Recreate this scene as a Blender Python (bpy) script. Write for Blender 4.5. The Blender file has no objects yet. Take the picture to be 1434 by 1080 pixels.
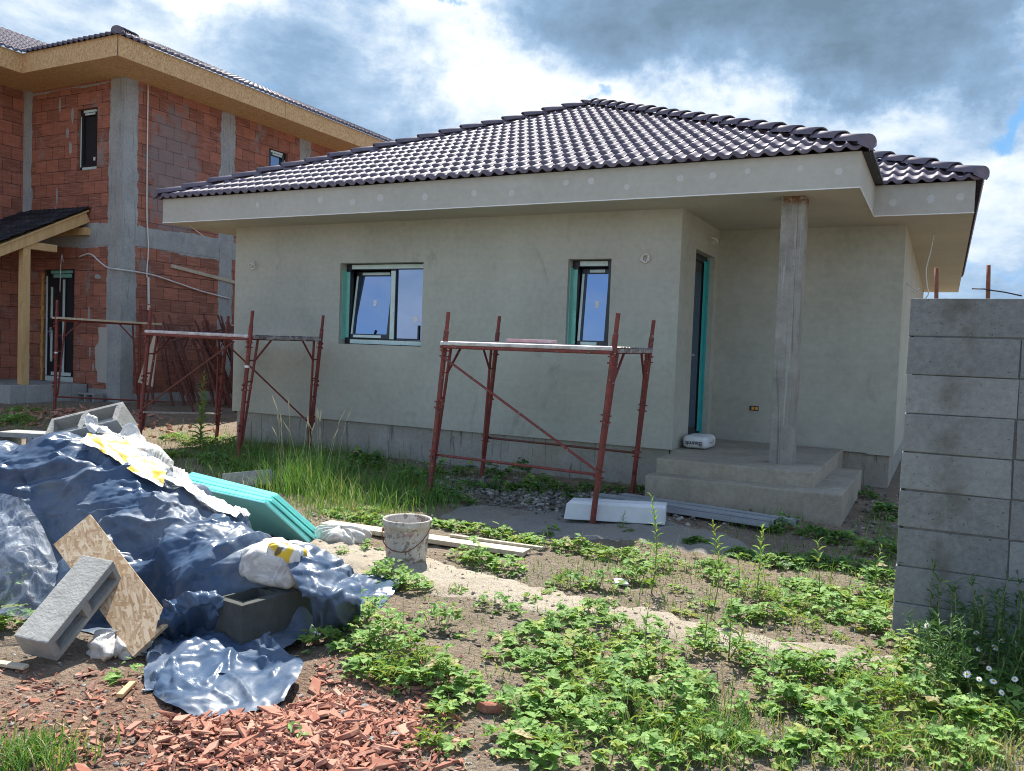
import bpy, bmesh, math, random
from mathutils import Vector, Matrix, Euler, noise
random.seed(11)
SC = bpy.context.scene
COL = SC.collection
R = math.radians
def V(*a): return Vector(a)
def s2l(r, g, b):
    f = lambda c: ((c/255+.055)/1.055)**2.4 if c > 10 else c/255/12.92
    return (f(r), f(g), f(b), 1)
# ------------------------------------------------------------------ helpers
def tag(o, label=None, cat=None, group=None, kind=None):
    if label: o['label'] = label
    if cat: o['category'] = cat
    if group: o['group'] = group
    if kind: o['kind'] = kind
    return o
def empty(name, loc, label, cat, group=None):
    o = bpy.data.objects.new(name, None); COL.objects.link(o); o.location = loc
    o.empty_display_size = .1
    return tag(o, label, cat, group)
def origin(p):
    v = Vector((0, 0, 0))
    while p is not None:
        v = v + p.location; p = p.parent
    return v
class MB:
    """collects geometry in world metres, builds ONE mesh object"""
    def __init__(s): s.v = []; s.f = []; s.m = []; s.uv = {}
    def add(s, vs, fs, mi=0):
        n = len(s.v); s.v += [tuple(p) for p in vs]
        for f in fs: s.f.append([i+n for i in f]); s.m.append(mi)
        return s
    def box(s, x0, x1, y0, y1, z0, z1, mi=0):
        vs = [(x, y, z) for z in (z0, z1) for y in (y0, y1) for x in (x0, x1)]
        return s.add(vs, [(0,2,3,1),(4,5,7,6),(0,1,5,4),(1,3,7,5),(3,2,6,7),(2,0,4,6)], mi)
    def obox(s, c, ax, ay, az, mi=0):
        """oriented box, half-axis vectors"""
        c = Vector(c); ax = Vector(ax); ay = Vector(ay); az = Vector(az)
        vs = [c+ax*i+ay*j+az*k for k in (-1,1) for j in (-1,1) for i in (-1,1)]
        return s.add(vs, [(0,2,3,1),(4,5,7,6),(0,1,5,4),(1,3,7,5),(3,2,6,7),(2,0,4,6)], mi)
    def beam(s, p, q, w, h, up=(0,0,1), mi=0):
        p = Vector(p); q = Vector(q); d = (q-p); L = d.length; d.normalize()
        side = d.cross(Vector(up)).normalized(); u2 = side.cross(d)
        return s.obox((p+q)/2, d*L/2, side*w/2, u2*h/2, mi)
    def tube(s, pts, r, n=8, cap=True, mi=0):
        pts = [Vector(p) for p in pts]; rs = r if isinstance(r, (list, tuple)) else [r]*len(pts)
        vs = []; fs = []; prev = None
        for i, p in enumerate(pts):
            t = (pts[min(i+1, len(pts)-1)]-pts[max(i-1, 0)]).normalized()
            if prev is None:
                a = t.cross(V(0,0,1)) if abs(t.z) < .95 else t.cross(V(1,0,0))
            else: a = prev - t*prev.dot(t)
            a.normalize(); prev = a; b = t.cross(a)
            for k in range(n):
                w = 2*math.pi*k/n; vs.append(p+(a*math.cos(w)+b*math.sin(w))*rs[i])
        for i in range(len(pts)-1):
            for k in range(n):
                k2 = (k+1) % n; fs.append((i*n+k, i*n+k2, (i+1)*n+k2, (i+1)*n+k))
        if cap: fs.append(tuple(range(n-1, -1, -1))); fs.append(tuple((len(pts)-1)*n+k for k in range(n)))
        return s.add(vs, fs, mi)
    def lathe(s, c, prof, n=28, mi=0):
        vs = []; fs = []; c = Vector(c)
        for r, z in prof:
            for k in range(n):
                w = 2*math.pi*k/n; vs.append(c+V(r*math.cos(w), r*math.sin(w), z))
        for i in range(len(prof)-1):
            for k in range(n):
                k2 = (k+1) % n; fs.append((i*n+k, i*n+k2, (i+1)*n+k2, (i+1)*n+k))
        return s.add(vs, fs, mi)
    def prism(s, poly, z0, z1, mi=0):
        n = len(poly); vs = [(x, y, z0) for x, y in poly]+[(x, y, z1) for x, y in poly]
        fs = [tuple(range(n-1, -1, -1)), tuple(range(n, 2*n))]+[(i, (i+1) % n, n+(i+1) % n, n+i) for i in range(n)]
        return s.add(vs, fs, mi)
    def mesh(s, name, mats, off=V(0,0,0), smooth=False, bevel=0, uv=True, sharp=None):
        me = bpy.data.meshes.new(name)
        me.from_pydata([(p[0]-off.x, p[1]-off.y, p[2]-off.z) for p in s.v], [], s.f)
        for m in (mats if isinstance(mats, (list, tuple)) else [mats]): me.materials.append(m)
        me.polygons.foreach_set('material_index', s.m)
        if bevel or sharp:
            bm = bmesh.new(); bm.from_mesh(me)
            bmesh.ops.remove_doubles(bm, verts=bm.verts, dist=1e-5)
            if bevel:
                es = [e for e in bm.edges if len(e.link_faces) == 2 and e.calc_face_angle(0) > R(30)]
                bmesh.ops.bevel(bm, geom=es, offset=bevel, segments=2, affect='EDGES', profile=.6)
            bm.to_mesh(me); bm.free()
        if uv:
            ul = me.uv_layers.new(name='UVMap')
            co = [v.co for v in me.vertices]; data = ul.data
            for p in me.polygons:
                nx, ny, nz = abs(p.normal.x), abs(p.normal.y), abs(p.normal.z)
                for li in p.loop_indices:
                    c = co[me.loops[li].vertex_index]
                    x, y, z = c.x+off.x, c.y+off.y, c.z+off.z
                    data[li].uv = (x, y) if nz >= max(nx, ny) else ((y, z) if nx > ny else (x, z))
        if smooth: me.polygons.foreach_set('use_smooth', [True]*len(me.polygons))
        me.update()
        return me
    def build(s, name, mats, parent=None, smooth=False, bevel=0, uv=True, sharp=None):
        me = s.mesh(name, mats, origin(parent), smooth, bevel, uv, sharp)
        o = bpy.data.objects.new(name, me); COL.objects.link(o)
        if parent is not None: o.parent = parent
        return o
def copy_tree(o, parent=None):
    c = o.copy(); COL.objects.link(c)
    if parent is not None: c.parent = parent
    for ch in list(o.children): copy_tree(ch, c)
    return c
def wall(mb, o, u, n, W, H, holes=(), th=.2, mi=0, mir=None, z0=0):
    """solid wall: outer face through o along u (unit), outward normal n; holes (u0,u1,z0,z1); reveals use mir"""
    o = Vector(o); u = Vector(u); n = Vector(n); mir = mi if mir is None else mir
    us = sorted({0, W} | {h[0] for h in holes} | {h[1] for h in holes})
    zs = sorted({z0, H} | {h[2] for h in holes} | {h[3] for h in holes})
    hol = lambda a, b: any(h[0]-1e-6 <= a and b <= h[1]+1e-6 and h[2]-1e-6 <= c and d <= h[3]+1e-6 for h in holes)
    P = lambda a, z, d: o+u*a+V(0,0,z)-n*d
    flip = u.cross(V(0,0,1)).dot(n) < 0
    def q(a, b, c_, d_, m):
        mb.add([a, b, c_, d_], [(3,2,1,0) if flip else (0,1,2,3)], m)
    solid = {}
    for i in range(len(us)-1):
        for k in range(len(zs)-1):
            c, d = zs[k], zs[k+1]
            solid[i, k] = not any(h[0]-1e-6 <= us[i] and us[i+1] <= h[1]+1e-6 and h[2]-1e-6 <= c and d <= h[3]+1e-6 for h in holes)
    for (i, k), sol in solid.items():
        if not sol: continue
        a, b, c, d = us[i], us[i+1], zs[k], zs[k+1]
        q(P(a,c,0), P(b,c,0), P(b,d,0), P(a,d,0), mi)
        q(P(b,c,th), P(a,c,th), P(a,d,th), P(b,d,th), mi)
        if not solid.get((i-1, k), False): q(P(a,c,th), P(a,c,0), P(a,d,0), P(a,d,th), mir)
        if not solid.get((i+1, k), False): q(P(b,c,0), P(b,c,th), P(b,d,th), P(b,d,0), mir)
        if not solid.get((i, k-1), False): q(P(a,c,th), P(b,c,th), P(b,c,0), P(a,c,0), mir)
        if not solid.get((i, k+1), False): q(P(a,d,0), P(b,d,0), P(b,d,th), P(a,d,th), mir)
# ------------------------------------------------------------------ materials
class N:
    def __init__(s, name):
        s.m = bpy.data.materials.new(name); s.m.use_nodes = True; s.t = s.m.node_tree
        s.b = s.t.nodes['Principled BSDF']; s.out = s.t.nodes['Material Output']; s._tc = None
    def n(s, typ, **k):
        nd = s.t.nodes.new(typ)
        for a, v in k.items():
            if hasattr(nd, a): setattr(nd, a, v)
        return nd
    def tc(s, out='Object'):
        if s._tc is None: s._tc = s.n('ShaderNodeTexCoord')
        return s._tc.outputs[out]
    def l(s, a, b): s.t.links.new(a, b)
    def set(s, nd, i, v):
        if hasattr(v, 'node'): s.l(v, nd.inputs[i])
        else: nd.inputs[i].default_value = v
    def noise(s, scale, detail=4, rough=.55, vec=None, dist=0, out=0):
        nd = s.n('ShaderNodeTexNoise'); nd.inputs['Scale'].default_value = scale
        nd.inputs['Detail'].default_value = detail; nd.inputs['Roughness'].default_value = rough
        nd.inputs['Distortion'].default_value = dist
        s.l(vec if vec is not None else s.tc(), nd.inputs['Vector']); return nd.outputs[out]
    def vor(s, scale, feature='F1', vec=None, out='Distance'):
        nd = s.n('ShaderNodeTexVoronoi', feature=feature); nd.inputs['Scale'].default_value = scale
        s.l(vec if vec is not None else s.tc(), nd.inputs['Vector']); return nd.outputs[out]
    def map(s, vec, scale=(1,1,1), loc=(0,0,0), rot=(0,0,0)):
        nd = s.n('ShaderNodeMapping'); s.l(vec, nd.inputs[0]); nd.inputs['Scale'].default_value = scale
        nd.inputs['Location'].default_value = loc; nd.inputs['Rotation'].default_value = rot; return nd.outputs[0]
    def ramp(s, fac, *st):
        nd = s.n('ShaderNodeValToRGB'); e = nd.color_ramp.elements
        while len(e) < len(st): e.new(.5)
        for el, (p, c) in zip(e, st):
            el.position = p; el.color = c if len(c) == 4 else (*c, 1)
        s.l(fac, nd.inputs[0]); return nd.outputs[0]
    def step(s, fac, a, b):
        nd = s.n('ShaderNodeMapRange'); nd.interpolation_type = 'SMOOTHSTEP'
        s.l(fac, nd.inputs[0]); nd.inputs[1].default_value = a; nd.inputs[2].default_value = b; return nd.outputs[0]
    def mix(s, fac, a, b, mode='MIX'):
        nd = s.n('ShaderNodeMix'); nd.data_type = 'RGBA'; nd.blend_type = mode
        s.set(nd, 0, fac); s.set(nd, 6, a); s.set(nd, 7, b); return nd.outputs[2]
    def math(s, op, a, b=0, c=0):
        nd = s.n('ShaderNodeMath', operation=op); s.set(nd, 0, a); s.set(nd, 1, b); s.set(nd, 2, c); return nd.outputs[0]
    def sep(s, vec):
        nd = s.n('ShaderNodeSeparateXYZ'); s.l(vec, nd.inputs[0]); return nd.outputs
    def bump(s, h, strength=.4, dist=.01, normal=None):
        nd = s.n('ShaderNodeBump'); nd.inputs['Strength'].default_value = strength; nd.inputs['Distance'].default_value = dist
        s.l(h, nd.inputs['Height'])
        if normal is not None: s.l(normal, nd.inputs['Normal'])
        return nd.outputs[0]
    def rand(s):
        return s.n('ShaderNodeNewGeometry').outputs['Random Per Island']
    def orand(s): return s.n('ShaderNodeObjectInfo').outputs['Random']
    def fin(s, col, rough=.8, normal=None, metal=0, spec=None):
        s.set(s.b, 'Base Color', col); s.set(s.b, 'Roughness', rough); s.b.inputs['Metallic'].default_value = metal
        if normal is not None: s.l(normal, s.b.inputs['Normal'])
        if spec is not None: s.b.inputs['Specular IOR Level'].default_value = spec
        return s.m
def c4(r, g, b): return (r, g, b, 1)
def simple(name, c1, c2, scale=6, rough=.75, bscale=60, bstr=.25, bdist=.004, metal=0, spec=None):
    k = N(name); n = k.noise(scale, 5)
    col = k.ramp(n, (.3, c1), (.7, c2))
    return k.fin(col, rough, k.bump(k.noise(bscale, 4), bstr, bdist) if bstr else None, metal, spec)
M = {}
def plaster(name, c1, c2, streak):
    k = N(name); o = k.tc()
    big = k.noise(.9, 5, .6); fine = k.noise(14, 4); hor = k.noise(1.0, 4, .6, k.map(o, (1.2, 1.2, 14)))
    f = k.math('ADD', k.math('MULTIPLY', big, .55), k.math('ADD', k.math('MULTIPLY', fine, .32), k.math('MULTIPLY', hor, .14)))
    col = k.ramp(f, (.38, c1), (.66, c2))
    # damp stains: vertical runs with a shape of their own
    st = k.noise(1.0, 6, .65, k.map(o, (1.5, 1.5, .85), (3.1, 0, .7)), .9)
    col = k.mix(k.math('MULTIPLY', k.step(st, .60, .72), streak), col, c4(c1[0]*.70, c1[1]*.70, c1[2]*.70))
    vein = k.step(k.vor(1.3, 'DISTANCE_TO_EDGE', k.map(k.noise(2.5, 3, .5, None, 0, 1), (1.1, 1.1, 1.1))), .0, .006)
    crack = k.noise(3.2, 8, .7)
    cr = k.step(k.math('ABSOLUTE', k.math('SUBTRACT', crack, .5)), .0, .006)
    rare = k.step(k.noise(.7, 2), .55, .66)
    col = k.mix(k.math('MULTIPLY', k.math('MULTIPLY', k.math('SUBTRACT', 1, cr), rare), .45), col, c4(c1[0]*.6, c1[1]*.6, c1[2]*.6))
    h = k.math('ADD', k.noise(160, 2), k.math('MULTIPLY', k.noise(5, 3, .5, k.map(o, (1, 1, 5))), 1.2))
    return k.fin(col, .92, k.bump(h, .22, .004), spec=.25)
M['plaster'] = plaster('grey_plaster', (.335,.340,.282), (.455,.456,.388), .55)
M['fascia'] = plaster('fascia_plaster', (.375,.365,.315), (.46,.45,.395), .25)
M['soffit'] = plaster('soffit_plaster', (.40,.38,.31), (.50,.47,.385), .2)
M['filler'] = simple('filler_white', (.46,.46,.43), (.52,.52,.49), 20, .9)
M['bead'] = simple('white_bead', (.66,.66,.63), (.74,.74,.71), 9, .7, 60, .1)
def concrete(name, c1, c2, drip=.4, warm=(.32,.26,.175)):
    k = N(name); o = k.tc()
    n = k.math('ADD', k.math('MULTIPLY', k.noise(2.2, 6, .65), .6), k.math('MULTIPLY', k.noise(22, 4), .4))
    col = k.ramp(n, (.32, c1), (.68, c2))
    run = k.noise(1, 6, .65, k.map(o, (17, 17, 1.1)), .9)
    col = k.mix(k.math('MULTIPLY', k.step(run, .56, .66), drip), col, c4(c1[0]*.5, c1[1]*.5, c1[2]*.48))
    col = k.mix(k.math('MULTIPLY', k.step(k.noise(1.3, 4), .5, .7), .35), col, c4(*warm))
    col = k.mix(k.math('MULTIPLY', k.step(k.vor(40), .0, .22), .25), c4(c1[0]*.6, c1[1]*.6, c1[2]*.6), col) if False else col
    h = k.math('ADD', k.noise(70, 4), k.math('MULTIPLY', k.noise(9, 4), 1.5))
    return k.fin(col, .93, k.bump(h, .45, .01), spec=.2)
M['concrete'] = concrete('raw_concrete', (.25,.25,.235), (.37,.365,.34))
M['plinth'] = concrete('plinth_concrete', (.23,.222,.19), (.38,.368,.315), .95)
M['step'] = concrete('step_concrete', (.22,.198,.155), (.39,.355,.285), .12, (.33,.26,.165))
M['bcol'] = concrete('column_concrete', (.25,.26,.25), (.41,.42,.40), .55, (.27,.26,.22))
def post_mat():
    k = N('post_concrete'); o = k.tc()
    col = k.ramp(k.noise(4, 6, .65), (.32, (.23,.22,.19)), (.68, (.38,.365,.32)))
    run = k.noise(1, 4, .6, k.map(o, (26, 26, .45)), .9)
    col = k.mix(k.math('MULTIPLY', k.step(run, .58, .62), .6), col, c4(.46,.45,.41))
    dk = k.noise(1, 4, .6, k.map(o, (19, 19, .6), (3,1,2)), .7)
    col = k.mix(k.math('MULTIPLY', k.step(dk, .57, .63), .65), col, c4(.13,.125,.11))
    z = k.sep(o)[2]
    rust = k.math('MULTIPLY', k.step(z, 3.03, 3.12), k.step(k.noise(30, 4), .35, .5))
    col = k.mix(rust, col, c4(.20,.11,.065))
    return k.fin(col, .93, k.bump(k.math('ADD', k.math('MULTIPLY', k.noise(60, 5, .7), 1.3), run), .9, .016), spec=.05)
M['post'] = post_mat()
def tile_mat(name, c, rough):
    k = N(name); n = k.noise(7, 4)
    col = k.ramp(n, (.3, c), (.75, (c[0]*1.6, c[1]*1.6, c[2]*1.55)))
    dust = k.step(k.noise(2.0, 5, .6), .46, .75)
    col = k.mix(k.math('MULTIPLY', dust, .35), col, c4(.14,.125,.13))
    return k.fin(col, k.math('ADD', k.math('MULTIPLY', k.noise(9, 3), .16), rough-.08), k.bump(k.noise(120, 2), .12, .003), spec=.22)
M['tile'] = tile_mat('glazed_tile', (.11,.094,.118), .60)
M['tile_dark'] = tile_mat('porch_tile', (.016,.016,.02), .5)
def brick_mat():
    k = N('hollow_brick'); uv = k.tc('UV')
    b = k.n('ShaderNodeTexBrick'); k.l(k.mix(.012, uv, k.noise(6, 3, .5, uv, 0, 1)), b.inputs['Vector'])
    b.offset = .5; b.inputs['Scale'].default_value = 1; b.inputs['Brick Width'].default_value = .375; b.inputs['Row Height'].default_value = .25
    b.inputs['Mortar Size'].default_value = .007; b.inputs['Mortar Smooth'].default_value = .4; b.inputs['Bias'].default_value = -.1
    b.inputs['Color1'].default_value = c4(.37,.145,.092); b.inputs['Color2'].default_value = c4(.20,.088,.062); b.inputs['Mortar'].default_value = c4(.055,.032,.028)
    col = k.mix(k.math('MULTIPLY', k.step(k.noise(7, 5, .6, uv), .42, .72), .5), b.outputs['Color'], c4(.24,.10,.07))
    strip = k.noise(1, 3, .5, k.map(uv, (3, 34, 1)))
    col = k.mix(k.math('MULTIPLY', k.step(strip, .48, .66), .5), col, c4(.47,.22,.16))
    # mortar smears; one big grey wash on the side wall
    s = k.sep(uv); du = k.math('DIVIDE', k.math('SUBTRACT', s[0], 12.35), .75); dv = k.math('DIVIDE', k.math('SUBTRACT', s[1], 4.75), 1.75)
    r2 = k.math('ADD', k.math('MULTIPLY', du, du), k.math('MULTIPLY', dv, dv))
    ms = k.math('SUBTRACT', k.math('ADD', 1, k.math('MULTIPLY', k.math('SUBTRACT', k.noise(4.0, 6, .65, uv), .5), 3.0)), r2)
    wash = k.math('MULTIPLY', k.step(ms, .0, .55), k.math('SUBTRACT', 1, k.math('MULTIPLY', b.outputs['Fac'], .6)))
    col = k.mix(k.math('MULTIPLY', wash, .62), col, c4(.21,.21,.21))
    sm = k.noise(1.6, 6, .7, k.map(uv, (1, .7, 1), (4.2, 1, 0)))
    col = k.mix(k.math('MULTIPLY', k.step(sm, .57, .67), .7), col, c4(.26,.26,.245))
    g = k.n('ShaderNodeTexWave', wave_type='BANDS', bands_direction='X'); k.l(k.map(uv, (1,1,1)), g.inputs[0]); g.inputs['Scale'].default_value = 12; g.inputs['Distortion'].default_value = .4
    h = k.math('ADD', k.math('MULTIPLY', k.math('SUBTRACT', 1, b.outputs['Fac']), 1.0), k.math('ADD', k.math('MULTIPLY', g.outputs['Fac'], .18), k.math('MULTIPLY', k.noise(60, 3, .5, uv), .35)))
    return k.fin(col, .9, k.bump(h, .6, .012), spec=.2)
M['brick'] = brick_mat()
def osb_mat(name, c1, c2, c3):
    k = N(name); uv = k.tc('UV')
    col = c4(*c1); hs = None
    for i, (rot, sc) in enumerate(((.3, 1), (1.4, 1.1), (2.3, .9), (-.5, 1.2), (.9, 1.0), (1.9, 1.15))):
        v = k.vor(1, 'F1', k.map(k.map(uv, (1,1,1), (i*.37, i*.13, 0), (0, 0, rot)), (21*sc, 105*sc, 1)), 'Color')
        d = k.vor(1, 'F1', k.map(k.map(uv, (1,1,1), (i*.37, i*.13, 0), (0, 0, rot)), (21*sc, 105*sc, 1)), 'Distance')
        s = k.sep(v)
        tone = k.ramp(s[0], (.1, c2), (.55, c1), (.9, c3))
        col = k.mix(k.step(s[1], .45, .5) if i else 1.0, col, tone)
        hs = d if hs is None else k.math('MAXIMUM', hs, d)
    col = k.mix(k.math('MULTIPLY', k.step(k.noise(4, 4, .6, uv), .55, .75), .35), col, c4(*c2))
    return k.fin(col, .75, k.bump(hs, .15, .003), spec=.3)
M['osb'] = osb_mat('osb_board', (.58,.375,.175), (.41,.235,.095), (.70,.49,.26))
M['osb_pale'] = osb_mat('osb_weathered', (.47,.335,.20), (.34,.215,.115), (.58,.455,.31))
def wood(name, c1, c2):
    k = N(name); o = k.tc()
    g = k.noise(1, 5, .6, k.map(o, (14, 14, 2.0)), 1.2)
    col = k.ramp(g, (.3, c1), (.7, c2))
    knot = k.vor(3.1, 'F1', k.map(o, (1.5, 1.5, .8)))
    col = k.mix(k.step(knot, .10, .06) if False else k.math('MULTIPLY', k.math('SUBTRACT', 1, k.step(knot, .04, .09)), .6), col, c4(c1[0]*.45, c1[1]*.4, c1[2]*.35))
    return k.fin(col, .7, k.bump(g, .15, .004), spec=.3)
M['wood'] = wood('pine_timber', (.46,.29,.12), (.60,.41,.20))
M['wood_grey'] = wood('weathered_timber', (.36,.30,.21), (.55,.48,.36))
def redmetal():
    k = N('red_painted_steel'); n = k.noise(22, 6, .7)
    col = k.ramp(k.noise(9, 4), (.3, (.14,.022,.018)), (.7, (.21,.035,.027)))
    col = k.mix(k.step(n, .52, .60), col, c4(.09,.035,.022))
    col = k.mix(k.step(k.noise(38, 5, .65), .64, .69), col, c4(.42,.40,.37))
    return k.fin(col, k.math('ADD', .42, k.math('MULTIPLY', n, .4)), k.bump(n, .3, .003), spec=.45)
M['red'] = redmetal()
M['red_rust'] = simple('rusty_red_steel', (.085,.028,.02), (.15,.045,.033), 18, .7, 50, .3)
M['deck'] = simple('splashed_deck', (.10,.06,.05), (.42,.40,.37), 9, .75, 40, .4)
M['deck_white'] = simple('dusty_white_tube', (.34,.28,.26), (.62,.58,.55), 14, .6, 40, .3)
M['anth'] = simple('anthracite_frame', (.012,.014,.018), (.02,.022,.027), 8, .38, 60, .05)
def film(name, c1, c2):
    k = N(name); uv = k.tc('UV')
    col = k.ramp(k.noise(5, 3, .5, uv), (.3, c1), (.7, c2))
    mark = k.step(k.noise(1, 2, .5, k.map(uv, (26, 26, 1))), .66, .70)
    col = k.mix(k.math('MULTIPLY', mark, .6), col, c4(.06,.12,.11))
    return k.fin(col, .45, k.bump(k.noise(18, 3), .15, .003), spec=.5)
M['film_g'] = film('green_film', (.16,.44,.36), (.23,.53,.44))
M['film_w'] = film('pale_film', (.46,.60,.55), (.58,.70,.66))
M['film_t'] = film('turquoise_film', (.02,.30,.30), (.04,.38,.37))
def glass():
    k = N('coated_glass')
    d = k.n('ShaderNodeBsdfDiffuse'); d.inputs[0].default_value = c4(.012,.014,.017)
    g = k.n('ShaderNodeBsdfGlossy'); g.inputs[0].default_value = c4(.42,.56,.82); g.inputs['Roughness'].default_value = .012
    w = k.bump(k.noise(1.4, 2), .02, .02); k.l(w, g.inputs['Normal'])
    mx = k.n('ShaderNodeMixShader'); lw = k.n('ShaderNodeLayerWeight'); lw.inputs[0].default_value = .35
    k.l(k.math('MULTIPLY_ADD', lw.outputs['Fresnel'], .5, .42), mx.inputs[0]); k.l(d.outputs[0], mx.inputs[1]); k.l(g.outputs[0], mx.inputs[2])
    k.l(mx.outputs[0], k.out.inputs[0]); return k.m
M['glass'] = glass()
M['paper'] = simple('white_sticker', (.62,.64,.66), (.72,.74,.75), 60, .6, 60, 0)
M['black'] = simple('black_rubber', (.012,.012,.014), (.022,.022,.025), 20, .6, 80, .1)
M['cable'] = simple('white_cable', (.55,.54,.50), (.68,.66,.62), 12, .5, 60, .05)
M['galv'] = None
def galv():
    k = N('galvanised_steel'); o = k.tc()
    n = k.noise(1, 4, .6, k.map(o, (3, 40, 40)))
    col = k.ramp(n, (.3, (.27,.30,.33)), (.7, (.40,.43,.46)))
    return k.fin(col, .5, k.bump(n, .25, .004), metal=.35)
M['galv'] = galv()
M['block'] = concrete('hollow_block_concrete', (.23,.23,.215), (.36,.355,.33), .1, (.28,.26,.22))
M['block_dark'] = concrete('dark_block_concrete', (.055,.058,.052), (.10,.102,.093), .1, (.08,.075,.065))  # much darker grey than the other hollow blocks
def blockwall():
    k = N('grey_block_wall'); o = k.tc(); uv = k.tc('UV')
    isl = k.rand()
    col = k.ramp(k.math('ADD', k.math('MULTIPLY', k.noise(30, 5, .7), .55), k.math('ADD', k.math('MULTIPLY', isl, .16), k.math('MULTIPLY', k.noise(2.2, 4), .35))), (.36, (.15,.158,.153)), (.74, (.285,.298,.288)))
    s = k.sep(uv); du = k.math('DIVIDE', k.math('SUBTRACT', s[0], .06), .13)
    st = k.math('MULTIPLY', k.math('SUBTRACT', 1, k.step(k.math('ABSOLUTE', du), .2, 1.0)), k.step(k.noise(3.5, 4, .6, uv), .40, .62))
    col = k.mix(k.math('MULTIPLY', st, .55), col, c4(.085,.075,.055))
    peb = k.step(k.vor(90), .10, .16)
    col = k.mix(k.math('MULTIPLY', k.math('SUBTRACT', 1, peb), k.math('MULTIPLY', k.step(k.noise(20, 2), .55, .6), .7)), col, c4(.42,.42,.40))
    hole = k.step(k.noise(55, 3, .6), .28, .36)
    col = k.mix(k.math('MULTIPLY', k.math('SUBTRACT', 1, hole), .6), col, c4(.05,.05,.048))
    return k.fin(col, .95, k.bump(k.math('ADD', k.noise(120, 4, .7), k.math('MULTIPLY', hole, .8)), .6, .006), spec=.15)
M['blockwall'] = blockwall()
M['mortar'] = simple('mortar_grey', (.10,.10,.095), (.15,.15,.14), 30, .95, 80, .4)
M['rebar'] = simple('rusty_rebar', (.13,.045,.025), (.22,.085,.045), 40, .85, 120, .5)
def tarp_mat():
    k = N('blue_polythene'); o = k.tc()
    col = k.ramp(k.noise(3.0, 5, .6), (.3, (.038,.068,.122)), (.7, (.064,.100,.160)))
    dust = k.step(k.noise(1.9, 7, .7), .40, .70)
    col = k.mix(k.math('MULTIPLY', dust, .6), col, c4(.22,.24,.26))
    mud = k.step(k.noise(7, 6, .7, k.map(o, (1,1,1), (4,2,1))), .62, .70)
    col = k.mix(k.math('MULTIPLY', mud, .35), col, c4(.33,.29,.22))
    wv = k.mix(.12, o, k.noise(3, 3, .5, None, 0, 1))
    h = k.math('ADD', k.vor(6.5, 'F1', wv), k.math('ADD', k.math('MULTIPLY', k.vor(15, 'F1', wv), .35), k.math('MULTIPLY', k.noise(40, 3), .06)))
    return k.fin(col, k.math('ADD', .23, k.math('MULTIPLY', dust, .42)), k.bump(k.noise(160, 2), .05, .002), spec=.24)
M['tarp'] = tarp_mat()
def clear(name, tint, alpha, rough=.52):
    k = N(name)
    cre = k.math('ABSOLUTE', k.math('SUBTRACT', k.noise(9, 4, .55, None, .8), .5))
    nb = k.bump(k.math('ADD', k.step(cre, 0, .06), k.noise(30, 3)), .22, .01)
    a = k.math('ADD', alpha-.16, k.math('MULTIPLY', k.step(cre, .10, .0) if False else k.math('SUBTRACT', 1, k.step(cre, 0, .10)), .34))
    col = k.ramp(k.noise(6, 4), (.3, tint), (.7, tuple(min(.9, c*1.15) for c in tint)))
    k.b.inputs['Transmission Weight'].default_value = 0
    k.l(a, k.b.inputs['Alpha'])
    return k.fin(col, rough, nb, spec=.35)
M['clear'] = clear('milky_plastic', (.58,.575,.55), .74)
M['clear_thin'] = clear('thin_clear_plastic', (.46,.50,.54), .34)
M['clear_white'] = clear('white_wrap_plastic', (.50,.485,.45), .86, .5)
def bagprint():
    k = N('yellow_white_bag'); o = k.tc()
    n = k.noise(4.5, 2, .4, k.map(o, (1, 2.6, 1)))
    col = k.ramp(n, (.44, (.66,.65,.60)), (.47, (.62,.40,.02)), (.58, (.70,.47,.03)), (.60, (.66,.65,.60)))
    dk = k.step(k.noise(15, 2, .4), .66, .68)
    col = k.mix(k.math('MULTIPLY', dk, .8), col, c4(.03,.03,.04))
    return k.fin(col, .5, k.bump(k.noise(14, 4), .5, .012), spec=.4)
M['ybag'] = bagprint()
M['wbag'] = simple('white_paper_bag', (.56,.57,.56), (.68,.69,.68), 7, .6, 25, .4, .008)
M['ink'] = simple('black_ink', (.015,.016,.02), (.03,.03,.035), 30, .6, 60, 0)
def turq():
    k = N('turquoise_foam'); o = k.tc()
    col = k.ramp(k.noise(6, 4), (.3, (.27,.74,.68)), (.7, (.33,.79,.73)))
    col = k.mix(k.math('MULTIPLY', k.orand(), .25), col, c4(.40,.82,.77))
    return k.fin(col, .6, k.bump(k.noise(1, 3, .5, k.map(o, (3, 60, 60))), .2, .003), spec=.3)
M['foam'] = turq()
M['white_foam'] = simple('white_foam', (.55,.57,.58), (.68,.70,.71), 5, .8, 90, .25)
def bucket_mat():
    k = N('splashed_bucket')
    col = k.ramp(k.noise(7, 5), (.3, (.40,.36,.31)), (.7, (.58,.54,.48)))
    col = k.mix(k.step(k.noise(16, 6, .7), .52, .58), col, c4(.24,.19,.15))
    col = k.mix(k.math('MULTIPLY', k.step(k.noise(9, 4, .6, k.map(k.tc(), (1,1,1), (5,3,2))), .64, .67), .35), col, c4(.33,.10,.10))
    col = k.mix(k.math('MULTIPLY', k.step(k.noise(34, 4, .6), .60, .66), .8), col, c4(.62,.60,.56))
    return k.fin(col, .75, k.bump(k.noise(26, 6, .7), .7, .008), spec=.3)
M['bucket'] = bucket_mat()
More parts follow.
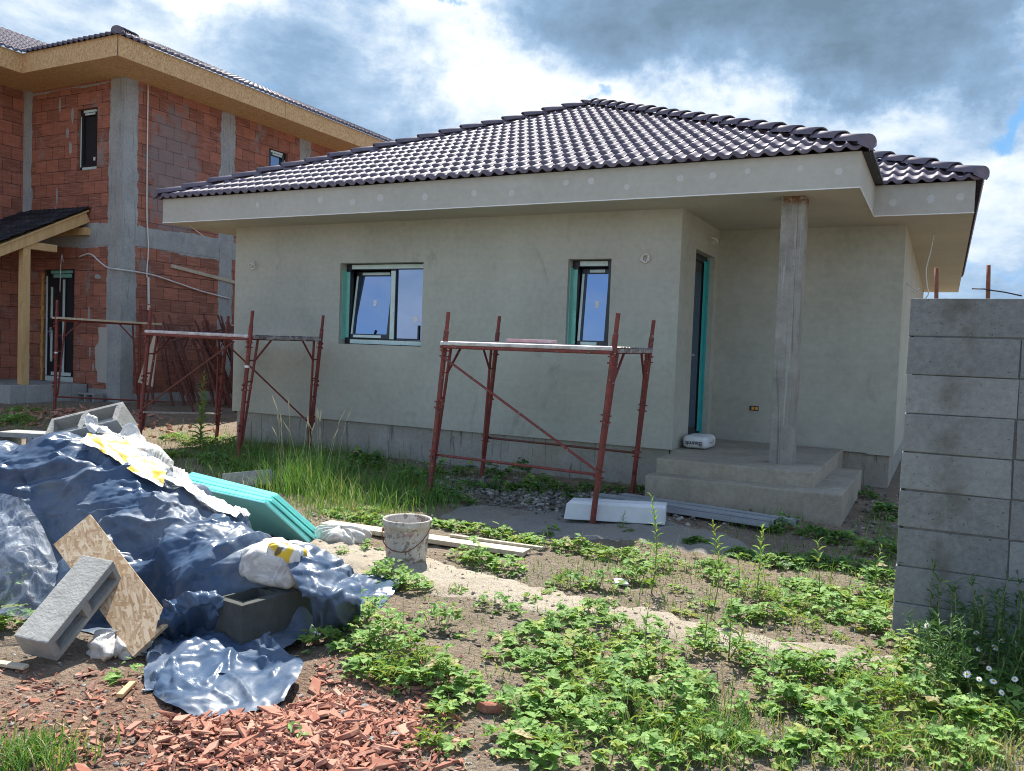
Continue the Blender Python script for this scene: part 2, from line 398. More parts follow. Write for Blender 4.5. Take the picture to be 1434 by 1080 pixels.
def soil_mat():
    k = N('dry_soil'); o = k.tc()
    big = k.noise(.55, 5, .6); mid = k.noise(4.2, 6, .65); fine = k.noise(48, 5, .7)
    col = k.ramp(k.math('ADD', k.math('MULTIPLY', mid, .5), k.math('MULTIPLY', fine, .5)), (.34, (.165,.122,.086)), (.52, (.30,.232,.168)), (.68, (.44,.355,.265)))
    col = k.mix(k.math('MULTIPLY', k.step(big, .46, .62), .5), col, k.ramp(fine, (.3, (.15,.13,.10)), (.7, (.34,.30,.24))))
    # brick dust reddens the near left corner
    s = k.sep(o)
    dx = k.math('ADD', s[0], 2.6); dy = k.math('SUBTRACT', s[1], 2.05)
    d = k.math('SQRT', k.math('ADD', k.math('MULTIPLY', dx, dx), k.math('MULTIPLY', dy, dy)))
    red = k.math('MULTIPLY', k.math('SUBTRACT', 1, k.step(k.math('ADD', d, k.math('MULTIPLY', k.noise(3, 5), .9)), .8, 1.7)), .6)
    col = k.mix(red, col, k.ramp(fine, (.3, (.20,.085,.055)), (.7, (.38,.19,.13))))
    spk = k.noise(120, 4, .7); col = k.mix(k.math('MULTIPLY', k.step(spk, .54, .66), .65), col, c4(.48,.41,.32)); col = k.mix(k.math('MULTIPLY', k.step(spk, .45, .35), .6), col, c4(.09,.068,.048))
    gr = k.vor(34, 'F1', k.mix(.05, o, k.noise(20, 2, .5, None, 0, 1)))
    h = k.math('ADD', k.math('MULTIPLY', mid, 1.6), k.math('ADD', k.math('MULTIPLY', fine, 1.3), k.math('ADD', k.math('MULTIPLY', spk, .7), k.math('MULTIPLY', gr, -.8))))
    return k.fin(col, .96, k.bump(h, 1.0, .028), spec=.15)
M['soil'] = soil_mat()
def cpath(name, c1, c2, soil):
    k = N(name)
    n = k.math('ADD', k.math('MULTIPLY', k.noise(3, 6, .65), .55), k.math('MULTIPLY', k.noise(60, 5, .7), .45))
    col = k.ramp(n, (.34, c1), (.66, c2))
    col = k.mix(k.math('MULTIPLY', k.step(k.noise(1.5, 6, .7), .45, .62), soil), col, k.ramp(k.noise(60, 4), (.3, (.19,.145,.10)), (.7, (.36,.285,.21))))
    spk = k.noise(140, 4, .7); col = k.mix(k.math('MULTIPLY', k.step(spk, .56, .66), .5), col, c4(c2[0]*1.25,c2[1]*1.25,c2[2]*1.25)); col = k.mix(k.math('MULTIPLY', k.step(spk, .45, .36), .6), col, c4(c1[0]*.5,c1[1]*.5,c1[2]*.5))
    return k.fin(col, .95, k.bump(k.math('ADD', k.noise(90, 5, .7), k.math('MULTIPLY', k.noise(12, 5, .65), 1.6)), 1.0, .022), spec=.15)
M['path'] = cpath('cement_path', (.37,.32,.25), (.58,.51,.41), .5)
M['pad'] = cpath('cement_pad', (.23,.22,.195), (.38,.365,.33), .5)
def shard_mat():
    k = N('brick_shard_clay'); r = k.orand(); isl = k.rand()
    t = k.math('FRACT', k.math('ADD', r, isl))
    col = k.ramp(t, (.0, (.25,.10,.068)), (.5, (.36,.162,.112)), (1, (.47,.265,.195)))
    col = k.mix(k.math('MULTIPLY', k.step(k.noise(22, 5, .65), .45, .66), .55), col, c4(.36,.25,.18))
    return k.fin(col, .93, k.bump(k.noise(90, 4, .6), .5, .005), spec=.15)
M['shard'] = shard_mat()
M['stone'] = None
def stone_mat():
    k = N('grey_gravel'); isl = k.rand()
    col = k.ramp(isl, (.0, (.085,.08,.07)), (.6, (.19,.18,.16)), (1, (.36,.34,.31)))
    return k.fin(col, .9, k.bump(k.noise(60, 4), .4, .005), spec=.2)
M['stone'] = stone_mat()
def leaf_mat(name, c1, c2, c3, trans=.35):
    k = N(name); isl = k.rand()
    col = k.ramp(k.math('ADD', k.math('MULTIPLY', isl, .75), k.math('MULTIPLY', k.noise(2.2, 3), .35)), (.15, c1), (.55, c2), (.92, c3))
    m = k.fin(col, .58, k.bump(k.noise(110, 3), .6, .006), spec=.3)
    tr = k.n('ShaderNodeBsdfTranslucent'); k.l(k.mix(.5, col, c4(c3[0]*1.3, c3[1]*1.3, c3[2]*.5)), tr.inputs[0])
    mx = k.n('ShaderNodeMixShader'); mx.inputs[0].default_value = trans
    k.l(k.b.outputs[0], mx.inputs[1]); k.l(tr.outputs[0], mx.inputs[2]); k.l(mx.outputs[0], k.out.inputs[0])
    return m
M['leaf'] = leaf_mat('weed_leaf', (.078,.175,.034), (.165,.31,.068), (.28,.43,.125))
M['leaf_y'] = leaf_mat('yellow_green_leaf', (.16,.23,.04), (.24,.32,.06), (.34,.38,.10))
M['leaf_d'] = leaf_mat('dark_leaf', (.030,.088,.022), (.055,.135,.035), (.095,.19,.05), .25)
M['grass'] = leaf_mat('green_grass', (.045,.135,.020), (.080,.205,.032), (.15,.29,.055), .3)
M['straw'] = leaf_mat('dry_grass', (.24,.20,.09), (.34,.29,.14), (.42,.37,.2), .3)
M['stem'] = simple('green_stem', (.11,.16,.04), (.19,.22,.07), 30, .6, 60, 0)
M['stem_dry'] = simple('pale_stem', (.32,.27,.16), (.45,.39,.25), 30, .7, 60, 0)
M['petal'] = simple('white_petal', (.72,.72,.70), (.80,.80,.78), 60, .6, 60, 0)
M['pollen'] = simple('yellow_pollen', (.55,.36,.03), (.65,.45,.05), 90, .8, 120, .3)
M['orange'] = simple('orange_plastic', (.62,.24,.03), (.70,.30,.05), 20, .5, 60, 0)
M['green_pl'] = simple('green_plastic', (.03,.25,.10), (.05,.33,.14), 20, .5, 40, .2)
M['pu'] = simple('yellow_pu_foam', (.42,.26,.05), (.55,.36,.09), 14, .8, 40, .6)
# ------------------------------------------------------------------ camera
cam = bpy.data.cameras.new('camera'); co = bpy.data.objects.new('camera', cam); COL.objects.link(co)
cam.sensor_width = 36; cam.lens = 36*1177/1434; cam.clip_end = 2000; cam.clip_start = .05
r_, u_, f_ = V(.88869423,.45699504,.03712264), V(-.05227743,.02055739,.99842099), V(-.4555103,.88923165,-.04215976)
co.matrix_world = Matrix(((r_.x,u_.x,-f_.x,0),(r_.y,u_.y,-f_.y,0),(r_.z,u_.z,-f_.z,1.5),(0,0,0,1)))
SC.camera = co
# ------------------------------------------------------------------ sun and sky
S = V(-.30,.60,1.0).normalized(); EL = math.asin(S.z); AZ = math.atan2(S.x, S.y)
sl = bpy.data.lights.new('sun', 'SUN'); sl.energy = 5.0; sl.angle = R(.55); sl.color = (1,.955,.88)
so = bpy.data.objects.new('sun', sl); COL.objects.link(so); so.rotation_euler = S.to_track_quat('Z','Y').to_euler(); so.location = (-8,16,26)
W = bpy.data.worlds.new('World'); SC.world = W; W.use_nodes = True
class NW(N):
    def __init__(s, tree): s.t = tree; s._tc = None
w = NW(W.node_tree); bg = W.node_tree.nodes['Background']
sky = w.n('ShaderNodeTexSky', sky_type='NISHITA'); sky.sun_disc = False; sky.sun_elevation = EL; sky.sun_rotation = AZ
sky.air_density = 1.0; sky.dust_density = .6; sky.ozone_density = 1.5
d = w.tc('Generated'); x, y, z = w.sep(d)
az = w.math('MULTIPLY', w.math('ARCTAN2', x, y), 57.29578); el = w.math('MULTIPLY', w.math('ARCSINE', z), 57.29578)
wx, wy, wz = w.sep(w.noise(6.5, 9, .62, d, 0, 1))
waz = w.math('ADD', az, w.math('MULTIPLY', w.math('SUBTRACT', wx, .5), 22)); wel = w.math('ADD', el, w.math('MULTIPLY', w.math('SUBTRACT', wy, .5), 13))
def blob(a, e, sa, se, amp):
    p = w.math('DIVIDE', w.math('SUBTRACT', waz, a), sa); q = w.math('DIVIDE', w.math('SUBTRACT', wel, e), se)
    return w.math('MULTIPLY', w.math('EXPONENT', w.math('MULTIPLY', w.math('ADD', w.math('MULTIPLY', p, p), w.math('MULTIPLY', q, q)), -1)), amp)
m = w.math('ADD', .49, w.math('MULTIPLY', w.math('SUBTRACT', w.noise(8, 12, .64, w.map(d, (1,1,1.9)), .15), .5), 1.25))
for b in ((-9,22,13,4.6,-.46), (-2,18.6,8,2.4,-.26), (-21,21,7,2.8,-.26), (-31,19.5,4.0,5,.36), (-29,15,5,3,.34), (-34,22,4,2.0,.3), (-18,15.6,7,1.7,.34), (-7,14.0,7,2.3,.40), (3,11.5,5,3.0,.30), (2,7,5,2.5,.22), (-41,16,6.5,4,-.08), (-38,12.5,5,2.6,-.06), (-48,21.5,5,1.3,.42), (-57,16,9,5,.04), (-50,19,7,4,.10), (-6,21,9,3.4,-.14), (4,18,3,1.6,.34)):
    m = w.math('ADD', m, blob(*b))
m = w.math('MULTIPLY_ADD', m, .78, .14)
ccol = w.ramp(m, (.0, (.085,.130,.18)), (.40, (.14,.215,.315)), (.56, (.215,.295,.40)), (.73, (.37,.425,.48)), (.92, (.53,.54,.55)))
gap = w.math('ADD', blob(2.6,14.9,1.7,1.3,1.0), w.math('ADD', blob(-31.5,22.3,1.4,.8,.9), w.math('ADD', blob(-23,15.5,1.6,1.0,.75), w.math('ADD', w.math('ADD', blob(3,5.5,2.5,1.0,.6), blob(-45,14,3,1.4,.55)), blob(-14,14.6,1.3,.7,.5)))))
gap = w.math('MULTIPLY', w.step(gap, .25, .95), .9)
front = w.mix(gap, ccol, c4(.11,.25,.45))
# behind the viewer: open blue sky with low fair-weather cloud
nsky = w.n('ShaderNodeVectorMath', operation='SCALE'); w.l(sky.outputs[0], nsky.inputs[0]); nsky.inputs['Scale'].default_value = .13
bcl = w.step(w.math('ADD', w.noise(3.6, 8, .58, w.map(d, (1,1,2.6), (2.3,.7,.2)), .2), w.math('MULTIPLY', w.step(el, 14, 1), .12)), .45, .68)
bcol = w.mix(w.noise(7, 6, .6, w.map(d, (1,1,2.2))), c4(.22,.29,.42), c4(.85,.84,.83))
back = w.mix(w.math('MULTIPLY', bcl, .85), w.mix(w.math('MULTIPLY', w.step(el, 16, 2), .75), nsky.outputs[0], c4(.19,.26,.39)), bcol)
ff = w.step(y, -.12, .38)
w.l(w.mix(ff, back, front), bg.inputs[0]); bg.inputs[1].default_value = 1.0
SC.view_settings.view_transform = 'Standard'; SC.view_settings.look = 'None'; SC.view_settings.exposure = 1.13; SC.view_settings.gamma = 1
SC.view_settings.use_curve_mapping = False
SC.render.engine = 'CYCLES'
SC.cycles.max_bounces = 8; SC.cycles.transparent_max_bounces = 12; SC.cycles.use_denoising = True; SC.cycles.filter_width = 1.05
# ------------------------------------------------------------------ ground
def nz(x, y, s, k=0): return noise.noise(V(x*s, y*s, k))
def ss(a, b, t):
    t = max(0, min(1, (t-a)/(b-a))); return t*t*(3-2*t)
def gz(x, y):
    near = (1-ss(9, 16, abs(y-4)))*(1-ss(8, 16, abs(x+4)))
    h = (.030*nz(x, y, .8)+.020*nz(x, y, 2.3, 4)+.016*nz(x, y, 6, 7)+.010*nz(x, y, 13, 2)+.006*abs(nz(x, y, 8, 9)))*near
    h += .16*ss(-10.6, -13, x)*ss(6.5, 9, y)*(1-ss(30, 60, -x))          # site rises a little towards the brick house
    h += .05*math.exp(-((x+2.35)**2+(y-3.35)**2)/.25)                      # low hump of soil between the weeds
    # keep feet of house and steps tidy
    return h
def lines(a, b, step, far):
    out = []; t = a
    while t <= b+1e-6: out.append(t); t += step
    d_ = step
    t = a
    while t > -far: d_ *= 1.35; t -= d_; out.insert(0, t)
    d_ = step; t = b
    while t < far: d_ *= 1.35; t += d_; out.append(t)
    return out
xs = lines(-9, 1.6, .055, 420); ys = lines(1.2, 8.6, .055, 420)
g = MB(); g.v = [(x, y, gz(x, y)) for y in ys for x in xs]; nx = len(xs)
g.f = [[j*nx+i, j*nx+i+1, (j+1)*nx+i+1, (j+1)*nx+i] for j in range(len(ys)-1) for i in range(nx-1)]; g.m = [0]*len(g.f)
tag(g.build('ground', M['soil'], smooth=True, uv=False), kind='structure')
def inpoly(x, y, P):
    c = False; j = len(P)-1
    for i in range(len(P)):
        if (P[i][1] > y) != (P[j][1] > y) and x < (P[j][0]-P[i][0])*(y-P[i][1])/(P[j][1]-P[i][1])+P[i][0]: c = not c
        j = i
    return c
def edged(x, y, P):
    m_ = 9
    for i in range(len(P)):
        a = V(*P[i], 0); b = V(*P[(i+1) % len(P)], 0); p = V(x, y, 0); t = max(0, min(1, (p-a).dot(b-a)/(b-a).length_squared))
        m_ = min(m_, (a+(b-a)*t-p).length)
    return m_ if inpoly(x, y, P) else -m_
def sheet(name, P, mat, hgt, step=.03):
    x0 = min(p[0] for p in P)-.2; x1 = max(p[0] for p in P)+.2; y0 = min(p[1] for p in P)-.2; y1 = max(p[1] for p in P)+.2
    mb = MB(); idx = {}; H = {}
    ni = int((x1-x0)/step); nj = int((y1-y0)/step)
    for j in range(nj+1):
        for i in range(ni+1):
            x = x0+i*step; y = y0+j*step
            e = edged(x, y, P)+.10*nz(x, y, 3.5, 11)+.06*nz(x, y, 11, 12)
            if e > -.06:
                idx[i, j] = len(mb.v); mb.v.append((x, y, gz(x, y)-.012+(hgt+.012)*ss(-.03, .06, e)+.004*nz(x, y, 9, 5)))
    for j in range(nj):
        for i in range(ni):
            q = [(i, j), (i+1, j), (i+1, j+1), (i, j+1)]
            if all(a in idx for a in q): mb.f.append([idx[a] for a in q]); mb.m.append(0)
    return tag(mb.build(name, mat, smooth=True, uv=False), kind='structure')
sheet('path', [(-4.9,5.35),(-4.1,4.78),(-3.38,4.45),(-2.73,4.31),(-2.23,4.28),(-1.5,4.32),(-.97,4.27),(-.3,4.38),(.5,4.35),(.5,4.72),(-.29,4.68),(-1.06,4.65),(-1.97,4.76),(-2.56,4.86),(-3.1,4.98),(-4.2,5.1)], M['path'], .016)
sheet('cement_patch', [(-3.9,6.35),(-3.4,6.2),(-2.9,6.2),(-2.31,6.35),(-1.6,6.35),(-1.12,6.6),(-1.5,7.1),(-2.29,7.3),(-3.29,7.3),(-4.0,7.0)], M['pad'], .02)
# ------------------------------------------------------------------ roof tiles
def tiles(e0, e1, up, slope, L, clips, name, mat, parent, expo=.32, wav=.15, lift=.028, amp=.024, seg=8, mb=None):
    """wavy tile courses from eave e0->e1 (3D), up = horizontal unit vector up the slope"""
    e0 = Vector(e0); e1 = Vector(e1); W_ = (e1-e0).length; e = (e1-e0)/W_
    s = (Vector(up)+V(0,0,slope)).normalized(); n = e.cross(s); n = n if n.z > 0 else -n
    nu = int(W_/wav*seg); vs = []; fs = []
    k = 0; rng = random.Random(5)
    while k*expo < L:
        v0 = k*expo; v1 = v0+expo+.03; b = len(vs)
        off = 0
        for row, (v, h) in enumerate(((v0, -.006), (v0, lift), (v0+expo*.5, lift*.55), (v1, .004))):
            for i in range(nu+1):
                u = W_*i/nu
                ph = 2*math.pi*((u+off)/wav)
                c = math.cos(ph); prof = amp*(c*.75+.22*math.cos(2*ph))   # rounded crest, flatter trough
                t = rng.uniform(-.002, .002) if row == 1 else 0
                vs.append(e0+e*u+s*v+n*(h+(prof if row else prof-.0)+t))
        for row in range(3):
            for i in range(nu):
                a = b+row*(nu+1)+i; fs.append((a, a+1, a+nu+2, a+nu+1))
        k += 1
    me = bpy.data.meshes.new(name); me.from_pydata(vs, [], fs)
    bm = bmesh.new(); bm.from_mesh(me)
    for (p, nn) in clips:   # keep the side the normal points to
        bmesh.ops.bisect_plane(bm, geom=bm.verts[:]+bm.edges[:]+bm.faces[:], plane_co=p, plane_no=nn, clear_inner=True)
    bm.normal_update()
    m2 = mb if mb is not None else MB()
    bm.verts.index_update()
    m2.add([v.co for v in bm.verts], [[v.index for v in f.verts] for f in bm.faces])
    bm.free(); bpy.data.meshes.remove(me)
    if mb is None:
        o = m2.build(name, mat, parent, smooth=True, uv=False)
        return o
def hipcaps(mb, p, q, r=.10, L=.40, step=.36, endcap=True):
    """rounded hip tiles laid from p (low) to q (high)"""
    p = Vector(p); q = Vector(q); D = q-p; T = D.length; d = D/T; side = d.cross(V(0,0,1)).normalized(); nn = side.cross(d)
    k = 0; rng = random.Random(7)
    while k*step < T-.05:
        a = p+d*(k*step); b = p+d*min(k*step+L, T+.02); j = rng.uniform(-.006, .006)
        vs = []
        for (c, rr, h) in ((a, r*1.10, .016), (a, r*1.04, .034), (b, r*.92, .006)):
            for i in range(11):
                w_ = math.pi*i/10; vs.append(c+side*(rr*math.cos(w_))+nn*(rr*.80*math.sin(w_)-.035+h+j))
        fs = []
        for r_i in range(2):
            for i in range(10): fs.append((r_i*11+i, r_i*11+i+1, (r_i+1)*11+i+1, (r_i+1)*11+i))
        if k == 0 and endcap:
            n0 = len(vs); vs.append(a-d*.09-nn*.06)
            for i in range(10): fs.append((i+1, i, n0))
        mb.add(vs, fs); k += 1
# ------------------------------------------------------------------ plastered house
H = empty('plastered_house', (-5.5, 9.25, 0), 'single storey house in bare grey plaster under a dark glazed tile roof', 'house')
WY = 9.25
w1 = MB()
WH = 3.152
hole1 = (-7.46+9.42, -6.10+9.42, 1.50, 2.605); hole2 = (-4.045+9.42, -3.50+9.42, 1.50, 2.605)
wall(w1, (-9.42, WY, 0), (1,0,0), (0,-1,0), 6.74, WH, (hole1, hole2), .3, z0=.44)
w1.build('front_wall', M['plaster'], H)
w2 = MB(); wall(w2, (-2.68, WY+.0005, 0), (0,1,0), (1,0,0), 1.75, WH, ((.64, 1.56, .44, 2.78),), .3, z0=.44)
w2.v = [(p[0]-.0005, p[1], p[2]) for p in w2.v]
w2.build('porch_side_wall', M['plaster'], H)
w3 = MB(); wall(w3, (-2.68, 11.0, 0), (1,0,0), (0,-1,0), 2.2, WH, (), .3, z0=.415); w3.build('porch_back_wall', M['plaster'], H)
w4 = MB(); wall(w4, (-.481, 11.001, 0), (0,1,0), (1,0,0), 9.5, WH, (), .3, z0=.40); w4.build('side_wall', M['plaster'], H)
w5 = MB(); wall(w5, (-9.42, 20.5, 0), (0,-1,0), (-1,0,0), 11.249, WH, (), .3, z0=.44); w5.build('side_wall', M['plaster'], H)
w6 = MB(); wall(w6, (-.481, 20.501, 0), (-1,0,0), (0,1,0), 8.939, WH, (), .3, z0=.44); w6.build('back_wall', M['plaster'], H)
pl = MB(); pl.prism([(-9.37,9.30),(-2.73,9.30),(-2.73,11.05),(-.53,11.05),(-.53,20.45),(-9.37,20.45)], -.4, .4395)
pl.build('plinth', M['plinth'], H)
# eaves box
E_ = [(-10.15,8.55),(-.79,8.55),(-.79,10.27),(.20,10.27),(.20,21.2),(-10.15,21.2)]
fa = MB(); n = len(E_); z0, z1 = 3.15, 3.487
fa.add([(x, y, z0) for x, y in E_]+[(x, y, z1) for x, y in E_], [tuple(range(n, 2*n))]+[(i, (i+1) % n, n+(i+1) % n, n+i) for i in range(n)], 0)
fa.add([(x, y, z0) for x, y in E_], [tuple(range(n-1, -1, -1))], 1)
rng = random.Random(3)
for x in (-8.3,-7.25,-6.75,-6.35,-5.62,-4.95,-4.45,-3.85,-3.5,-3.05,-2.55,-2.2,-1.86,-1.35,-.95):
    x += rng.uniform(-.05,.05); zc = 3.32+rng.uniform(-.05,.05); r0 = rng.uniform(.028,.044)
    fa.add([(x+r0*rng.uniform(.85,1.15)*math.cos(a*.5236), 8.548, zc+r0*rng.uniform(.85,1.2)*math.sin(a*.5236)) for a in range(12)], [tuple(range(12))], 2)
for x in (-.6,-.22,.06):
    zc = 3.3+rng.uniform(-.03,.05)
    fa.add([(x+.04*rng.uniform(.85,1.15)*math.cos(a*.5236), 10.268, zc+.042*rng.uniform(.85,1.2)*math.sin(a*.5236)) for a in range(12)], [tuple(range(12))], 2)
eo = fa.build('eaves', [M['fascia'], M['soffit'], M['filler']], H)
bd = MB(); bd.box(-10.153,-.787,8.544,8.556,3.143,3.153); bd.box(-.7935,-.784,8.5565,10.2635,3.143,3.153); bd.box(-.7835,.203,10.264,10.276,3.143,3.153)
bd.build('drip_bead', M['bead'], eo)
# roof
SL = .45; ZE = 3.50; ex0, ex1, ex2, ey0, ey1, ey2 = -10.22, -.72, .27, 8.48, 10.20, 21.27
rf = MB(); L = 5.9
q2 = math.sqrt(.5)
tiles((ex0,ey0,ZE), (ex1,ey0,ZE), (0,1,0), SL, L, [((ex0,ey0,0),(q2,-q2,0)), ((ex1,ey0,0),(-q2,-q2,0))], 'roof', None, None, mb=rf)
tiles((ex1,ey0,ZE), (ex1,ey2,ZE), (-1,0,0), SL, L, [((ex1,ey0,0),(q2,q2,0)), ((ex1,ey1,0),(-q2,-q2,0)), ((-5.47,0,0),(1,0,0))], 'roof', None, None, mb=rf)
tiles((ex0,ey1,ZE), (ex2,ey1,ZE), (0,1,0), SL, L, [((ex1,ey1,0),(q2,q2,0)), ((ex2,ey1,0),(-q2,-q2,0)), ((ex0,ey1,0),(q2,-q2,0)), ((0,0,5.63),(0,0,-1))], 'roof', None, None, mb=rf)
tiles((ex2,ey1,ZE), (ex2,ey2,ZE), (-1,0,0), SL, L, [((ex2,ey1,0),(q2,q2,0)), ((ex2,ey2,0),(q2,-q2,0)), ((-4.975,0,0),(1,0,0)), ((0,0,5.63),(0,0,-1))], 'roof', None, None, mb=rf, seg=5)
tiles((ex0,ey0,ZE), (ex0,ey2,ZE), (1,0,0), SL, L, [((ex0,ey0,0),(-q2,q2,0)), ((ex0,ey2,0),(-q2,-q2,0)), ((-4.975,0,0),(-1,0,0)), ((0,0,5.63),(0,0,-1))], 'roof', None, None, mb=rf, seg=5)
tiles((ex0,ey2,ZE), (ex2,ey2,ZE), (0,-1,0), SL, L, [((ex0,ey2,0),(q2,q2,0)), ((ex2,ey2,0),(-q2,q2,0))], 'roof', None, None, mb=rf, seg=5)
ro = rf.build('roof', M['tile'], H, smooth=True, uv=False)
up = .05
def hip(*a, par=None, **k):
    hc = MB(); hipcaps(hc, *a, **k); return hc.build('hip_cap', M['tile'], par, smooth=True, uv=False)
apx = (-5.47, ey0+4.75, ZE+SL*4.75+up)
hip((ex0+.02,ey0+.02,ZE+up), apx, par=ro); hip((ex1-.02,ey0+.02,ZE+up), apx, par=ro)
hip((ex2-.02,ey1+.02,ZE+up), (ex2-4.72,ey1+4.72,ZE+SL*4.72+up), par=ro)

# flashing strip in the return eave
fl = MB(); fl.box(-.83,-.70,8.62,10.2,3.4875,3.50); fl.build('eave_comb', M['black'], ro)
# steps and landing
st = MB(); st.box(-2.63,-.765,8.16,9.28,-.3,.29); st.box(-1.06,-.766,9.2805,10.28,-.3,.2895); st.build('lower_step', M['step'], H, bevel=.012)
st = MB(); st.box(-2.60,-1.04,8.41,10.2,.1,.44); st.box(-2.72,-1.042,9.301,10.99,.1,.4385); st.build('landing', M['step'], H, bevel=.012)
po = MB(); po.box(-1.545,-1.315,8.84,9.07,.42,3.15); po.build('porch_post', M['post'], H, bevel=.008)
# small fittings
bx = MB(); bx.box(-2.19,-2.08,10.985,10.999,.84,.90); bo = bx.build('cable_box', M['black'], H)
bx = MB()
for i in range(2): bx.box(-2.165+i*.045,-2.13+i*.045,10.978,10.9845,.852,.888)
bx.build('junction_insert', M['orange'], bo)
def wire(pts, r=.006, parent=H, mat='cable', name='cable', n=6):
    mb = MB(); P = [Vector(p) for p in pts]; out = []
    for i in range(len(P)-1):
        p0 = P[max(i-1,0)]; p1 = P[i]; p2 = P[i+1]; p3 = P[min(i+2,len(P)-1)]
        for t in range(5):
            t /= 5; out.append(.5*((2*p1)+(p2-p0)*t+(2*p0-5*p1+4*p2-p3)*t*t+(3*p1-p0-3*p2+p3)*t**3))
    out.append(P[-1]); mb.tube(out, r, n)
    return mb.build(name, M[mat], parent, smooth=True, uv=False)
ring = []
for i in range(26):
    a = i*2*math.pi/9; rr = .042+.01*math.sin(i*1.7); ring.append((-3.085+rr*math.cos(a), 9.235-.0006*i+.006*math.sin(i*2.1), 2.60+rr*math.sin(a)))
wire(ring, .0075)
wire([(-9.03,9.25,2.66),(-9.01,9.2,2.64),(-9.03,9.19,2.60),(-9.09,9.2,2.57),(-9.11,9.21,2.61),(-9.05,9.2,2.62),(-8.98,9.19,2.58),(-9.02,9.21,2.55),(-9.08,9.2,2.545)], .007)
wire([(-2.68,10.35,2.98),(-2.62,10.33,2.97),(-2.56,10.36,2.94),(-2.57,10.42,2.90),(-2.62,10.4,2.93),(-2.55,10.38,2.97)], .007)
wire([(-.2,11.8,3.15),(-.22,11.78,2.95),(-.26,11.72,2.7),(-.24,11.7,2.5),(-.22,11.7,2.38),(-.30,11.66,2.28)], .008)
wire([(-.478,12.0,2.55),(-.42,11.98,2.5),(-.36,12.0,2.47),(-.34,12.03,2.49),(-.40,12.02,2.44),(-.32,12.0,2.43)], .009)
wire([(-9.9,8.8,3.15),(-9.75,8.83,3.05),(-9.68,8.9,2.98)], .006)
# windows ----------------------------------------------------------
def bars(mb, x0, x1, z0, z1, y0, y1, w_, mi=0):
    mb.box(x0, x0+w_, y0, y1, z0, z1, mi); mb.box(x1-w_, x1, y0, y1, z0, z1, mi)
    mb.box(x0+w_, x1-w_, y0, y1, z1-w_, z1, mi); mb.box(x0+w_, x1-w_, y0, y1, z0, z0+w_, mi)
def tilt(mb, hz, hy, a):
    c, s_ = math.cos(a), math.sin(a)
    mb.v = [(x, hy+(y-hy)*c+(z-hz)*s_, hz+(z-hz)*c-(y-hy)*s_) for x, y, z in mb.v]
def window(parent, X0, X1, Z0, Z1, Yw, mull, tiltang):
    fy = Yw+.13; w_ = .075
    fr = MB(); bars(fr, X0+.004, X1-.004, Z0+.004, Z1-.004, fy, fy+.07, w_)
    if mull: fr.box(mull-.042, mull+.042, fy-.001, fy+.069, Z0+w_+.004, Z1-w_-.004)
    fo = fr.build('window', M['anth'], parent, bevel=.004)
    def fm(a, b, c, d_, y=fy, mat='film_w', dep=.004, t=0, nm='film'):
        m_ = MB(); m_.box(a, b, y-dep, y-.001, c, d_)
        if t: tilt(m_, Z0+.09, fy+.02, t)
        return m_.build(nm, M[mat], fo)
    zb = Z1-.012
    fm(X0+.10, X1-.01 if mull else X1-.09, Z1-.068, zb, mat='film_w')
    fm(X0+.10, X1-.03 if mull else X1-.09, Z0+.010, Z0+.066, mat='film_w')
    fm(X0+.016, X0+.072, Z0+.09, Z1-.11, mat='film_g')
    gp = MB(); gp.box(X0+.003, X0+.0035+.012, Yw+.045, fy-.004, Z0+.06, Z1-.09); gp.build('film', M['film_g'], fo)
    if mull: fm(mull-.034, mull+.036, Z0+.085, Z1-.10, mat='film_w', dep=.006)
    sx1 = mull-.02 if mull else X1-.03
    sa = MB(); bars(sa, X0+.085, sx1-.02, Z0+.085, Z1-.085, fy+.012, fy+.075, .062); tilt(sa, Z0+.09, fy+.02, tiltang)
    sh = sa.build('sash', M['anth'], fo, bevel=.004)
    m_ = MB(); m_.box(X0+.145, sx1-.08, fy+.03, fy+.04, Z0+.145, Z1-.145); tilt(m_, Z0+.09, fy+.02, tiltang); m_.build('pane', M['glass'], fo)
    fm(X0+.095, X0+.125, Z0+.14, Z1-.15, y=fy+.012, t=tiltang); fm(X0+.19, sx1-.13, Z1-.135, Z1-.10, y=fy+.012, t=tiltang); fm(X0+.14, sx1-.17, Z0+.095, Z0+.13, y=fy+.012, t=tiltang)
    cx = (X0+.145+sx1-.08)/2+.02; cz = Z0+.53*(Z1-Z0)
    m_ = MB(); m_.box(cx-.028, cx+.022, fy+.0275, fy+.0295, cz-.045, cz+.04); tilt(m_, Z0+.09, fy+.02, tiltang); m_.build('sticker', M['paper'], fo)
    if mull:
        m_ = MB(); m_.box(mull+.045, X1-.078, fy+.03, fy+.04, Z0+.078, Z1-.078); m_.build('pane', M['glass'], fo)
        m_ = MB(); c = V(mull+.36, fy+.0285, Z0+.36); m_.obox(c, V(.033,0,.018), V(0,.001,0), V(-.02,0,.036)); m_.build('sticker', M['paper'], fo)
        m_ = MB(); m_.box(mull+.06, X1-.13, fy+.012, fy+.0285, Z0+.081, Z0+.10); m_.box(X1-.155, X1-.13, fy+.012, fy+.0286, Z0+.101, Z0+.28); m_.build('black_strip', M['black'], fo)  # thin black L-shaped strip along the lower right of the pane
    return fo
window(H, -7.46, -6.10, 1.50, 2.605, WY, -6.66, R(7.5))
window(H, -4.045, -3.50, 1.50, 2.605, WY, None, R(5.5))
